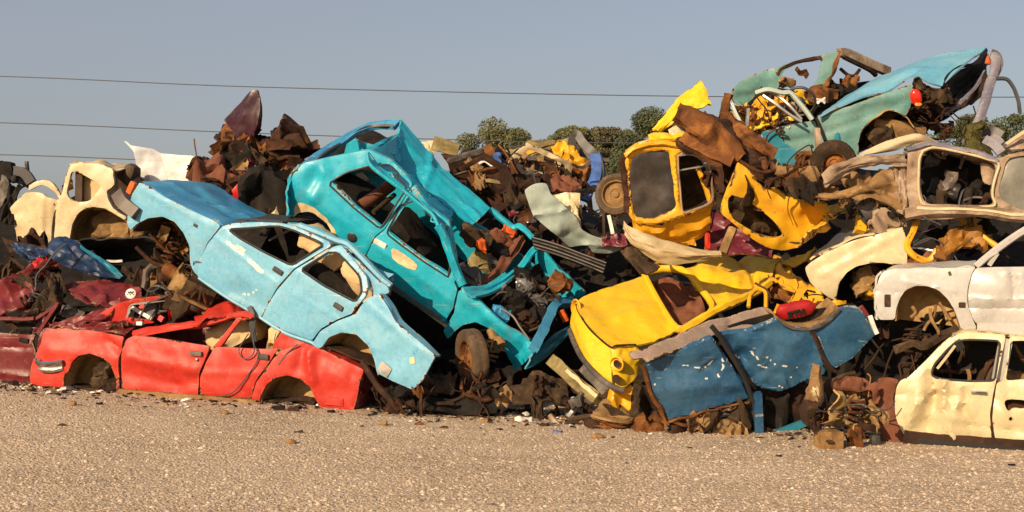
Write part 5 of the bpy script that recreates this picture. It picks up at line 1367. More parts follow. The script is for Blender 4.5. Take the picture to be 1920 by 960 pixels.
# ================================================================ yellow loop and brown crumpled panel in the black gap
o = tube('yellow_rail', M['yellow2'], None, p3('M:810,55 ,12.9 780,130,12.8 745,210,12.75 760,270,12.7 820,310,12.7 880,330,12.7 920,300,12.7 950,250,12.7'.replace(' ,', ',')), .035, 6, wob=.012)
tag(o, 'bent orange yellow door rail looping down in the black gap above the silver bonnet', 'scrap rail')
o = loft('crumpled_sheet', M['rustyel'], None, [p3('M:985,200,12.8 1060,110,12.9 1150,115,13.0 1230,140,13.0 1290,220,12.9'), p3('M:950,260,12.7 1050,190,12.75 1150,150,12.8 1220,170,12.9 1300,240,12.8'), p3('M:930,330,12.6 1050,260,12.6 1150,230,12.7 1250,250,12.7 1330,270,12.75')], nu=34, nv=26, cr=.06, cs=4, rag=.02)
tag(o, 'crumpled rusty orange panel slumped on the silver car bonnet', 'scrap panel')
o = tube('yellow_rail', M['yellow2'], None, p3('M:1250,150,12.9 1310,190,12.85 1365,228,12.8'), .03, 6, wob=.01)
tag(o, 'short orange yellow rail running down to the silver windscreen pillar', 'scrap rail')
o = tube('thin_rod', M['alu'], None, p3('M:770,238,12.9 850,245,12.9 940,262,12.85'), .012, 5); tag(o, 'thin bare metal rod across the black gap over the silver bonnet', 'rod')
o = loft('rust_sheet', M['rustred'], None, [p3('M:740,300,12.85 900,290,12.85 1050,280,12.85'), p3('M:745,365,12.7 900,352,12.65 1060,335,12.65')], cr=.03, rag=.01, th=.02)
tag(o, 'rust red sheet lying under the yellow loop on the silver bonnet', 'scrap sheet')

# ================================================================ brown stripped wreck, right
pk = Pl(1700, 330, 12.75, (.24, .97, .0))
brn = root('wrecked_car', 'stripped brown car shell with bare door opening, above the silver saloon', 'car', pk.pt(1750, 410, .7))
panel('body_side', M['wreck'], brn, 'L:820,150 880,128 962,114 1050,130 1180,155 1300,182 1400,210 1470,215 1500,185 1625,165 1760,160 1760,640 1625,626 1400,606 1200,620 1080,632 900,632 820,632 786,604 800,520 812,400 815,270', pk,
      holes=['L:935,165 1000,144 1130,166 1250,192 1360,222 1438,252 1420,330 1402,400 1396,470 1424,528 1300,536 1100,532 945,524 920,484 908,400 908,300 912,220', 'L:1500,222 1560,196 1760,180 1760,560 1625,575 1520,530 1440,470 1470,350'],
      cr=.012, cs=4, th=.06, rag=.006, hrad=.04, res=.04)
ring('door_seal_lip', M['cream'], brn, [pk.pt(a, b, -.03) for a, b in px('L:925,160 1000,136 1130,158 1250,184 1360,214 1446,248 1428,330 1410,400 1404,470 1420,536 1300,546 1100,542 940,534 905,490 893,400 895,300 900,215')], .012, 6)
panel('window_glass', M['glassg'], brn, 'L:1496,224 1560,194 1760,176 1760,565 1625,580 1520,535 1436,474 1466,350', pk, off=.03, th=.008, cr=.01)
tube('sill', M['wreck'], brn, pk.cur('L:800,600 900,580 1000,574 1130,572 1250,575 1400,588 1625,612 1760,618', -.04), .06, 6, wob=.012)
tube('sill_lip', M['cream'], brn, pk.cur('L:880,556 1000,562 1130,560 1250,566 1400,580 1540,602 1640,600', -.09), .018, 5, wob=.006)
tube('gutter', M['lav'], brn, pk.cur('L:820,150 900,128 965,112 1120,140 1300,176 1440,232', -.02), .028, 6, wob=.012)
loft('roof', M['wreck'], brn, [pk.cur('L:830,150 960,112 1180,152 1440,222 1760,160', .02), pk.cur('L:830,140 960,100 1180,140 1440,200 1760,140', .6), pk.cur('L:830,150 960,112 1180,150 1440,210 1760,150', 1.2)], cr=.03)
loft('front_wing_top', M['wreck'], brn, [p3('L:225,325,12.6 280,272,12.6 340,240,12.62 480,204,12.7 640,188,12.75 800,182,12.8'), p3('L:240,370,12.55 300,320,12.55 360,285,12.6 490,245,12.65 640,225,12.7 806,225,12.78'), p3('L:245,412,12.6 320,375,12.62 400,322,12.65 500,285,12.7 640,262,12.75 812,272,12.78')], nu=40, nv=14, cr=.02, cs=4, rag=.01, th=.03)
loft('chassis_leg', M['tan'], brn, [p3('L:120,450,12.9 250,455,12.7 400,430,12.7 520,390,12.75 600,320,12.8 700,270,12.85'), p3('L:130,480,12.85 260,490,12.65 430,470,12.65 560,430,12.7 650,400,12.75 720,330,12.8'), p3('L:140,492,12.9 270,498,12.7 480,470,12.7 600,490,12.75 680,540,12.78 790,600,12.8'), ], nu=40, nv=22, cr=.035, cs=4, rag=.02)
loft('firewall', M['wreck'], brn, [p3('L:690,270,12.85 740,260,12.82 815,260,12.8'), p3('L:720,420,12.82 760,410,12.8 812,400,12.78'), p3('L:700,560,12.85 760,590,12.8 815,625,12.78')], cr=.04, cs=4, nu=20, nv=26, rag=.01)
loft('cabin_floor', M['dark'], brn, [pk.cur('L:820,600 1200,560 1760,600', .15), pk.cur('L:820,560 1200,520 1760,560', 1.3)], cr=.05, vstraight=True, flip=True)
loft('cabin_back', M['black'], brn, [pk.cur('L:820,140 1200,130 1760,150', 1.1), pk.cur('L:820,620 1200,600 1760,620', 1.2)], cr=.03)
panel('inner_trim', M['wreck'], brn, 'L:1330,230 1440,262 1420,340 1405,395 1350,370 1335,300', pk, off=.12, cr=.02, rag=.01)
for (x, y, dd, s, mm) in ((1130, 360, .35, .11, 'greyp'), (1090, 420, .3, .08, 'seatbr'), (1160, 440, .35, .10, 'plastic'), (1040, 390, .5, .08, 'plastic'), (1320, 420, .4, .12, 'dark'), (1250, 480, .3, .12, 'dark'), (1380, 500, .25, .07, 'rustdk'), (1000, 200, .3, .09, 'plastic'), (1060, 510, .2, .10, 'mud'), (1200, 300, .6, .15, 'dark')):
    lump('cabin_junk', M[mm], brn, pk.pt(1480 + x / 3.693, 240 + y / 3.693, dd), axes((.4, .3, .9), (.3, .8, .1)), (s, s * .5, s * .6), rnd=.5, cr=.05, cs=7, n=7)
for s in ('L:1000,170,12.9 1040,200,12.9 1080,210,12.85', 'L:1190,250,12.95 1200,200,12.9', 'L:1180,280,12.9 1210,210,12.9', 'L:1210,500,12.8 1280,480,12.85 1400,490,12.8', 'L:1280,400,13 1360,380,12.95 1430,385,12.85'):
    tube('cabin_strut', M['greyp'], brn, p3(s), .014, 5)
for (x, y, D, s, mm) in ((150, 440, 12.75, .08, 'dark'), (380, 500, 12.75, .05, 'tan'), (530, 480, 12.9, .07, 'plastic'), (650, 330, 12.95, .06, 'plastic'), (60, 400, 12.9, .10, 'mud'), (120, 340, 12.95, .10, 'tan'), (30, 330, 12.95, .09, 'rustor'), (720, 590, 12.8, .04, 'dark'), (480, 390, 12.9, .10, 'tan'), (640, 470, 12.85, .08, 'tan'), (580, 560, 12.95, .12, 'grey'), (640, 640, 12.9, .11, 'wreck')):
    crush('chassis_part', M[mm], brn, P(1480 + x / 3.693, 240 + y / 3.693, D), axes((1, .2, .5), (.1, .9, .2)), (s * 1.4, s * .6, s * .9))
o = loft('white_bonnet_skin', M['cream'], None, [p3('L:480,186,12.9 560,140,12.95 700,80,13.0 850,42,13.05 900,40,13.05'), p3('L:520,185,12.85 600,165,12.9 740,110,12.95 880,62,13.0 925,50,13.0'), p3('L:600,180,12.95 760,150,13.0 880,100,13.05 1040,105,13.1')], nu=34, nv=12, cr=.003, th=.015)
tag(o, 'long white curved panel lying between the jade wreck wheel arch and the brown shell', 'scrap panel')
o = loft('bent_plate', M['lav'], None, [p3('L:1060,115,12.9 1200,130,12.95 1330,150,12.95'), p3('L:1060,160,12.8 1200,180,12.8 1380,215,12.8')], cr=.03, rag=.01, th=.02); tag(o, 'grey lavender plate on the roof edge of the brown shell', 'scrap plate')
for lab, s, r, mt in (('flat dark bumper end resting above the brown shell at the frame edge', 'L:1320,30,13 1400,20,13 1475,55,12.95', .05, 'plastic'), ('lavender channel bar behind the brown shell roof', 'L:1350,80,12.95 1420,120,12.9 1470,175,12.85', .05, 'lav'), ('short lavender bar next to the dark bumper end', 'L:1390,60,13 1440,75,12.95 1475,110,12.9', .035, 'lav')):
    o = tube('scrap_bar', M[mt], None, p3(s), r, 4, flat=.5); tag(o, lab, 'scrap bar')
o = lump('dried_weeds', M['leafy'], None, P(1480 + 1290 / 3.693, 240 + 90 / 3.693, 12.95), AXW, (.09, .08, .11), cr=.10, cs=9); tag(o, 'clump of olive dried weeds on the brown shell roof', 'weeds')
o = loft('gable_roof_piece', M['wreck'], None, [p3('L:1480,130,13.4 1560,70,13.4 1640,20,13.4 1760,-30,13.4'), p3('L:1490,160,13.3 1560,150,13.3 1640,140,13.3 1760,130,13.3')], cr=.02, th=.03); tag(o, 'pale brown slanting sheet at the frame edge above the brown shell', 'scrap sheet')
o = tube('edge_strip', M['cream'], None, p3('L:1470,135,13.25 1560,72,13.25 1640,20,13.25 1760,-35,13.25'), .02, 5); tag(o, 'cream strip along the top of the pale brown slanting sheet', 'trim strip')

# ================================================================ jade wreck on top
pj = Pl(1590, 230, 14.2, (.12, .97, .20))
pjf = Pl(1480, 140, 14.8, (.12, .97, .20))
pjt = Pl(1800, 180, 14.55, (.12, .97, .20))
jad = root('wrecked_car', 'faded jade green car wreck topping the heap with its boot lid sprung open', 'car', pj.pt(1620, 290, .7))
panel('rear_wing', M['jade'], jad, 'K:640,492 740,450 840,428 960,385 1062,346 1140,320 1222,288 1240,340 1225,400 1205,455 1188,490 1130,462 1085,456 1040,470 960,520 925,560 905,592 892,650 890,722 860,735 790,715 700,690 672,620', pj, cr=.014, cs=2.6, rag=.006,
      folds=[(1545, 250, 1680, 200, .06, -.02), (1560, 215, 1700, 175, .06, .02)], dents=[(1640, 205, .25, -.04), (1580, 240, .2, .03)])
plate('paint_patch', M['petrol'], jad, pj, 1569, 262, .06, .17, 0, th=.005, off=-.03, rnd=.7)
d = panel('rear_door', M['jade'], jad, 'K:395,560 480,540 560,528 622,520 660,600 695,690 660,700 640,740 620,790 560,806 470,812 380,822 340,720 300,610 330,585', pj, cr=.012, off=.02, rag=.006, folds=[(1450, 270, 1560, 250, .05, -.015)])
panel('door_shadow_patch', M['petrol'], d, 'K:288,588 340,572 380,580 400,620 450,665 520,700 560,722 556,800 470,810 382,820 340,720', pj, off=-.012, th=.01, cr=.008, curl=.003)  # darker blue-green sheet paints the shadow lying across the door
loft('boot_lid', M['jadeblue'], jad, [p3('K:640,492,14.15 740,440,14.15 860,388,14.15 970,352,14.18 1060,338,14.18 1160,285,14.2 1240,245,14.2 1330,290,14.15 1410,305,14.15'),
                                        p3('K:700,448,14.4 860,352,14.45 1000,275,14.5 1110,240,14.5 1230,190,14.5 1330,180,14.45 1430,190,14.4 1480,200,14.4 1540,172,14.4'),
                                        p3('K:760,400,14.75 870,335,14.85 1000,262,14.95 1110,212,15.0 1230,160,15.0 1330,125,15.0 1500,88,15.0 1600,68,15.0 1688,60,15.0')], nu=48, nv=22, cr=.012, cs=2, th=.02)
loft('boot_lid_edge', M['dark'], jad, [p3('K:1410,306,14.14 1440,240,14.25 1480,200,14.38 1540,170,14.42 1620,150,14.7 1690,62,15.0'), p3('K:1430,320,14.2 1460,260,14.3 1500,215,14.45 1550,190,14.5 1640,170,14.75 1692,105,15.0')], nu=24, nv=5, cr=.01, th=.02)
loft('boot_interior', M['black'], jad, [p3('K:1400,320,14.5 1480,230,14.8 1560,190,15.0 1690,100,15.2'), p3('K:1430,380,14.6 1520,330,14.9 1600,260,15.1 1690,180,15.2'), p3('K:1400,470,14.5 1500,400,14.7 1600,300,14.9 1680,230,15.0')], nu=20, nv=16, cr=.05)  # black colour paints the shade of the open boot
panel('tail_panel', M['rustdk'], jad, 'K:1230,300 1300,300 1360,330 1420,340 1500,390 1560,390 1640,310 1690,200 1700,240 1660,370 1600,420 1560,420 1500,470 1440,520 1380,560 1320,580 1260,560 1190,495 1215,440', pjt, cr=.05, cs=3, rag=.02)
loft('crumpled_tail', M['mud'], jad, [p3('K:1235,255,14.1 1290,280,14.1 1360,310,14.1 1420,325,14.15'), p3('K:1240,290,14.2 1300,340,14.15 1350,370,14.15 1400,390,14.2'), p3('K:1300,330,14.25 1340,370,14.2 1370,400,14.2')], nu=20, nv=12, cr=.04, cs=5, rag=.02)
tube('tail_trim', M['lav'], jad, p3('K:1430,480,14.3 1500,430,14.3 1560,370,14.4 1620,310,14.5 1680,210,14.6'), .022, 5)
lump('lock_part', M['mud'], jad, P(1340 + 1420 / 3.31, 70 + 370 / 3.31, 14.1), axes((1, 0, .3), pj.N), (.10, .05, .08), cr=.05, cs=8)
tl = lump('tail_lamp', M['lens'], jad, pj.pt(1717, 182, -.02), axes(pj.e1 * .9 + pj.e2 * .3, pj.N), (.058, .04, .085), rnd=.95, cr=.006)
lump('indicator_lens', M['amber'], tl, pj.pt(1720, 195, -.055), axes(pj.e1, pj.N), (.035, .012, .018), rnd=.8, cr=.004, n=5)
arch(M['housing'], jad, pj, 'K:892,730 894,650 908,595 962,525 1040,475 1086,460 1130,466 1200,500 1240,560', depth=.4)
lump('mud_clod', M['tan'], jad, pj.pt(1690, 247, .3), axes((1, 0, -.15), pj.N), (.32, .12, .11), cr=.06, cs=5)
lump('mud_clod', M['mud'], jad, pj.pt(1655, 262, .25), axes((1, 0, .5), pj.N), (.14, .12, .14), cr=.08, cs=6)
# upper body remains
panel('roof_panel', M['jade'], jad, 'K:110,322 150,285 200,250 290,215 370,192 392,225 400,290 390,332 330,330 262,342 240,385 200,415 150,432 112,402 102,360', pjf, cr=.02, rag=.01)
panel('rear_pillar', M['jade'], jad, 'K:372,196 430,172 540,140 660,112 760,88 778,98 762,160 730,245 690,315 652,362 590,356 560,345 600,318 640,262 664,150 650,128 600,140 500,172 432,206 410,250 402,296 390,240', pjf, cr=.012, rag=.006, res=.035)
tube('torn_edge', M['rustor'], jad, p3('K:770,92,14.7 750,170,14.7 715,260,14.7 670,330,14.72 650,365,14.75'), .03, 6, wob=.03)
tube('torn_edge', M['rust'], jad, p3('K:385,235,14.7 420,195,14.7 500,160,14.7 600,135,14.7 660,125,14.7'), .022, 5, wob=.02)
tube('rear_header', M['wreck'], jad, p3('K:772,95,14.8 830,105,14.9 960,165,15.1 1080,215,15.3'), .055, 4, flat=.7)
tube('rear_header', M['rustdk'], jad, p3('K:800,120,14.8 860,150,14.9 960,200,15.1 1000,235,15.2'), .03, 5)
tube('window_bar', M['rustdk'], jad, p3('K:900,200,15 870,235,14.95 830,235,14.9 780,195,14.85'), .02, 6)
tube('door_frame', M['pgreen'], jad, p3('K:255,345,14.2 330,325,14.15 420,345,14.15 470,345,14.15 520,400,14.15 570,460,14.15 605,510,14.15'), .028, 6)
tube('door_frame', M['alu'], jad, p3('K:300,360,14.15 380,415,14.1 460,475,14.1 540,525,14.1'), .018, 5)
tube('door_frame', M['alu'], jad, p3('K:330,330,14.2 400,370,14.2 470,430,14.15 540,510,14.15'), .018, 5)
tube('door_gap_seal', M['black'], jad, [pj.pt(*q, -.02) for q in ((1530, 222), (1540, 245), (1548, 265), (1555, 278))], .02, 5)
tube('trim_strip', M['wreck'], jad, p3('K:635,570,14.05 640,630,14.0 645,720,14.0'), .03, 4)
tube('pillar_rod', M['pgreen'], jad, p3('K:105,410,14.3 130,470,14.25 165,540,14.2'), .025, 5)
tube('pillar_rod', M['alu'], jad, p3('K:210,440,14.25 205,500,14.25 200,555,14.2'), .022, 5)
tube('pillar_rod', M['rustor'], jad, p3('K:85,345,14.3 72,420,14.3 70,490,14.25'), .05, 5, wob=.03)
for (x, y, dd, s, mm) in ((585, 245, .75, .06, 'rustor'), (480, 318, 1.0, .09, 'tan'), (400, 430, .6, .10, 'yellow2'), (340, 470, .5, .12, 'yellow2'), (600, 405, .7, .09, 'yellow'), (310, 520, .4, .13, 'yellow2'), (190, 510, .4, .10, 'yellow'), (700, 380, .6, .14, 'rustor'), (450, 490, .6, .16, 'rustdk'), (560, 440, .8, .12, 'dark'), (500, 470, .6, .12, 'wreck'), (900, 300, .8, .08, 'rustor'), (740, 350, .7, .10, 'rustor'), (800, 340, .7, .09, 'dark'), (690, 415, .5, .05, 'white_pl'), (270, 560, .35, .10, 'rustor')):
    crush('cabin_wreckage', M[mm], jad, pj.pt(1340 + x / 3.3103, 70 + y / 3.3103, dd), axes((1, .2, random.uniform(-.6, .6)), (.1, .9, .3)), (s * 1.5, s * .6, s * .55))
panel('far_side', M['dark'], jad, 'K:200,420 420,360 640,400 860,350 1240,300 1200,480 900,600 700,680 380,700', pj, off=1.3, cr=.04, res=.1)
loft('floor_pan', M['rustdk'], jad, [pj.cur('K:300,610 560,800 890,725 1200,500', .2), pj.cur('K:300,610 560,780 890,700 1200,500', 1.2)], cr=.04, vstraight=True, flip=True)
o = tube('bumper_bar', M['lav'], None, p3('T:1520,270,13.9 1560,400,13.85 1490,640,13.8 1450,800,13.75 1400,960,13.7 K:1600,620,13.65 1555,660,13.6'), .055, 8, flat=.55, wob=.012); tag(o, 'weathered lavender bumper bar leaning upright at the open boot of the jade wreck', 'bumper')
o = tube('bumper_strap', M['plastic'], None, p3('T:1500,250,13.9 1580,290,13.88 1620,390,13.85 1600,480,13.85 1560,560,13.82 1545,600,13.8'), .03, 4, flat=.5); tag(o, 'dark loop of trim beside the lavender bumper bar', 'trim loop')
o = tube('bent_wire', M['cable'], None, p3('T:1545,600,13.8 1690,605,13.8 1770,690,13.8 1820,800,13.8 1850,900,13.8 1860,980,13.8 1866,1040,13.8'), .022, 6); tag(o, 'black bent hook of trim hanging in the sky past the lavender bumper', 'trim hook')
o = lump('lamp_piece', M['orange'], None, P(1640 + 1460 / 6.857, 60 + 360 / 6.857, 14.0), axes((.3, 0, 1), (0, 1, 0)), (.05, .03, .03), rnd=.6, cr=.01); tag(o, 'orange lamp fragment at the top of the lavender bumper', 'lamp')

# ================================================================ yellow cab with two windows
py_ = Pl(1255, 345, 13.75, (.05, .99, .1))
cab = root('cab_shell', 'orange yellow cab side with two windows, one still glazed, above the bright yellow car', 'cab', py_.pt(1260, 425, .5))
panel('cab_side', M['yellow2'], cab, 'J:158,425 185,390 220,368 275,355 335,348 395,352 450,364 510,382 562,402 590,440 612,485 620,560 624,640 600,665 560,684 490,702 430,722 380,740 330,752 270,750 220,745 198,725 184,700 180,620 176,540 170,470', py_,
      holes=['J:196,425 230,396 285,385 340,380 376,386 388,400 398,480 410,570 416,660 380,688 300,720 240,716 214,708 204,660 196,590 188,510', 'J:430,402 462,392 500,394 540,412 572,432 586,455 594,490 600,560 602,622 575,650 520,672 460,690 448,655 440,560 432,480'],
      cr=.006, cs=3, th=.07, rag=.003, hrad=.04, res=.03, curl=.03, cw=.04)
panel('dark_pane', M['glass'], cab, 'J:192,425 230,392 285,381 340,376 378,382 392,398 402,480 414,570 420,662 380,692 300,724 240,720 210,711 200,660 192,590 184,510', py_, off=.035, th=.01, cr=.012, curl=.004)
ring('window_seal', M['wreck'], cab, [py_.pt(a, b, -.01) for a, b in px('J:430,402 462,392 500,394 540,412 572,432 586,455 594,490 600,560 602,622 575,650 520,672 460,690 448,655 440,560 432,480')], .012, 5)
tube('grab_rail', M['alu'], cab, py_.cur('J:428,482 480,472 540,462 582,452', .05), .012, 6)
tube('grab_rail', M['alu'], cab, py_.cur('J:432,405 500,400 560,430 600,460 625,478', -.03), .010, 6)
tube('inner_rail', M['yellow2'], cab, py_.cur('J:535,460 560,520 590,590 600,640', .25), .03, 5, wob=.01)
tube('rusted_corner', M['rust'], cab, py_.cur('J:160,415 152,450 165,520 178,600 182,690', .05), .045, 6, wob=.03)
tube('gutter', M['yellow2'], cab, py_.cur('J:165,405 220,362 335,342 450,358 565,398', -.02), .028, 6, wob=.012)
panel('cab_far_side', M['mud'], cab, 'J:158,425 220,368 335,348 450,364 562,402 612,485 624,640 560,684 330,752 198,725 176,540', py_, off=.9, cr=.03, res=.08)
loft('cab_floor', M['yellow2'], cab, [py_.cur('J:200,735 330,750 460,710 600,660', .06), py_.cur('J:230,850 330,840 480,830 600,760', .25), py_.cur('J:230,800 330,840 480,860 600,800', .6)], cr=.05, cs=3)
panel('lower_panel', M['yellow2'], cab, 'J:230,755 330,752 440,725 470,760 520,830 540,870 420,850 330,820 260,800', py_, off=.25, cr=.03, rag=.01)
loft('cab_roof', M['yellow2'], cab, [py_.cur('J:165,410 220,364 335,344 450,360 562,400', .02), py_.cur('J:180,380 230,345 335,330 450,345 560,380', .45), py_.cur('J:180,390 230,355 335,340 450,355 560,390', .85)], cr=.03)
o = loft('maroon_panel', M['maroon'], None, [p3('J:570,690,14.5 640,690,14.4 720,730,14.3 900,850,14.2'), p3('J:560,880,14.2 640,900,14.2 760,900,14.1 900,910,14.0')], cr=.03, nu=24, nv=18); tag(o, 'dark maroon panel in the shadow below the yellow cab and door', 'scrap panel')
o = lump('tail_lamp', M['lens'], None, P(1110 + 577 / 2.667, 140 + 832 / 2.667, 13.95), AXW, (.03, .03, .09), rnd=.5, cr=.004); tag(o, 'small red lamp upright on the maroon panel under the yellow cab', 'lamp')
o = tube('post', M['tan'], None, p3('J:705,770,13.4 680,830,13.35 655,895,13.3'), .05, 6); tag(o, 'short tan post propped under the holed orange yellow door', 'post')
o = loft('cream_shell', M['dullcream'], None, [p3('J:158,735,13.6 200,770,13.5 320,815,13.4 500,865,13.35 645,888,13.3'), p3('J:165,790,13.45 215,840,13.4 340,880,13.3 500,900,13.25 650,900,13.2'), p3('J:190,830,13.5 260,895,13.45 350,945,13.4 480,940,13.35 640,915,13.3')], nu=40, nv=16, cr=.015, th=.02); tag(o, 'long dull cream curved body panel under the yellow cab', 'scrap panel')
o = loft('brown_board', M['mud'], None, [p3('J:140,880,13.8 200,860,13.7 240,900,13.6'), p3('J:240,1000,13.5 300,990,13.45 340,960,13.4')], cr=.02); tag(o, 'brown board leaning below the dull cream panel', 'board')

# holed yellow door
pd = Pl(1440, 400, 13.35, (-.12, .95, .28))
o = panel('loose_door_shell', M['yellow2'], None, 'J:735,440 760,455 790,482 820,520 850,560 880,572 912,560 960,592 1040,622 1110,632 1172,640 1182,680 1150,720 1108,760 1062,822 1030,860 960,880 900,868 850,850 800,820 760,790 720,755 680,720 642,692 650,640 668,590 690,540 715,480', pd,
          holes=['J:668,640 680,605 702,596 760,620 810,652 852,682 895,722 932,762 956,800 940,812 900,812 820,792 770,762 720,732 685,700'], cr=.02, cs=2.4, th=.06, rag=.005, hrad=.04, bulge=.04,
          folds=[(1500, 385, 1550, 395, .10, .03), (1400, 330, 1450, 380, .10, .03)], dents=[(1480, 380, .2, .05), (1520, 400, .2, -.03)])
tag(o, 'orange yellow car door with a long oval hole hanging below the rusty beam', 'car door')
o = loft('door_lining', M['mud'], None, [pd.cur('J:660,600 800,610 980,780', .25), pd.cur('J:660,720 800,800 960,840', .3)], cr=.04, nu=20, nv=14); tag(o, 'brown crumpled lining seen through the hole of the orange yellow door', 'lining')
o = tube('door_prop', M['rust'], None, p3('J:865,690,13.5 860,740,13.5 850,790,13.45'), .012, 5); tag(o, 'thin rusty rod across the oval hole of the yellow door', 'rod')
o = loft('yellow_underside', M['yellow2'], None, [p3('L:0,800,13.0 60,790,12.95 130,740,12.95 260,640,13.0'), p3('L:100,760,13.3 200,700,13.3 260,600,13.3'), p3('L:180,700,13.8 260,560,13.8 480,540,13.8')], cr=.03, nu=24, nv=18); tag(o, 'dark orange yellow curved panel behind the cream wing', 'scrap panel')
o = tube('yellow_post', M['yellow2'], None, p3('L:515,570,13.1 500,640,13.05 490,720,13.0'), .05, 4); tag(o, 'upright orange yellow post above the cream wing', 'post')
o = loft('crushed_sheet', M['wreck'], None, [p3('L:520,580,13.2 640,560,13.1 800,640,13.0'), p3('L:520,740,13.05 660,700,12.95 810,650,12.9')], cr=.05, nu=20, nv=14, rag=.02); tag(o, 'crushed greyish sheet on top of the cream wing', 'scrap sheet')

# peaked yellow flap and rusty beams
o = loft('torn_flap', M['yellow'], None, [p3('J:300,272,14.0 340,228,14.05 372,182,14.1 440,112,14.2 500,60,14.25 540,26,14.3'), p3('J:330,282,13.95 380,240,13.95 430,175,14.0 480,150,14.05 540,100,14.1 560,50,14.2'), p3('J:350,282,14.0 400,262,13.98 432,232,13.98 500,172,14.0 560,162,14.02 597,152,14.05')], nu=34, nv=16, cr=.02, cs=3, th=.02, rag=.004); tag(o, 'bright yellow peaked flap sticking up into the sky above the cab', 'torn flap')
o = loft('torn_flap', M['yellow'], None, [p3('J:280,305,13.8 340,292,13.8 420,288,13.8 470,292,13.82'), p3('J:285,325,13.7 340,325,13.7 430,318,13.7 470,305,13.72')], nu=20, nv=6, cr=.015, th=.03); tag(o, 'narrow yellow ledge right on top of the cab under the peaked flap', 'torn flap')
o = loft('white_scrap', M['cream'], None, [p3('J:380,275,13.85 430,250,13.85 470,290,13.85'), p3('J:390,300,13.8 430,300,13.8 475,305,13.8')], nu=12, nv=6, cr=.01); tag(o, 'scrap of cream sheet between peaked yellow flap and ledge', 'scrap sheet')
o = loft('white_scrap', M['cream'], None, [p3('J:230,335,13.9 260,330,13.9 290,340,13.9'), p3('J:240,352,13.9 265,355,13.85 285,352,13.85')], nu=10, nv=5, cr=.01); tag(o, 'tiny cream scrap on the cab roof corner over the tyre', 'scrap sheet')
def beam(lab, s1, s2, mat, back=.22, **k):
    a = p3(s1); b = p3(s2)
    o = loft('rusty_beam', mat, None, [[p + Vector((0, back, -.02)) for p in a], a, b, [p + Vector((0, back, -.02)) for p in b]], nu=40, nv=22, cr=.035, cs=5, th=.02, rag=.03, vstraight=True, **k)
    return tag(o, lab, 'beam', 'rusty beams over the yellow cab')
beam('broad splintered rusty beam slanting from the peaked yellow flap down to the holed door', 'J:440,148,13.7 500,165,13.65 560,190,13.6 640,250,13.55 720,330,13.5 760,400,13.45', 'J:412,212,13.6 470,255,13.55 520,295,13.5 600,360,13.45 660,402,13.4 730,435,13.4', M['rustor'])
beam('second rusty beam further up slanting to the jade wreck door', 'J:640,200,13.9 680,205,13.9 760,255,13.8 850,315,13.75 932,372,13.7', 'J:640,240,13.8 700,280,13.8 780,335,13.72 840,375,13.7 905,430,13.65', M['rustor'])
beam('dark grimy beam between two rusty ones', 'J:560,185,13.85 640,240,13.8 740,320,13.75 860,420,13.7', 'J:600,260,13.75 680,340,13.7 760,410,13.65 850,480,13.6', M['rustdk'])
o = tube('rusty_rail', M['rustor'], None, p3('J:450,310,13.55 520,355,13.5 600,395,13.45 700,440,13.4'), .055, 4, flat=.6, wob=.02); tag(o, 'narrow orange rusted rail below the broad splintered beam', 'rail')
o = tube('rusty_rail', M['rust'], None, p3('J:430,320,13.65 445,360,13.6 480,380,13.55 560,410,13.5 640,470,13.45 650,600,13.4'), .035, 5, wob=.03); tag(o, 'twisted rusted rail beside the unglazed cab window', 'rail')
for (x, y, D, s, mm, lab) in ((720, 500, 13.6, .16, 'rustdk', 'dark rust crushed piece between the holed yellow door and the beams'), (640, 520, 13.65, .14, 'rust', 'rust crushed piece beside the cab frame'), (890, 500, 13.4, .14, 'rustor', 'orange rust crushed piece above the holed yellow door'), (960, 510, 13.35, .15, 'rust', 'brown rust crushed piece between the holed door and the chassis leg'), (1030, 520, 13.3, .13, 'tan', 'tan caked crushed piece beside the chassis leg'), (1090, 430, 13.5, .12, 'rustor', 'orange rust crushed piece against the jade wreck door'), (800, 470, 13.5, .17, 'rustdk', 'dark crushed piece at the lower end of the grimy beam'), (1150, 560, 13.1, .12, 'tan', 'tan crushed piece at the end of the chassis leg'), (590, 350, 13.75, .12, 'rustdk', 'dark crushed piece under the broad splintered beam'), (900, 560, 13.4, .10, 'mud', 'muddy crushed piece on the upper edge of the holed door')):
    o = crush('crushed_scrap', M[mm], None, P(1110 + x / 2.667, 140 + y / 2.667, D + .15), axes((1, .2, random.uniform(-.8, .3)), (.1, .9, .3)), (s * 1.4, s * .6, s * .6)); tag(o, lab, 'scrap crushed piece')

# tyres
tw = root('old_roadwheel', 'muddy wheel with ringed rim standing at the rear of the yellow cab', 'wheel', P(1153, 400, 14.1), 'loose wheels in the heap')
wheel(tw, P(1156, 365, 14.1), (-.25, -.96, .05), .235, .17, M['rubbert'], M['tan'], .155)
tw2 = root('old_roadwheel', 'rusty brown tyre lying below the jade wreck door', 'wheel', P(1563, 300, 13.2), 'loose wheels in the heap')
wheel(tw2, P(1563, 305, 13.2), (-.1, -.93, -.3), .235, .17, M['mud'], M['rustor'], .12)
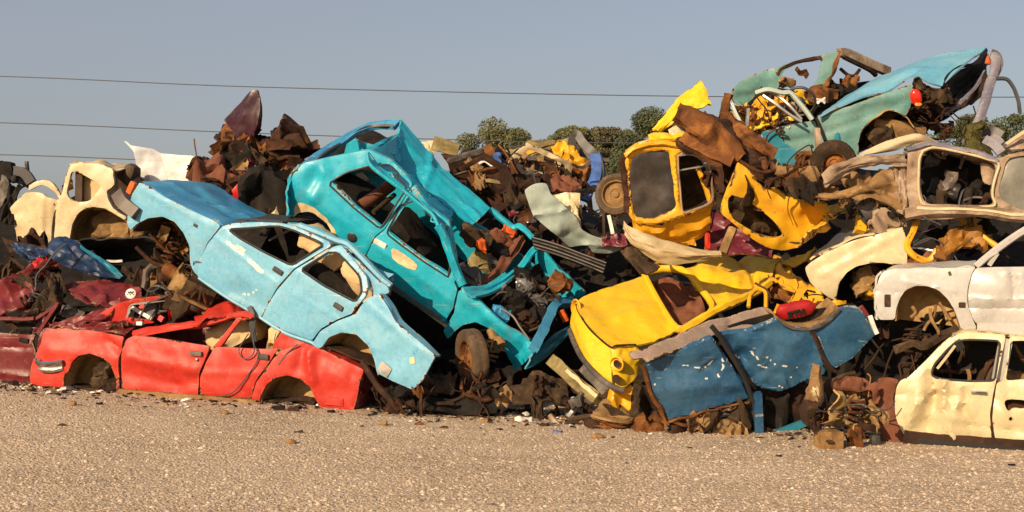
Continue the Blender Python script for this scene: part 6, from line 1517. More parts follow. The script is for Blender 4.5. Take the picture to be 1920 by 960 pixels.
# ================================================================ middle background
def item(fn, nm, lab, ct, *a, group=None, **k):
    o = fn(nm, *a, **k); return tag(o, lab, ct, group)
pf = Pl(1060, 420, 15.1, (-.15, .9, .4))
o = panel('car_wing', M['pgreen'], None, 'H:695,405 725,380 760,362 800,356 842,360 862,420 900,450 960,500 1030,570 1060,640 1100,670 1150,690 1240,712 1330,730 1332,770 1290,792 1230,808 1180,805 1130,790 1100,742 1050,750 990,765 940,720 880,660 790,592 752,560 735,520 718,470', pf, cr=.02, cs=2, th=.02, bulge=.05, rag=.004,
          folds=[(1000, 400, 1100, 380, .06, .03), (1100, 455, 1165, 460, .05, .03)], dents=[(1040, 420, .3, .05)])
tag(o, 'pale grey green car wing lying slanted in the middle of the heap', 'car wing')
item(loft, 'cream_sheet', 'cream body piece behind the pale grey green wing', 'scrap panel', M['cream'], None, [p3('H:880,425,15.4 960,418,15.4 1055,422,15.4'), p3('H:930,500,15.3 1000,520,15.3 1048,560,15.3'), p3('H:1000,560,15.2 1040,600,15.2 1060,640,15.2')], cr=.02, nu=20, nv=14)
pg = root('radiator_grille', 'long dark ribbed grille sloping under the pale grey green wing', 'grille', P(1070, 480, 14.9))
loft('grille_frame', M['dark'], pg, [p3('H:740,700,15.1 900,745,15.0 1060,805,14.9 1225,865,14.8'), p3('H:760,775,15.0 900,815,14.9 1050,870,14.8 1205,935,14.7')], cr=.01, nu=30, nv=8)
for k in range(4):
    t = k / 3
    tube('rib', M['grey'] if k in (1, 3) else M['plastic'], pg, [a.lerp(b, t) + Vector((0, -.04, 0)) for a, b in zip(p3('H:745,702,15.1 900,747,15.0 1060,807,14.9 1222,867,14.8'), p3('H:762,770,15.0 900,812,14.9 1050,866,14.8 1203,928,14.7'))], .010, 5)
item(loft, 'maroon_panel', 'maroon car flank behind the turquoise hatchback roof', 'scrap panel', M['maroon'], None, [p3('H:560,520,16.6 740,500,16.5 900,560,16.4'), p3('H:600,560,16.4 760,540,16.4 900,600,16.3')], cr=.02)
item(loft, 'dark_window', 'dark slate window below the maroon flank', 'window', M['glass'], None, [p3('H:640,570,16.2 770,570,16.2'), p3('H:690,700,16.0 800,700,16.0')], cr=.01, th=.01)
item(loft, 'maroon_panel', 'maroon panel with a white strip behind the muddy wheel', 'scrap panel', M['maroon'], None, [p3('H:1190,690,15.2 1280,680,15.2 1350,680,15.1'), p3('H:1200,760,15.1 1280,760,15.1 1360,760,15.0')], cr=.02)
item(tube, 'white_strip', 'white upright strip under the muddy wheel', 'trim strip', M['white_pl'], None, p3('H:1238,560,15.0 1252,620,15.0 1264,680,15.0'), .022, 4)
item(loft, 'grey_window', 'slate grey window pane under the muddy wheel', 'window', M['glass'], None, [p3('H:1265,570,15.2 1330,590,15.2'), p3('H:1275,680,15.2 1350,680,15.2')], cr=.005, th=.01)
item(tube, 'thin_post', 'thin brown post left of the muddy wheel', 'post', M['mud'], None, p3('H:1205,530,15.1 1208,620,15.1 1210,700,15.1'), .02, 5)
# crushed wreck on the skyline
wk = root('crushed_wreck', 'flattened tan and rust wreck on the skyline left of the dark strap loop', 'car', P(980, 330, 17.8))
loft('body_top', M['olive'], wk, [p3('H:520,160,18.0 620,150,18.0 740,120,18.0 860,92,18.0 1000,60,18.0'), p3('H:560,190,17.8 660,185,17.8 760,160,17.8 880,140,17.8 1010,130,17.8'), p3('H:600,230,17.6 700,250,17.5 800,270,17.5 900,275,17.5 1010,270,17.5')], nu=40, nv=20, cr=.09, cs=2.6, rag=.03)
loft('bonnet_dome', M['olive'], wk, [p3('H:690,225,17.3 760,180,17.35 850,158,17.4 940,190,17.35 1000,250,17.3'), p3('H:700,275,17.2 790,280,17.2 880,285,17.2 1000,275,17.2')], nu=30, nv=14, cr=.04, cs=3.5)
loft('yellow_side', M['yellow2'], wk, [p3('H:860,110,17.5 930,90,17.5 1000,75,17.5'), p3('H:880,160,17.4 950,170,17.4 1060,200,17.4'), p3('H:960,240,17.3 1020,250,17.3 1070,240,17.3')], nu=20, nv=16, cr=.05, cs=4, rag=.02)
tube('roof_tube', M['olive'], wk, p3('H:520,165,17.7 640,160,17.6 740,140,17.6 820,110,17.6 900,90,17.6'), .05, 6, wob=.03)
tube('roof_tube', M['yellow2'], wk, p3('H:610,205,17.5 680,190,17.5 740,150,17.5 800,140,17.5'), .04, 6, wob=.03)
tube('grab_handle', M['grey'], wk, p3('H:880,262,17.1 960,272,17.0 1060,266,17.0 1100,240,17.0 1160,208,17.0 1240,210,17.0'), .035, 6)
panel('mesh_side', M['grey'], wk, 'H:1000,130 1060,90 1120,200 1080,260 1020,250', Pl(1080, 300, 17.4, (0, 1, 0)), cr=.05, rag=.03)
for (x, y, D, s, mm) in ((600, 220, 17.2, .17, 'dark'), (570, 240, 17.1, .14, 'bluehose'), (660, 240, 17.1, .12, 'dark'), (880, 320, 16.9, .15, 'rustred'), (960, 350, 16.9, .14, 'rustdk'), (1020, 330, 16.9, .13, 'rust'), (1080, 300, 16.9, .11, 'rustor'), (900, 370, 16.7, .11, 'white_pl'), (980, 390, 16.6, .13, 'rust'), (840, 330, 16.8, .12, 'rustor'), (1040, 390, 16.7, .14, 'rustdk'), (720, 225, 17.1, .10, 'tan'), (1020, 220, 17.2, .14, 'yellow2'), (780, 300, 17, .12, 'grey')):
    crush('wreckage', M[mm], wk, P(780 + x / 3.4286, 240 + y / 3.4286, D), axes((1, .2, random.uniform(-.5, .5)), (.1, .9, .3)), (s * 1.5, s * .7, s * .7))
item(tube, 'strap_loop', 'dark loop of strap standing at the right end of the flattened tan wreck', 'strap', M['plastic'], None, p3('H:1000,110,17.2 1010,60,17.2 1040,42,17.2 1070,90,17.15 1130,150,17.1 1175,200,17.0 1190,300,16.9 1175,370,16.8'), .06, 4, flat=.6)
item(tube, 'blue_strap', 'blue strap hanging down by the flattened tan wreck', 'strap', M['bluehose'], None, p3('H:1150,170,17.0 1160,260,16.9 1150,330,16.8 1110,400,16.7 1075,465,16.6'), .075, 4, flat=.35)
item(tube, 'grey_bar', 'pale grey bar inside the dark strap loop', 'bar', M['grey'], None, p3('H:1040,80,17.25 1080,130,17.2 1130,210,17.1'), .035, 4)
for lab, s, r, mt in (('orange rust pipe pointing up behind the turquoise roof', 'H:275,285,17.2 380,215,17.2 500,140,17.2', .11, 'rustor'), ('grey slat below the orange rust pipe', 'H:250,310,16.9 380,275,16.9 500,235,17.0', .06, 'grey'), ('grey striped channel on the skyline behind the turquoise roof', 'H:110,95,17.5 180,115,17.5 270,150,17.5', .10, 'olive'), ('long grey strip lying below the flattened tan wreck', 'H:540,310,16.7 700,300,16.7 860,290,16.7', .05, 'grey'), ('thin dark post under the rusty tray', 'H:255,225,17.4 255,270,17.4 256,300,17.4', .04, 'rustdk')):
    item(tube, 'scrap_bar', lab, 'scrap bar', M[mt], None, p3(s), r, 4 if 'pipe' not in lab else 8, flat=.6, wob=.02)
item(loft, 'cream_post', 'cream squared panel end on the skyline by the turquoise roof', 'scrap panel', M['cream'], None, [p3('H:25,92,17.6 112,80,17.6'), p3('H:60,130,17.5 118,190,17.5')], cr=.01, nu=10, nv=8)
item(loft, 'rusty_tray', 'dark rusty tray tilted on the skyline behind the turquoise roof', 'tray', M['rustdk'], None, [p3('H:165,180,17.5 260,155,17.5 362,136,17.5'), p3('H:200,220,17.3 270,210,17.3 360,200,17.3'), p3('H:250,240,17.2 300,240,17.2 345,225,17.2')], cr=.03, nu=18, nv=10)
for lab, c1, c2, mt in (('brown rust sheet below the orange pipe', 'H:300,330,16.7 450,310,16.7 600,330,16.7', 'H:360,420,16.4 500,430,16.4 640,400,16.4', 'mud'), ('dark rust sheet under the flattened tan wreck', 'H:500,340,16.6 680,320,16.6 860,320,16.6', 'H:480,440,16.3 640,420,16.3 760,380,16.3', 'rustdk'), ('peach tan torn sheet behind the turquoise far door frame', 'H:340,345,16.4 400,310,16.5 440,320,16.5', 'H:380,390,16.3 430,390,16.3 460,380,16.3', 'tan'), ('brown dirty panel beside the pale grey green wing', 'H:560,430,16.3 640,410,16.3 720,430,16.2', 'H:580,540,16.0 660,530,16.0 740,530,16.0', 'mud'), ('rust red crumpled sheet above the cream body piece', 'H:860,340,16.4 960,330,16.4 1060,360,16.3', 'H:880,420,16.0 980,420,16.0 1060,430,16.0', 'rustred')):
    item(loft, 'rust_sheet', lab, 'scrap sheet', M[mt], None, [p3(c1), [a.lerp(b, .5) + Vector((0, -.1, 0)) for a, b in zip(p3(c1), p3(c2))], p3(c2)], cr=.07, cs=3.5, rag=.03, nu=28, nv=16)

# ================================================================ left: cream cab, grey hulk, white sheet
pl_ = Pl(130, 390, 16.9, (.12, .99, .05))
cre = root('wrecked_car', 'cream car with empty wheel arch and tan seat high above the dark red wreckage', 'car', pl_.pt(150, 460, .6))
panel('body_side', M['cream'], cre, 'A:78,602 130,545 200,484 270,480 335,490 370,520 445,540 470,500 485,420 495,360 520,290 545,268 620,262 700,266 800,288 852,312 850,350 862,420 835,450 800,470 815,540 850,600 900,640 955,668 940,690 870,644 800,604 700,590 640,605 600,632 545,715 520,862 430,895 350,922 260,890 130,862 122,760 105,680', pl_,
      holes=['A:502,500 520,410 540,318 600,340 690,385 765,432 740,470 672,552 610,555 550,548'], cr=.012, cs=2.6, rag=.004, th=.05, bulge=.02, folds=[(110, 370, 95, 455, .04, -.02), (85, 360, 80, 440, .05, .02)], dents=[(60, 420, .25, .03)])
plate('keyhole', M['plastic'], cre, pl_, 101, 383, .06, .03, 0, th=.008, off=-.03)
tube('door_gap', M['mud'], cre, pl_.cur('A:470,520 440,580 415,640 400,740 395,840', -.012), .012, 4)
panel('door_top', M['cream'], cre, 'A:200,470 205,430 260,400 310,390 370,400 410,440 450,530 430,530 400,480 350,440 300,425 240,450', pl_, off=.04, cr=.012, th=.04, rag=.006)
arch(M['housing'], cre, pl_, 'A:518,870 540,720 598,634 640,608 700,592 800,606 870,646 940,690 990,760', depth=.5)
lump('mud_clod', M['tan'], cre, pl_.pt(200, 430, .4), axes((1, 0, -.1), pl_.N), (.35, .1, .18), cr=.10, cs=4)
lump('seat', M['seat'], cre, pl_.pt(160, 352, .35), axes((.1, 0, 1), pl_.N), (.30, .16, .24), cr=.03, cs=4, rnd=.6)
tube('pillar_post', M['seatbr'], cre, pl_.cur('A:575,315 572,430 570,548', .1), .05, 4, straight=True)
loft('roof', M['cream'], cre, [pl_.cur('A:520,285 620,262 700,266 800,288 855,325', .02), pl_.cur('A:540,272 620,256 700,258 800,278 860,320', .4), pl_.cur('A:520,290 620,266 700,270 800,290 855,330', 1.1)], cr=.03, cs=3)
loft('rear_panel', M['tan'], cre, [pl_.cur('A:430,420 470,330 500,280', .15), pl_.cur('A:430,500 470,480 500,460', .15)], cr=.04, nu=14, nv=12, rag=.02)
panel('far_side', M['mud'], cre, 'A:130,560 470,420 545,268 800,288 860,420 1000,700 520,862 130,862', pl_, off=1.2, cr=.03, res=.1)
lump('headrest', M['seatbr'], cre, pl_.pt(222, 328, .4), axes((.2, 0, 1), pl_.N), (.16, .14, .09), cr=.03, rnd=.7)
lump('lamp_remains', M['dark'], cre, pl_.pt(243, 345, .2), axes((1, 0, 1), pl_.N), (.10, .06, .05), cr=.03)
hk = root('wrecked_car', 'grey hulk with dark curved trim at the left frame edge', 'car', P(20, 420, 17.3))
panel('body_side', M['grey'], hk, 'R:-260,220 -60,215 60,225 110,260 145,330 120,440 70,560 20,690 -40,760 -260,800', Pl(10, 360, 17.3, (.1, 1, 0)), cr=.03, rag=.01)
tube('arch_trim', M['plastic'], hk, p3('R:-100,165,17.4 60,170,17.4 200,165,17.4 320,175,17.4 400,230,17.4 450,300,17.4 475,340,17.4'), .07, 4, flat=.6)
loft('rear_shelf', M['grey'], hk, [p3('R:60,210,17.5 200,215,17.5 330,225,17.5 420,290,17.5'), p3('R:80,300,17.4 200,340,17.4 300,380,17.4 430,380,17.4')], cr=.03, rag=.01)
lump('shelf_hole', M['black'], hk, P(27, 336, 17.3), AXW, (.04, .05, .05), rnd=.8, cr=.005)
loft('dark_side', M['dark'], hk, [p3('R:150,370,17.2 250,390,17.2 380,400,17.2'), p3('R:60,620,17.0 140,620,17.0 240,560,17.0'), p3('R:-20,900,16.9 80,960,16.9 220,960,16.9')], cr=.04)
tube('mast', M['grey'], hk, p3('R:395,20,17.5 405,120,17.5 420,220,17.5'), .03, 5)
tube('mast', M['dark'], hk, p3('R:-20,40,17.4 20,100,17.4 60,170,17.4'), .06, 5)
lump('dark_block', M['dark'], hk, P(5, 322, 17.4), AXW, (.15, .1, .12), cr=.05)
item(panel, 'film_sheet', 'torn cloudy plastic sheet standing against the sky behind the pale blue bonnet', 'plastic sheet', M['film'], None, 'A:928,100 945,98 985,130 1060,142 1150,158 1205,190 1222,250 1260,340 1300,420 1040,420 1028,300 1000,170', Pl(275, 310, 17.5, (0, 1, 0)), th=.006, cr=.03, rag=.008)
item(loft, 'white_board', 'plain white board resting behind the blue bonnet', 'board', M['plaster'], None, [p3('A:1200,188,17.3 1300,200,17.3 1480,216,17.3 1500,240,17.3'), p3('A:1240,300,17.2 1380,330,17.2 1545,305,17.2'), p3('A:1270,420,17.0 1400,430,17.0 1560,400,17.0')], cr=.008, straight=True, nu=20, nv=14)
item(tube, 'thin_rod', 'thin rust rod sticking up from the white board', 'rod', M['rustor'], None, p3('A:1455,80,17.3 1462,140,17.3 1475,215,17.3'), .010, 5)

# purple blade and rust heap
ppb = Pl(455, 220, 16.4, (.45, .88, .12))
item(panel, 'upright_car_wing', 'upright purple and black pointed car wing rising into the sky', 'car wing', M['purple'], None, 'D:712,240 760,188 830,112 895,42 932,28 950,80 962,150 960,220 950,275 922,320 905,375 890,410 862,424 830,390 790,345 750,290', ppb, cr=.012, bulge=.05, folds=[(475, 172, 450, 262, .12, .05)], th=.02, rag=.003)
item(panel, 'folded_wing_side', 'narrow reddish side face folded back from the purple wing', 'car wing', M['maroon'], None, 'D:932,28 958,140 958,220 945,290 900,395 925,280 935,160', Pl(487, 220, 16.5, (.8, .6, .1)), cr=.006, th=.015)
RZ = [  # rust heap pieces in crop Q: x, y, D, half length, thick, slope, material, words
    (280, 130, 16.6, .30, .10, 1.6, 'rustor', 'orange rust bracket just under the purple blade'), (330, 220, 16.5, .24, .16, .6, 'rustor', 'orange rust plate below the bracket of the purple blade'),
    (230, 60, 16.7, .14, .05, 1.2, 'rust', 'rust tongue beside the base of the purple blade'), (390, 130, 16.5, .14, .12, .2, 'rustdk', 'dark hollow tube mouth under the purple blade'),
    (560, 290, 16.5, .26, .18, .1, 'rustor', 'orange rust block in the middle of the rust heap'), (680, 240, 16.6, .24, .16, -.3, 'rust', 'brown rust block with sharp top edge'),
    (950, 160, 16.6, .30, .22, .5, 'rust', 'large crumpled rust block at the top right of the rust heap'), (850, 190, 16.5, .22, .12, 1.0, 'rustor', 'upright orange rust sheet by the large crumpled block'),
    (800, 340, 16.3, .48, .13, .62, 'rustdk', 'dark flat rust girder slanting up to the large block'), (1020, 320, 16.4, .36, .09, .42, 'rust', 'rusty pipe jutting to the right above the turquoise tail'),
    (270, 380, 16.4, .42, .16, .45, 'rustdk', 'dark bent tube at the left of the rust heap'), (140, 430, 16.5, .34, .12, .3, 'rustdk', 'black brown crumpled bar next to the white board'),
    (420, 400, 16.3, .24, .18, .2, 'dark', 'black shadowed lump in the rust heap middle'), (60, 420, 16.6, .12, .06, -.9, 'rustdk', 'dark torn tip by the white board'),
    (930, 440, 16.3, .26, .14, -.5, 'rustor', 'bright orange rust flap above the turquoise tail'), (1000, 420, 16.4, .18, .14, .8, 'rust', 'rust flap squeezed by the turquoise hatchback'),
    (180, 590, 16.1, .34, .24, -.2, 'rustred', 'red brown rusted panel over the pale blue roof'), (330, 560, 16.1, .30, .10, .8, 'tan', 'tan folded strip left of the scarlet wedge'),
    (40, 540, 16.3, .26, .14, -.3, 'rust', 'rust shelf under the white board'), (900, 640, 16.1, .34, .22, .2, 'dark', 'black lump under the grey crumpled sheet'),
    (750, 760, 15.9, .40, .30, .1, 'dark', 'black wrinkled lump right of the scarlet wedge'), (860, 820, 15.8, .36, .05, 1.0, 'mud', 'brown strip slanting beside the turquoise arch'),
    (900, 900, 15.7, .30, .04, 1.0, 'cream', 'cream strip slanting beside the turquoise arch'), (720, 660, 16.0, .12, .07, .4, 'tan', 'pinkish tan fragment below the grey crumpled sheet'),
    (530, 640, 16.2, .22, .2, .3, 'maroon', 'dark maroon lump on the shaded side of the scarlet wedge'), (480, 230, 16.6, .14, .10, .2, 'rust', 'small rust lump between the blade and the orange block')]
for (x, y, D, a, b, sl, mm, lab) in RZ:
    o = (folded if RZ.index((x, y, D, a, b, sl, mm, lab)) % 2 else crush)('rust_scrap', M[mm], None, P(380 + x / 6, 240 + y / 6, D), axes((1, .15, sl), (.05, .9, .25)), (a, b * .9, b)); tag(o, lab, 'rust scrap', 'pieces of the rust heap')
item(panel, 'scarlet_wedge', 'scarlet pointed car corner poking up out of the rust heap', 'scrap panel', M['scarlet'], None, 'Q:270,780 340,690 420,600 500,540 560,515 575,560 560,640 580,760 610,900 640,980 400,860', Pl(460, 365, 15.9, (.1, .95, .3)), cr=.012, bulge=.04, folds=[(465, 335, 475, 390, .05, .04)])
item(loft, 'crumpled_sheet', 'grey crumpled sheet draped over the scarlet corner', 'scrap sheet', M['grey'], None, [p3('Q:490,440,16.1 570,400,16.1 650,410,16.1 730,480,16.0 780,560,16.0'), p3('Q:490,490,15.9 580,500,15.85 660,560,15.85 720,610,15.85'), p3('Q:600,560,15.9 680,620,15.85 760,720,15.8 830,750,15.8'), p3('Q:720,600,15.9 790,620,15.9 840,680,15.9')], cr=.03, cs=4, nu=26, nv=18)
item(lump, 'white_scrap', 'white torn fragment near the turquoise tail in the rust heap', 'scrap', M['white_pl'], None, P(380 + 850 / 6, 240 + 535 / 6, 16.2), AXW, (.16, .05, .08), rnd=.3, cr=.05, cs=7)
for lab, s, r in (('short rust spike left of the purple blade', 'Q:140,80,16.6 180,92,16.6 215,105,16.6', .025), ('black spike at the purple blade base, right side', 'Q:640,10,16.6 590,80,16.6 550,170,16.6', .035), ('rust spike on the large crumpled block', 'Q:1040,120,16.6 1050,170,16.6 1060,230,16.5', .022), ('dark tip beside the white board', 'Q:45,350,16.6 80,400,16.5 120,430,16.5', .03)):
    item(tube, 'spike', lab, 'spike', M['rustdk'], None, p3(s), r, 5, wob=.02)

# ================================================================ left lower: dark red cars, blue wing
pq = Pl(40, 660, 14.75, (.15, .98, .02))
dr = root('wrecked_car', 'dark red car in shade at the left frame edge behind the bright red saloon', 'car', pq.pt(20, 725, .5))
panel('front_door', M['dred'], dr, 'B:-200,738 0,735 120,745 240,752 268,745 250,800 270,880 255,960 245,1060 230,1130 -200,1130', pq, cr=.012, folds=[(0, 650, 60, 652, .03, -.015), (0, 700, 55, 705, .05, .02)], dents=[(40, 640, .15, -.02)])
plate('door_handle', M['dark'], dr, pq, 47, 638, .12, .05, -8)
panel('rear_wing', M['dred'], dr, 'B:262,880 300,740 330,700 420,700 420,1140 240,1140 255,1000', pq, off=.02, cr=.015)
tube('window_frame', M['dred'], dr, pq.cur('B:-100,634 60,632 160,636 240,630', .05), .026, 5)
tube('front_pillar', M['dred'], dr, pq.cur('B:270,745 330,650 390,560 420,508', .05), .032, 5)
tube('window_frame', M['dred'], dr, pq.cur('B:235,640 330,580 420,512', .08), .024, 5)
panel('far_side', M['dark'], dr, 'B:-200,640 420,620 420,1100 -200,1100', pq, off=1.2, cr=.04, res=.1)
for (x, y, dd, s, mm) in ((120, 690, .3, .12, 'dark'), (200, 700, .35, .12, 'maroon'), (100, 660, .4, .1, 'rustdk'), (230, 600, .5, .15, 'dark')):
    lump('seat_remains', M[mm], dr, pq.pt(x / 4, 440 + y / 4, dd), axes((1, 0, .3), pq.N), (s, s, s * .7), cr=.05, cs=6)
tube('sill', M['rustdk'], dr, pq.cur('B:-200,1140 0,1142 200,1150 330,1170 480,1190', .0), .06, 4, wob=.02)
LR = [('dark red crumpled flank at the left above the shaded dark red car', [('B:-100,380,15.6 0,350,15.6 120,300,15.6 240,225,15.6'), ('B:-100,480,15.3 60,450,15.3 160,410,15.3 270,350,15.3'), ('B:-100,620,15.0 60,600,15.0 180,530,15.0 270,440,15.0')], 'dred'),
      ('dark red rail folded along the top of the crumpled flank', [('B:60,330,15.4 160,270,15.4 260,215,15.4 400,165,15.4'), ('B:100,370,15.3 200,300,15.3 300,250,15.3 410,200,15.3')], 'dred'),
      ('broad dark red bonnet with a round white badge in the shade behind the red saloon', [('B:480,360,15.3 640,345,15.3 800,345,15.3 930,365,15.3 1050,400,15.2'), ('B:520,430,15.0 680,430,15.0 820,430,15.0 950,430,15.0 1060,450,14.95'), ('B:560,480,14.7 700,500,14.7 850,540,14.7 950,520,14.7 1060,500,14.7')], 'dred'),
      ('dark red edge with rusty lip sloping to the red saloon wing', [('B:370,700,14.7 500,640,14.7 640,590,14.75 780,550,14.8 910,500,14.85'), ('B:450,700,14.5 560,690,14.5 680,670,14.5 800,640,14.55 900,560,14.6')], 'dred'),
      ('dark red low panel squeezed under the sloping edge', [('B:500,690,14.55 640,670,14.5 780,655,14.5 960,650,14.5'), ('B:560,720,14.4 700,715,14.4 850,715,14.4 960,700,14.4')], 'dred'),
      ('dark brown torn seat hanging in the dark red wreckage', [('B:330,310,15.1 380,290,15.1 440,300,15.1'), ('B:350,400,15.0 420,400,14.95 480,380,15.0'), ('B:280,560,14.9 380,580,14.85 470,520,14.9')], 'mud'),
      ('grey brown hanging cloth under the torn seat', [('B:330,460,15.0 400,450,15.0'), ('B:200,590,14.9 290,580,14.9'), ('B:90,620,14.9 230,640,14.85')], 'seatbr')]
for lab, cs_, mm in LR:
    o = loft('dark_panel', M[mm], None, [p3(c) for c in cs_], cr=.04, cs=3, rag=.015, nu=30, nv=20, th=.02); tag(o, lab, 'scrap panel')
    if 'badge' in lab:
        bp = P(245.5, 551, 14.75)
        bd = lathe('badge', M['white_pl'], o, bp, (0, -1, .25), [(.06, 0), (.06, .012), (.05, .016), (.002, .016)], 28)
        V = []; fs = []
        for a, b in (((-.032, .03), (-.016, .004)), ((-.016, .004), (0, .03)), ((0, .03), (.016, .004)), ((.016, .004), (.032, .03)), ((-.036, .0), (-.018, -.036)), ((-.018, -.036), (0, -.004)), ((0, -.004), (.018, -.036)), ((.018, -.036), (.036, .0))):
            A = Vector((a[0], -.02, a[1])); B_ = Vector((b[0], -.02, b[1])); d_ = (B_ - A).normalized(); t_ = Vector((-d_.z, 0, d_.x)) * .005
            i = len(V); V += [bp + A + t_, bp + B_ + t_, bp + B_ - t_, bp + A - t_]; V += [v + Vector((0, .012, 0)) for v in V[-4:]]
            fs += [(i, i + 1, i + 2, i + 3), (i, i + 1, i + 5, i + 4), (i + 2, i + 3, i + 7, i + 6), (i + 1, i + 2, i + 6, i + 5), (i + 3, i, i + 4, i + 7)]
        link('emblem_strokes', V, fs, M['plastic'], bd, 0)
item(loft, 'blue_wing', 'royal blue car wing with white scratches jutting out below the cream car', 'car wing', M['royal'], None, [p3('B:372,120,15.5 392,60,15.5 470,28,15.5 600,80,15.5 740,170,15.5'), p3('B:395,180,15.3 480,120,15.25 600,150,15.25 700,200,15.25 800,240,15.3'), p3('B:430,200,15.3 500,235,15.3 620,280,15.3 760,310,15.3 900,330,15.3')], cr=.03, cs=3, nu=34, nv=20)
item(loft, 'blue_strip', 'grey blue strip along the lower side of the royal blue wing', 'trim strip', M['petrol'], None, [p3('B:600,80,15.4 720,150,15.35 840,230,15.3 925,310,15.3'), p3('B:610,110,15.35 720,185,15.3 830,270,15.25 900,325,15.25')], cr=.01, nu=24, nv=5)
for i, (x, y, w_, a_) in enumerate(((412, 100, .10, -40), (420, 112, .06, 60), (482, 150, .08, -35), (475, 190, .08, -20))):
    pass
item(loft, 'blue_scrap_sheet', 'dull blue low panel left of the royal blue wing', 'scrap panel', M['royal'], None, [p3('B:80,80,15.7 200,75,15.7 360,120,15.6'), p3('B:160,190,15.5 260,190,15.5 360,150,15.5')], cr=.04, nu=20, nv=12)
item(loft, 'rust_sheet', 'rust brown sheet on top of the dull blue panel', 'scrap sheet', M['rustdk'], None, [p3('B:20,40,15.9 150,60,15.8 330,100,15.7'), p3('B:60,110,15.7 200,120,15.6 360,130,15.6')], cr=.04, nu=20, nv=10)
item(loft, 'black_boot_cavity', 'pitch black open boot under the cream car', 'car boot', M['black'], None, [p3('B:560,70,15.7 700,30,15.8 900,25,15.8 1150,25,15.7 1260,130,15.5'), p3('B:640,180,16.2 800,160,16.4 1000,160,16.4 1230,200,16.0'), p3('B:760,330,15.6 900,330,15.6 1050,300,15.6 1200,210,15.5')], cr=.03, nu=30, nv=18)  # hollow's deep shade is put into its black colour
item(tube, 'metal_strip', 'bright thin strip inside the black open boot', 'trim strip', M['alu'], None, p3('B:800,196,15.5 860,200,15.5 920,196,15.5'), .016, 4)
item(tube, 'grey_hose', 'thick grey hose hanging at the black boot', 'hose', M['greyp'], None, p3('B:1210,225,14.9 1140,240,14.85 1100,290,14.8 1095,350,14.8 1085,400,14.8'), .05, 7, wob=.015)
# red framed quarter window piece
rq = root('car_quarter', 'red car quarter with chrome edged window opening lying on the red saloon bonnet', 'car quarter', P(250, 605, 14.7))
panel('quarter_panel', M['red'], rq, 'B:640,622 720,610 800,560 870,520 930,500 980,488 1100,470 1272,448 1262,470 1240,492 1100,505 1000,520 975,540 955,620 1100,640 1160,660 960,690 860,680 640,670', Pl(250, 600, 14.6, (.1, .97, .2)), cr=.012, rag=.005, th=.03)
tube('window_chrome', M['chrome'], rq, p3('B:1240,492,14.53 1110,508,14.53 1005,522,14.53 972,545,14.53 960,600,14.53 952,625,14.53'), .016, 5)
tube('white_strip', M['plaster'], rq, p3('B:990,545,14.75 1060,585,14.7 1140,630,14.65'), .022, 4)
tube('red_rail', M['scarlet'], rq, p3('B:1060,530,14.8 1140,580,14.75 1230,640,14.7'), .035, 4)
lump('tail_lamp', M['lens'], rq, P(227, 607, 14.55), AXW, (.07, .03, .03), rnd=.5, cr=.005)
lump('white_reflector', M['white_pl'], rq, P(262, 606, 14.5), AXW, (.035, .03, .022), rnd=.3, cr=.004)
# brown mechanical tangle under the pale blue car
TG = [(1320, 60, 14.9, .22, .10, -.4, 'mud', 'split wooden slat inside the pale blue front arch'), (1260, 40, 14.95, .14, .10, .3, 'rustdk', 'dark lump in the pale blue front arch'), (1370, 40, 14.9, .18, .06, -.7, 'tan', 'tan strip in the pale blue front arch'), (1330, 150, 14.8, .14, .04, .8, 'wood', 'pale splintered board under the pale blue front wing'), (1240, 210, 14.8, .16, .14, .4, 'mud', 'muddy gearbox lump under the pale blue wing'), (1300, 260, 14.7, .20, .16, -.9, 'rustdk', 'dark muddy axle lump under the pale blue wing'), (1430, 370, 14.5, .22, .18, -.5, 'tan', 'tan caked plate below the pale blue front door'), (1520, 420, 14.4, .26, .16, -.5, 'tan', 'large tan caked plate beneath the pale blue door sill'), (1400, 530, 14.4, .24, .14, -.6, 'mud', 'earthy clump right behind the red roof edge'), (1200, 590, 14.5, .15, .14, .2, 'plastic', 'black oily drum end on the red bonnet'), (1320, 590, 14.4, .09, .07, .2, 'scarlet', 'small scarlet fragment by the black drum end'), (1270, 520, 14.55, .20, .14, .5, 'seatbr', 'grey brown rag over the black drum end'), (1160, 300, 14.8, .10, .05, -.5, 'tan', 'pale tan clip beside the grey hose'), (1200, 370, 14.75, .12, .05, .2, 'tan', 'pale tan bracket under the grey hose'), (1110, 330, 15, .20, .16, .2, 'rustdk', 'dark lump behind the grey hose'), (540, 590, 14.7, .14, .06, -.3, 'grey', 'small grey fragment on the sloping dark red edge'), (1000, 290, 15.1, .16, .05, -.3, 'mud', 'brown slat in front of the black boot'), (1480, 320, 14.6, .07, .06, 1.2, 'rustor', 'orange rust hinge at the pale blue sill corner'), (250, 60, 15.9, .18, .12, .2, 'rustdk', 'rusty lump between cream car and dull blue panel'), (40, 300, 15.7, .2, .14, .3, 'rustdk', 'dark rust lump at the left frame edge in the dark red wreckage'), (320, 220, 15.25, .10, .08, .6, 'scarlet', 'scarlet lamp housing in the dark red wreckage')]
for (x, y, D, a, b, sl, mm, lab) in TG:
    o = (folded if TG.index((x, y, D, a, b, sl, mm, lab)) % 2 else crush)('heap_scrap', M[mm], None, P(x / 4, 440 + y / 4, D + .2), axes((1, .15, sl), (.05, .9, .25)), (a, b * .9, b)); tag(o, lab, 'scrap', 'scrap under the pale blue car')

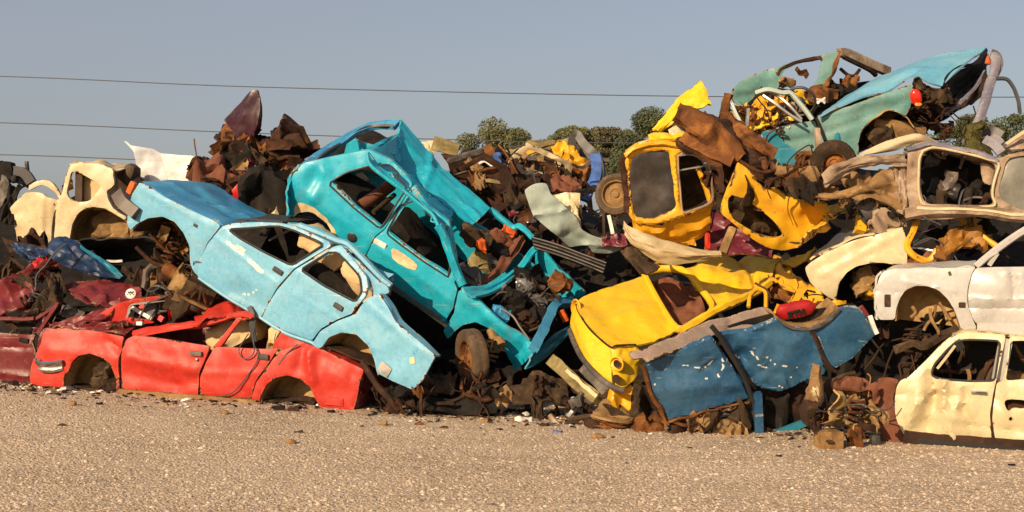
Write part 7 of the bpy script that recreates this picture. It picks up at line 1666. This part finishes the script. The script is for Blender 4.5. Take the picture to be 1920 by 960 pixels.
# ================================================================ low middle: between the red tail and the blue shell
BT = [('dark sagging floor pan on the ground behind the red tail', 'O:380,440,13.9 540,460,13.9 700,430,13.9 900,440,13.9', 'O:370,570,13.5 540,580,13.5 700,585,13.5 900,590,13.5', 'dark'), ('brown torn skirt panel with ragged lower edge below the turquoise nose', 'O:990,440,13.7 1060,400,13.7 1150,340,13.75 1240,380,13.7 1330,370,13.7', 'O:1000,520,13.5 1090,525,13.45 1200,510,13.45 1270,530,13.45 1350,560,13.4', 'mud'), ('grey brown oil pan under the sedan tail', 'O:470,330,13.9 560,350,13.9 640,380,13.9', 'O:400,440,13.7 540,460,13.7 640,460,13.7', 'seatbr')]
for lab, a, b, mm in BT:
    o = loft('floor_sheet', M[mm], None, [p3(a), [p.lerp(q, .5) + Vector((0, -.1, 0)) for p, q in zip(p3(a), p3(b))], p3(b)], cr=.05, cs=3.5, rag=.02, nu=32, nv=18, th=.02); tag(o, lab, 'scrap sheet')
for lab, s, r, n_, mm in (('dark strut slanting from the red tail to the gravel', 'O:60,260,13.5 150,400,13.4 230,490,13.35 290,560,13.3', .035, 5, 'rustdk'), ('rust rod hanging below the pale blue tail', 'O:425,430,13.35 430,500,13.3 428,590,13.3', .018, 5, 'rust'), ('olive ribbed side moulding slanting down to the yellow nose', 'O:1240,250,13.6 1330,330,13.4 1430,420,13.2 1530,490,13.0', .07, 4, 'olive'), ('pale strip along the olive ribbed moulding', 'O:1335,315,13.3 1430,400,13.1 1520,475,12.95', .022, 4, 'cream'), ('rust pipe bent along the gravel by the yellow brown tank', 'O:1310,670,12.95 1350,640,12.95 1400,610,12.95 1490,600,12.9', .035, 7, 'mud'), ('pale pink stick on the gravel beneath the torn skirt panel', 'O:1225,590,13.0 1260,630,12.95 1300,680,12.9', .03, 5, 'wreck'), ('bright bracket hanging below the olive moulding', 'O:1370,480,13.2 1380,540,13.15 1340,600,13.1', .03, 5, 'alu'), ('slate blue wing edge below the yellow bumper', 'O:1440,300,13.3 1520,380,13.1 1590,450,12.95', .06, 4, 'grey'), ('dark bracket in the shade under the turquoise nose', 'O:985,350,14 975,420,13.9 960,470,13.8', .04, 5, 'dark')):
    item(tube, 'scrap_bar', lab, 'scrap bar', M[mm], None, p3(s), r, n_, flat=.7, wob=.012)
LB_ = [(1410, 500, 13.1, .12, .05, .4, 'grey', 'grey jagged bracket on the torn skirt panel'), (940, 480, 13.5, .10, .07, .2, 'tan', 'tan fitting on the brown torn skirt'), (410, 440, 13.35, .06, .05, .4, 'rustor', 'orange rust knuckle below the pale blue tail'), (285, 530, 13.3, .05, .05, 1, 'rust', 'rust foot at the end of the dark strut'), (700, 330, 15.6, .5, .2, -.2, 'dark', 'black axle mass behind the turquoise front wheel'), (900, 400, 15.3, .4, .2, .1, 'dark', 'black shadowed gearbox under the turquoise nose'), (1150, 560, 13.4, .06, .10, .2, 'mud', 'muddy drip below the torn skirt'), (1780, 560, 12.9, .32, .16, .5, 'mud', 'brown underbody chunk between the yellow nose and the blue shell'), (1860, 680, 12.7, .24, .10, .1, 'rustor', 'orange dirt clod in front of the blue shell corner'), (1700, 470, 12.95, .2, .12, .4, 'yellow2', 'yellow bracket under the yellow nose')]
for (x, y, D, a, b, sl, mm, lab) in LB_:
    o = crush('heap_scrap', M[mm], None, P(660 + x / 3.31, 600 + y / 3.31, D), axes((1, .15, sl), (.05, .9, .25)), (a, b * .9, b)); tag(o, lab, 'scrap', 'scrap low in the middle of the heap')
tk = root('fuel_tank', 'flat yellow brown rusted fuel tank on the gravel in front of the yellow car', 'fuel tank', P(1165, 800, 12.7))
loft('tank_top', M['tan'], tk, [p3('O:1500,570,12.85 1560,510,13.0 1640,455,13.15 1720,500,13.1 1790,540,13.0'), p3('O:1490,590,12.65 1560,610,12.6 1640,625,12.6 1720,625,12.65 1770,560,12.9')], cr=.02, nu=26, nv=16)
loft('tank_side', M['rustor'], tk, [p3('O:1488,590,12.64 1560,612,12.59 1640,627,12.59 1722,627,12.64 1780,570,12.85'), p3('O:1495,650,12.66 1560,670,12.62 1640,690,12.62 1722,685,12.66 1790,640,12.86')], cr=.025, nu=30, nv=12)
tube('tank_seam', M['tan'], tk, p3('O:1486,592,12.62 1560,614,12.57 1640,629,12.57 1722,629,12.62 1782,572,12.83'), .018, 5)
lump('tank_bottom', M['rustdk'], tk, P(660 + 1640 / 3.31, 600 + 640 / 3.31, 12.8), axes((1, 0, 0), (0, 1, 0)), (.32, .16, .06), cr=.02)
for (x, y, D, a, b, sl, mm, lab) in ((650, 800, 12.35, .18, .09, .2, 'tan', 'tan suspension casting under the blue shell'), (740, 830, 12.3, .16, .10, -.4, 'mud', 'brown knuckle under the blue shell'), (800, 860, 12.2, .14, .06, .3, 'tan', 'tan arm pointing down under the blue shell'), (850, 790, 12.35, .15, .11, .5, 'mud', 'brown bracket beside the blue foot post'), (580, 820, 12.4, .2, .08, .1, 'rustdk', 'dark casting under the lower blue corner'), (990, 780, 12.6, .3, .16, .1, 'dark', 'black lump behind the blue foot post'), (1060, 720, 12.7, .3, .2, .2, 'rustdk', 'dark rust mass below the blue rear panel'), (420, 850, 12.5, .18, .08, -.2, 'rustor', 'orange brown plate between tank and blue shell')):
    o = crush('heap_scrap', M[mm], None, P(1050 + x / 2.461, 460 + y / 2.461, D), axes((1, .15, sl), (.05, .9, .25)), (a, b * .9, b)); tag(o, lab, 'scrap', 'scrap under the dark blue shell')
item(tube, 'white_strip', 'short white strip hanging at the right end of the blue shell', 'trim strip', M['white_pl'], None, [P(1631, 592, 12.0), P(1637, 610, 12.0), P(1644, 626, 12.0)], .02, 4)
item(tube, 'red_rail', 'dark red rail above the right end of the blue shell', 'scrap rail', M['dred'], None, [P(1612, 575, 12.3), P(1622, 590, 12.3), P(1636, 612, 12.3)], .03, 4)
# wooden block and loose things on the gravel
gb = lambda x, D: P(x, 480 + F * (H - gz((x - 960) / F * D, D)) / D, D)
bl = lump('wooden_block', M['wood'], None, gb(1556, 11.35) + Vector((0, .05, .07)), axes((1, .08, 0), (-.08, 1, 0)), (.105, .10, .085), rnd=.06, cr=.012, cs=8, n=9); tag(bl, 'squared yellow brown wooden block on the gravel by the rusty engine bay', 'wooden block')
kn = lump('block_knot', M['mud'], bl, gb(1556, 11.24) + Vector((0, .02, .075)), AXW, (.03, .012, .012), cr=.01, n=5)
it_ = lump('black_fitting', M['plastic'], None, gb(1641, 11.5) + Vector((0, 0, .04)), AXW, (.04, .04, .05), rnd=.4, cr=.01); tag(it_, 'small black fitting on the gravel beside the rusty engine bay', 'fitting')
DB = [(620, 13.4, .07, 'dark'), (312, 13.6, .04, 'dark'), (272, 13.1, .03, 'plastic'), (186, 13.2, .05, 'dark'), (118, 13.5, .04, 'mud'), (345, 13.5, .03, 'white_pl'), (240, 13.2, .03, 'greyp'), (785, 12.75, .05, 'rustor'), (832, 12.6, .04, 'mud'), (805, 12.95, .04, 'rustor'), (1045, 12.4, .05, 'bluehose'), (1293, 11.3, .03, 'mud'), (1460, 10.85, .03, 'dark'), (1897, 10.35, .03, 'dark'), (982, 13.15, .10, 'white_pl'), (965, 13.0, .05, 'wreck'), (905, 13.2, .05, 'tan'), (560, 11.9, .04, 'mud'), (115, 11.9, .04, 'mud'), (1020, 12.8, .06, 'rustdk'), (520, 13.35, .08, 'dark'), (550, 13.3, .06, 'rustdk')]
for i, (x, D, s, mm) in enumerate(DB):
    sx = random.uniform(.8, 1.6)
    o = lump('ground_scrap', M[mm], None, gb(x, D) + Vector((0, 0, s * .15)), axes((1, random.uniform(-.6, .6), .05), (0, 1, .1)), (s * sx * .7, s * .5, s * .22), rnd=.3, cr=s * .3, cs=12, n=6)
    lab = {'dark': 'black crumpled scrap fragment lying on the gravel', 'plastic': 'black plastic shard lying on the gravel left of the middle', 'mud': 'brown flat fragment lying on the gravel', 'white_pl': 'white flat fragment lying on the gravel near the heap', 'greyp': 'grey fragment on the gravel below the red saloon', 'rustor': 'orange leaf-like fragment on the gravel below the pale blue tail', 'bluehose': 'dark blue fragment on the gravel before the fuel tank', 'wreck': 'pale pinkish fragment on the gravel near the white one', 'tan': 'tan fragment on the gravel near the heap', 'rustdk': 'dark rusty fragment on the gravel at the heap foot'}[mm]
    tag(o, lab, 'scrap fragment', 'fragments on the gravel')
for i, (x, D) in enumerate(((135, 13.0), (545, 11.4), (1120, 12.0), (720, 12.6), (420, 12.9))):
    o = lump('stone', M['tan'], None, gb(x, D) + Vector((0, 0, .012)), axes((1, random.uniform(-1, 1), 0), (0, 1, 0)), (random.uniform(.03, .06), random.uniform(.025, .04), .026), rnd=.8, cr=.012, cs=16, n=6); tag(o, 'pale tan stone bigger than the gravel around it', 'stone', 'larger stones on the gravel')

TM = ('rustdk', 'rust', 'mud', 'grey', 'rustor', 'tan')
tangle(300, 420, 400, 600, 14.75, 15.2, 40, 11, 'loose scrap under the pale blue car', mats=TM, lab='under the pale blue nose')
tangle(0, 480, 130, 620, 15.0, 15.6, 20, 12, 'loose scrap in the dark red wreckage', mats=('dred', 'rustdk', 'mud', 'rustdk', 'maroon'), lab='in the dark red wreckage')
tangle(400, 270, 570, 400, 15.8, 16.7, 44, 13, 'loose scrap in the rust heap', mats=('rustdk', 'rust', 'rustor', 'rustdk', 'mud'), lab='in the rust heap by the purple blade', L=(.1, .4))
tangle(840, 300, 1090, 370, 16.2, 17.0, 46, 14, 'loose scrap on the middle skyline', mats=TM + ('olive', 'bluehose', 'white_pl'), lab='around the flattened tan wreck', L=(.15, .5))
tangle(950, 370, 1180, 500, 15.3, 16.0, 30, 15, 'loose scrap behind the grey green wing', mats=('rustdk', 'rust', 'dark', 'mud'), lab='behind the pale grey green wing')
tangle(700, 700, 1130, 790, 13.3, 14.2, 40, 16, 'loose scrap under the turquoise nose', mats=('rustdk', 'dark', 'mud', 'dark', 'rust'), lab='in the dark under the turquoise nose')
tangle(1255, 755, 1420, 815, 12.35, 12.7, 24, 17, 'loose scrap at the foot of the blue shell', mats=TM, lab='at the foot of the blue shell', L=(.1, .35))
tangle(1500, 700, 1650, 815, 11.45, 11.9, 14, 18, 'loose scrap in the rusty engine bay', mats=('rustor', 'mud', 'tan', 'rustdk', 'rust'), lab='in the rusty engine bay by the white doors', L=(.08, .25))
tangle(1640, 590, 1780, 700, 11.9, 12.6, 18, 19, 'loose scrap under the silver arch', mats=('rustdk', 'dark', 'mud'), lab='in the dark below the silver wheel arch')
tangle(1400, 200, 1490, 250, 14.3, 14.9, 26, 20, 'loose scrap in the jade wreck cabin', mats=('rustdk', 'rust', 'yellow2', 'rustor', 'alu', 'yellow'), lab='in the jade wreck cabin', L=(.1, .45))
tangle(1400, 310, 1545, 365, 13.05, 13.5, 24, 21, 'loose scrap between beams and brown shell', mats=('rust', 'rustor', 'tan', 'rustdk', 'mud'), lab='between the beams and the brown shell', L=(.1, .4))
tangle(1590, 350, 1680, 430, 12.85, 13.2, 18, 22, 'loose scrap under the chassis leg', mats=('grey', 'tan', 'rustdk', 'plastic'), lab='under the tan chassis leg', L=(.1, .3))
tangle(1700, 420, 1900, 480, 12.9, 13.3, 16, 23, 'loose scrap in the gap over the silver bonnet', mats=('rustdk', 'dark', 'mud', 'yellow2'), lab='in the gap over the silver bonnet')
tangle(840, 440, 1080, 640, 15.2, 15.6, 0, 24, 'x')
tangle(1420, 540, 1570, 600, 13.0, 13.5, 16, 25, 'loose scrap behind the red cushion', mats=('rust', 'rustor', 'yellow2', 'tan', 'rustdk'), lab='behind the red cushion', L=(.1, .3))
tangle(1660, 190, 1790, 260, 14.4, 14.7, 16, 26, 'loose scrap at the jade wreck tail', mats=('rustdk', 'mud', 'dark', 'rust'), lab='at the torn tail of the jade wreck', L=(.1, .4))

# recognisable parts among the scrap
def Q(x, y, D): return P(x, y, D)
engine('greasy brown engine block under the pale blue front wing', Q(375, 545, 14.45), (1, .2, -.5), (.1, .95, .2), .62, M['mud'], M['tan'])
spring('rusty coil spring hanging in the pale blue front wheel arch', Q(322, 470, 14.75), (.5, .2, 1), .07, .26, 4.5, .013, M['rust'])
silencer('rusty silencer with bent pipe beneath the pale blue nose', Q(330, 515, 14.75), (1, .1, -.7), .075, .34, M['rustor'])
steering('bare black steering wheel stuck in the tangle beside the grey hose', Q(300, 560, 14.6), (.3, .9, .4), .16)
wires('black cable looped in the tangle under the pale blue wing', Q(345, 545, 14.55), .45, 7, .007, M['cable'], 5, 'cables under the pale blue wing')
spring('coil spring in the dark red wreckage at the left edge', Q(60, 560, 15.0), (1, 0, .5), .07, .24, 4, .013, M['rustdk'])
wires('cable trailing in the dark red wreckage', Q(90, 570, 14.95), .6, 5, .008, M['cable'], 6, 'cables in the dark red wreckage')
silencer('dark rusted silencer across the rust heap', Q(470, 330, 16.1), (1, .1, .5), .09, .5, M['rustdk'])
wires('wire sprouting from the rust heap', Q(500, 315, 16.2), .4, 6, .008, M['rust'], 7, 'wires in the rust heap')
door_shell('faded cream door wedged below the flattened tan wreck', 1010, 335, 16.6, (-.2, .85, .4), .9, .75, -.4, M['cream'])
door_shell('dark rusted door wedged behind the turquoise roof edge', 900, 355, 16.4, (.2, .9, .35), .9, .75, .5, M['rustdk'])
radiator('rusty radiator lying on the skyline wreckage', Q(880, 318, 16.8), (1, .1, .3), (.1, .9, .4), .5, .34)
silencer('orange silencer on the skyline wreckage', Q(930, 322, 16.6), (1, .1, .25), .08, .45, M['rustor'])
wires('cable hanging over the skyline wreckage', Q(980, 335, 16.5), .5, 8, .010, M['cable'], 8, 'cables on the skyline wreckage')
engine('sooty engine block in the open bay of the turquoise hatchback', Q(990, 562, 15.05), (.8, .2, -.55), (.3, .85, .38), .5, M['rustdk'], M['grey'])
wires('cable loose in the turquoise engine bay', Q(980, 560, 14.75), .35, 7, .007, M['cable'], 9, 'cables in the turquoise engine bay')
silencer('long dark silencer under the turquoise nose', Q(985, 735, 13.6), (1, .1, .1), .085, .55, M['mud'])
spring('coil spring beside the turquoise front wheel', Q(925, 655, 14.4), (.2, .2, 1), .065, .25, 4.5, .013, M['tan'])
wires('cable trailing on the dark ground under the turquoise nose', Q(900, 755, 13.6), .5, 5, .009, M['rust'], 10, 'cables under the turquoise nose')
silencer('flattened tan exhaust under the dark blue shell', Q(1345, 795, 12.3), (1, .1, -.1), .055, .35, M['tan'])
wires('wire under the dark blue shell', Q(1330, 800, 12.25), .35, 7, .006, M['rust'], 11, 'wires under the dark blue shell')
spring('rusty coil spring in the open engine bay by the white doors', Q(1605, 770, 11.45), (.3, .1, 1), .06, .2, 4, .012, M['rust'])
wires('cable in the open engine bay by the white doors', Q(1585, 765, 11.5), .3, 7, .006, M['cable'], 12, 'cables in the rusty engine bay')
spring('damper spring below the silver wheel arch', Q(1705, 640, 12.0), (.3, .1, 1), .06, .26, 5, .011, M['rustdk'])
wires('hose dangling below the silver wheel arch', Q(1720, 650, 11.95), .55, 6, .009, M['rustdk'], 13, 'hoses below the silver arch')
steering('brown steering wheel in the jade wreck cabin', Q(1500, 190, 14.4), (.3, .8, .5), .17)
wires('wire loop in the jade wreck cabin', Q(1445, 225, 14.25), .38, 9, .008, M['rust'], 14, 'wires in the jade wreck cabin')
wires('wire hanging from the torn jade tail', Q(1740, 215, 14.2), .4, 6, .008, M['rustdk'], 15, 'wires at the jade tail')
silencer('mud caked exhaust between the holed door and the chassis leg', Q(1490, 325, 12.95), (1, .1, -.15), .06, .4, M['tan'])
wires('wire twisted between beams and chassis leg', Q(1480, 325, 12.95), .35, 7, .008, M['rust'], 16, 'wires by the chassis leg')
wires('cable hanging in the gap over the silver bonnet', Q(1800, 440, 12.7), .7, 6, .008, M['cable'], 17, 'cables over the silver bonnet')
engine('rusty engine hidden in the shadow behind the cream wing arch', Q(1640, 530, 13.3), (1, .2, .2), (.1, .95, .1), .6, M['mud'], M['tan'])

# fine litter of rust crumbs, glass and chips at the foot of the heap: nobody could count it
def litter():
    rng = random.Random(21); V = []; fs = []; mi = []
    ms = [M['rustdk'], M['rust'], M['dark'], M['tan'], M['white_pl'], M['grey']]
    for i in range(2600):
        x = rng.uniform(-6.2, 4.6); yf = 13.9 - .33 * max(0, x) if x > -1.5 else 14.3 - .04 * x
        y = yf - abs(rng.gauss(0, .55)) + .25
        s = math.exp(rng.gauss(-4.3, .5)); a = rng.uniform(0, 6.28); z = gz(x, y) + s * .25
        u = Vector((math.cos(a), math.sin(a), rng.uniform(-.3, .3))) * s * rng.uniform(.7, 2.2); v = Vector((-math.sin(a), math.cos(a), rng.uniform(-.3, .3))) * s * rng.uniform(.4, 1); n = Vector((0, 0, s * .5))
        c = Vector((x, y, z)); b = len(V)
        V += [c - u - v, c + u - v, c + u * .7 + v, c - u * .8 + v, c - u * .6 - v * .6 + n, c + u * .7 - v * .5 + n, c + u * .5 + v * .6 + n, c - u * .5 + v * .7 + n]
        fs += [(b + 4, b + 5, b + 6, b + 7), (b, b + 1, b + 5, b + 4), (b + 1, b + 2, b + 6, b + 5), (b + 2, b + 3, b + 7, b + 6), (b + 3, b, b + 4, b + 7)]
        k = rng.choice((0, 0, 0, 1, 1, 2, 2, 3, 3, 4, 5)); mi += [k] * 5
    o = link('litter', V, fs, None, None, 0, None, ms, mi); o['kind'] = 'stuff'; o['label'] = 'rust crumbs and chips along the foot of the heap'


litter()
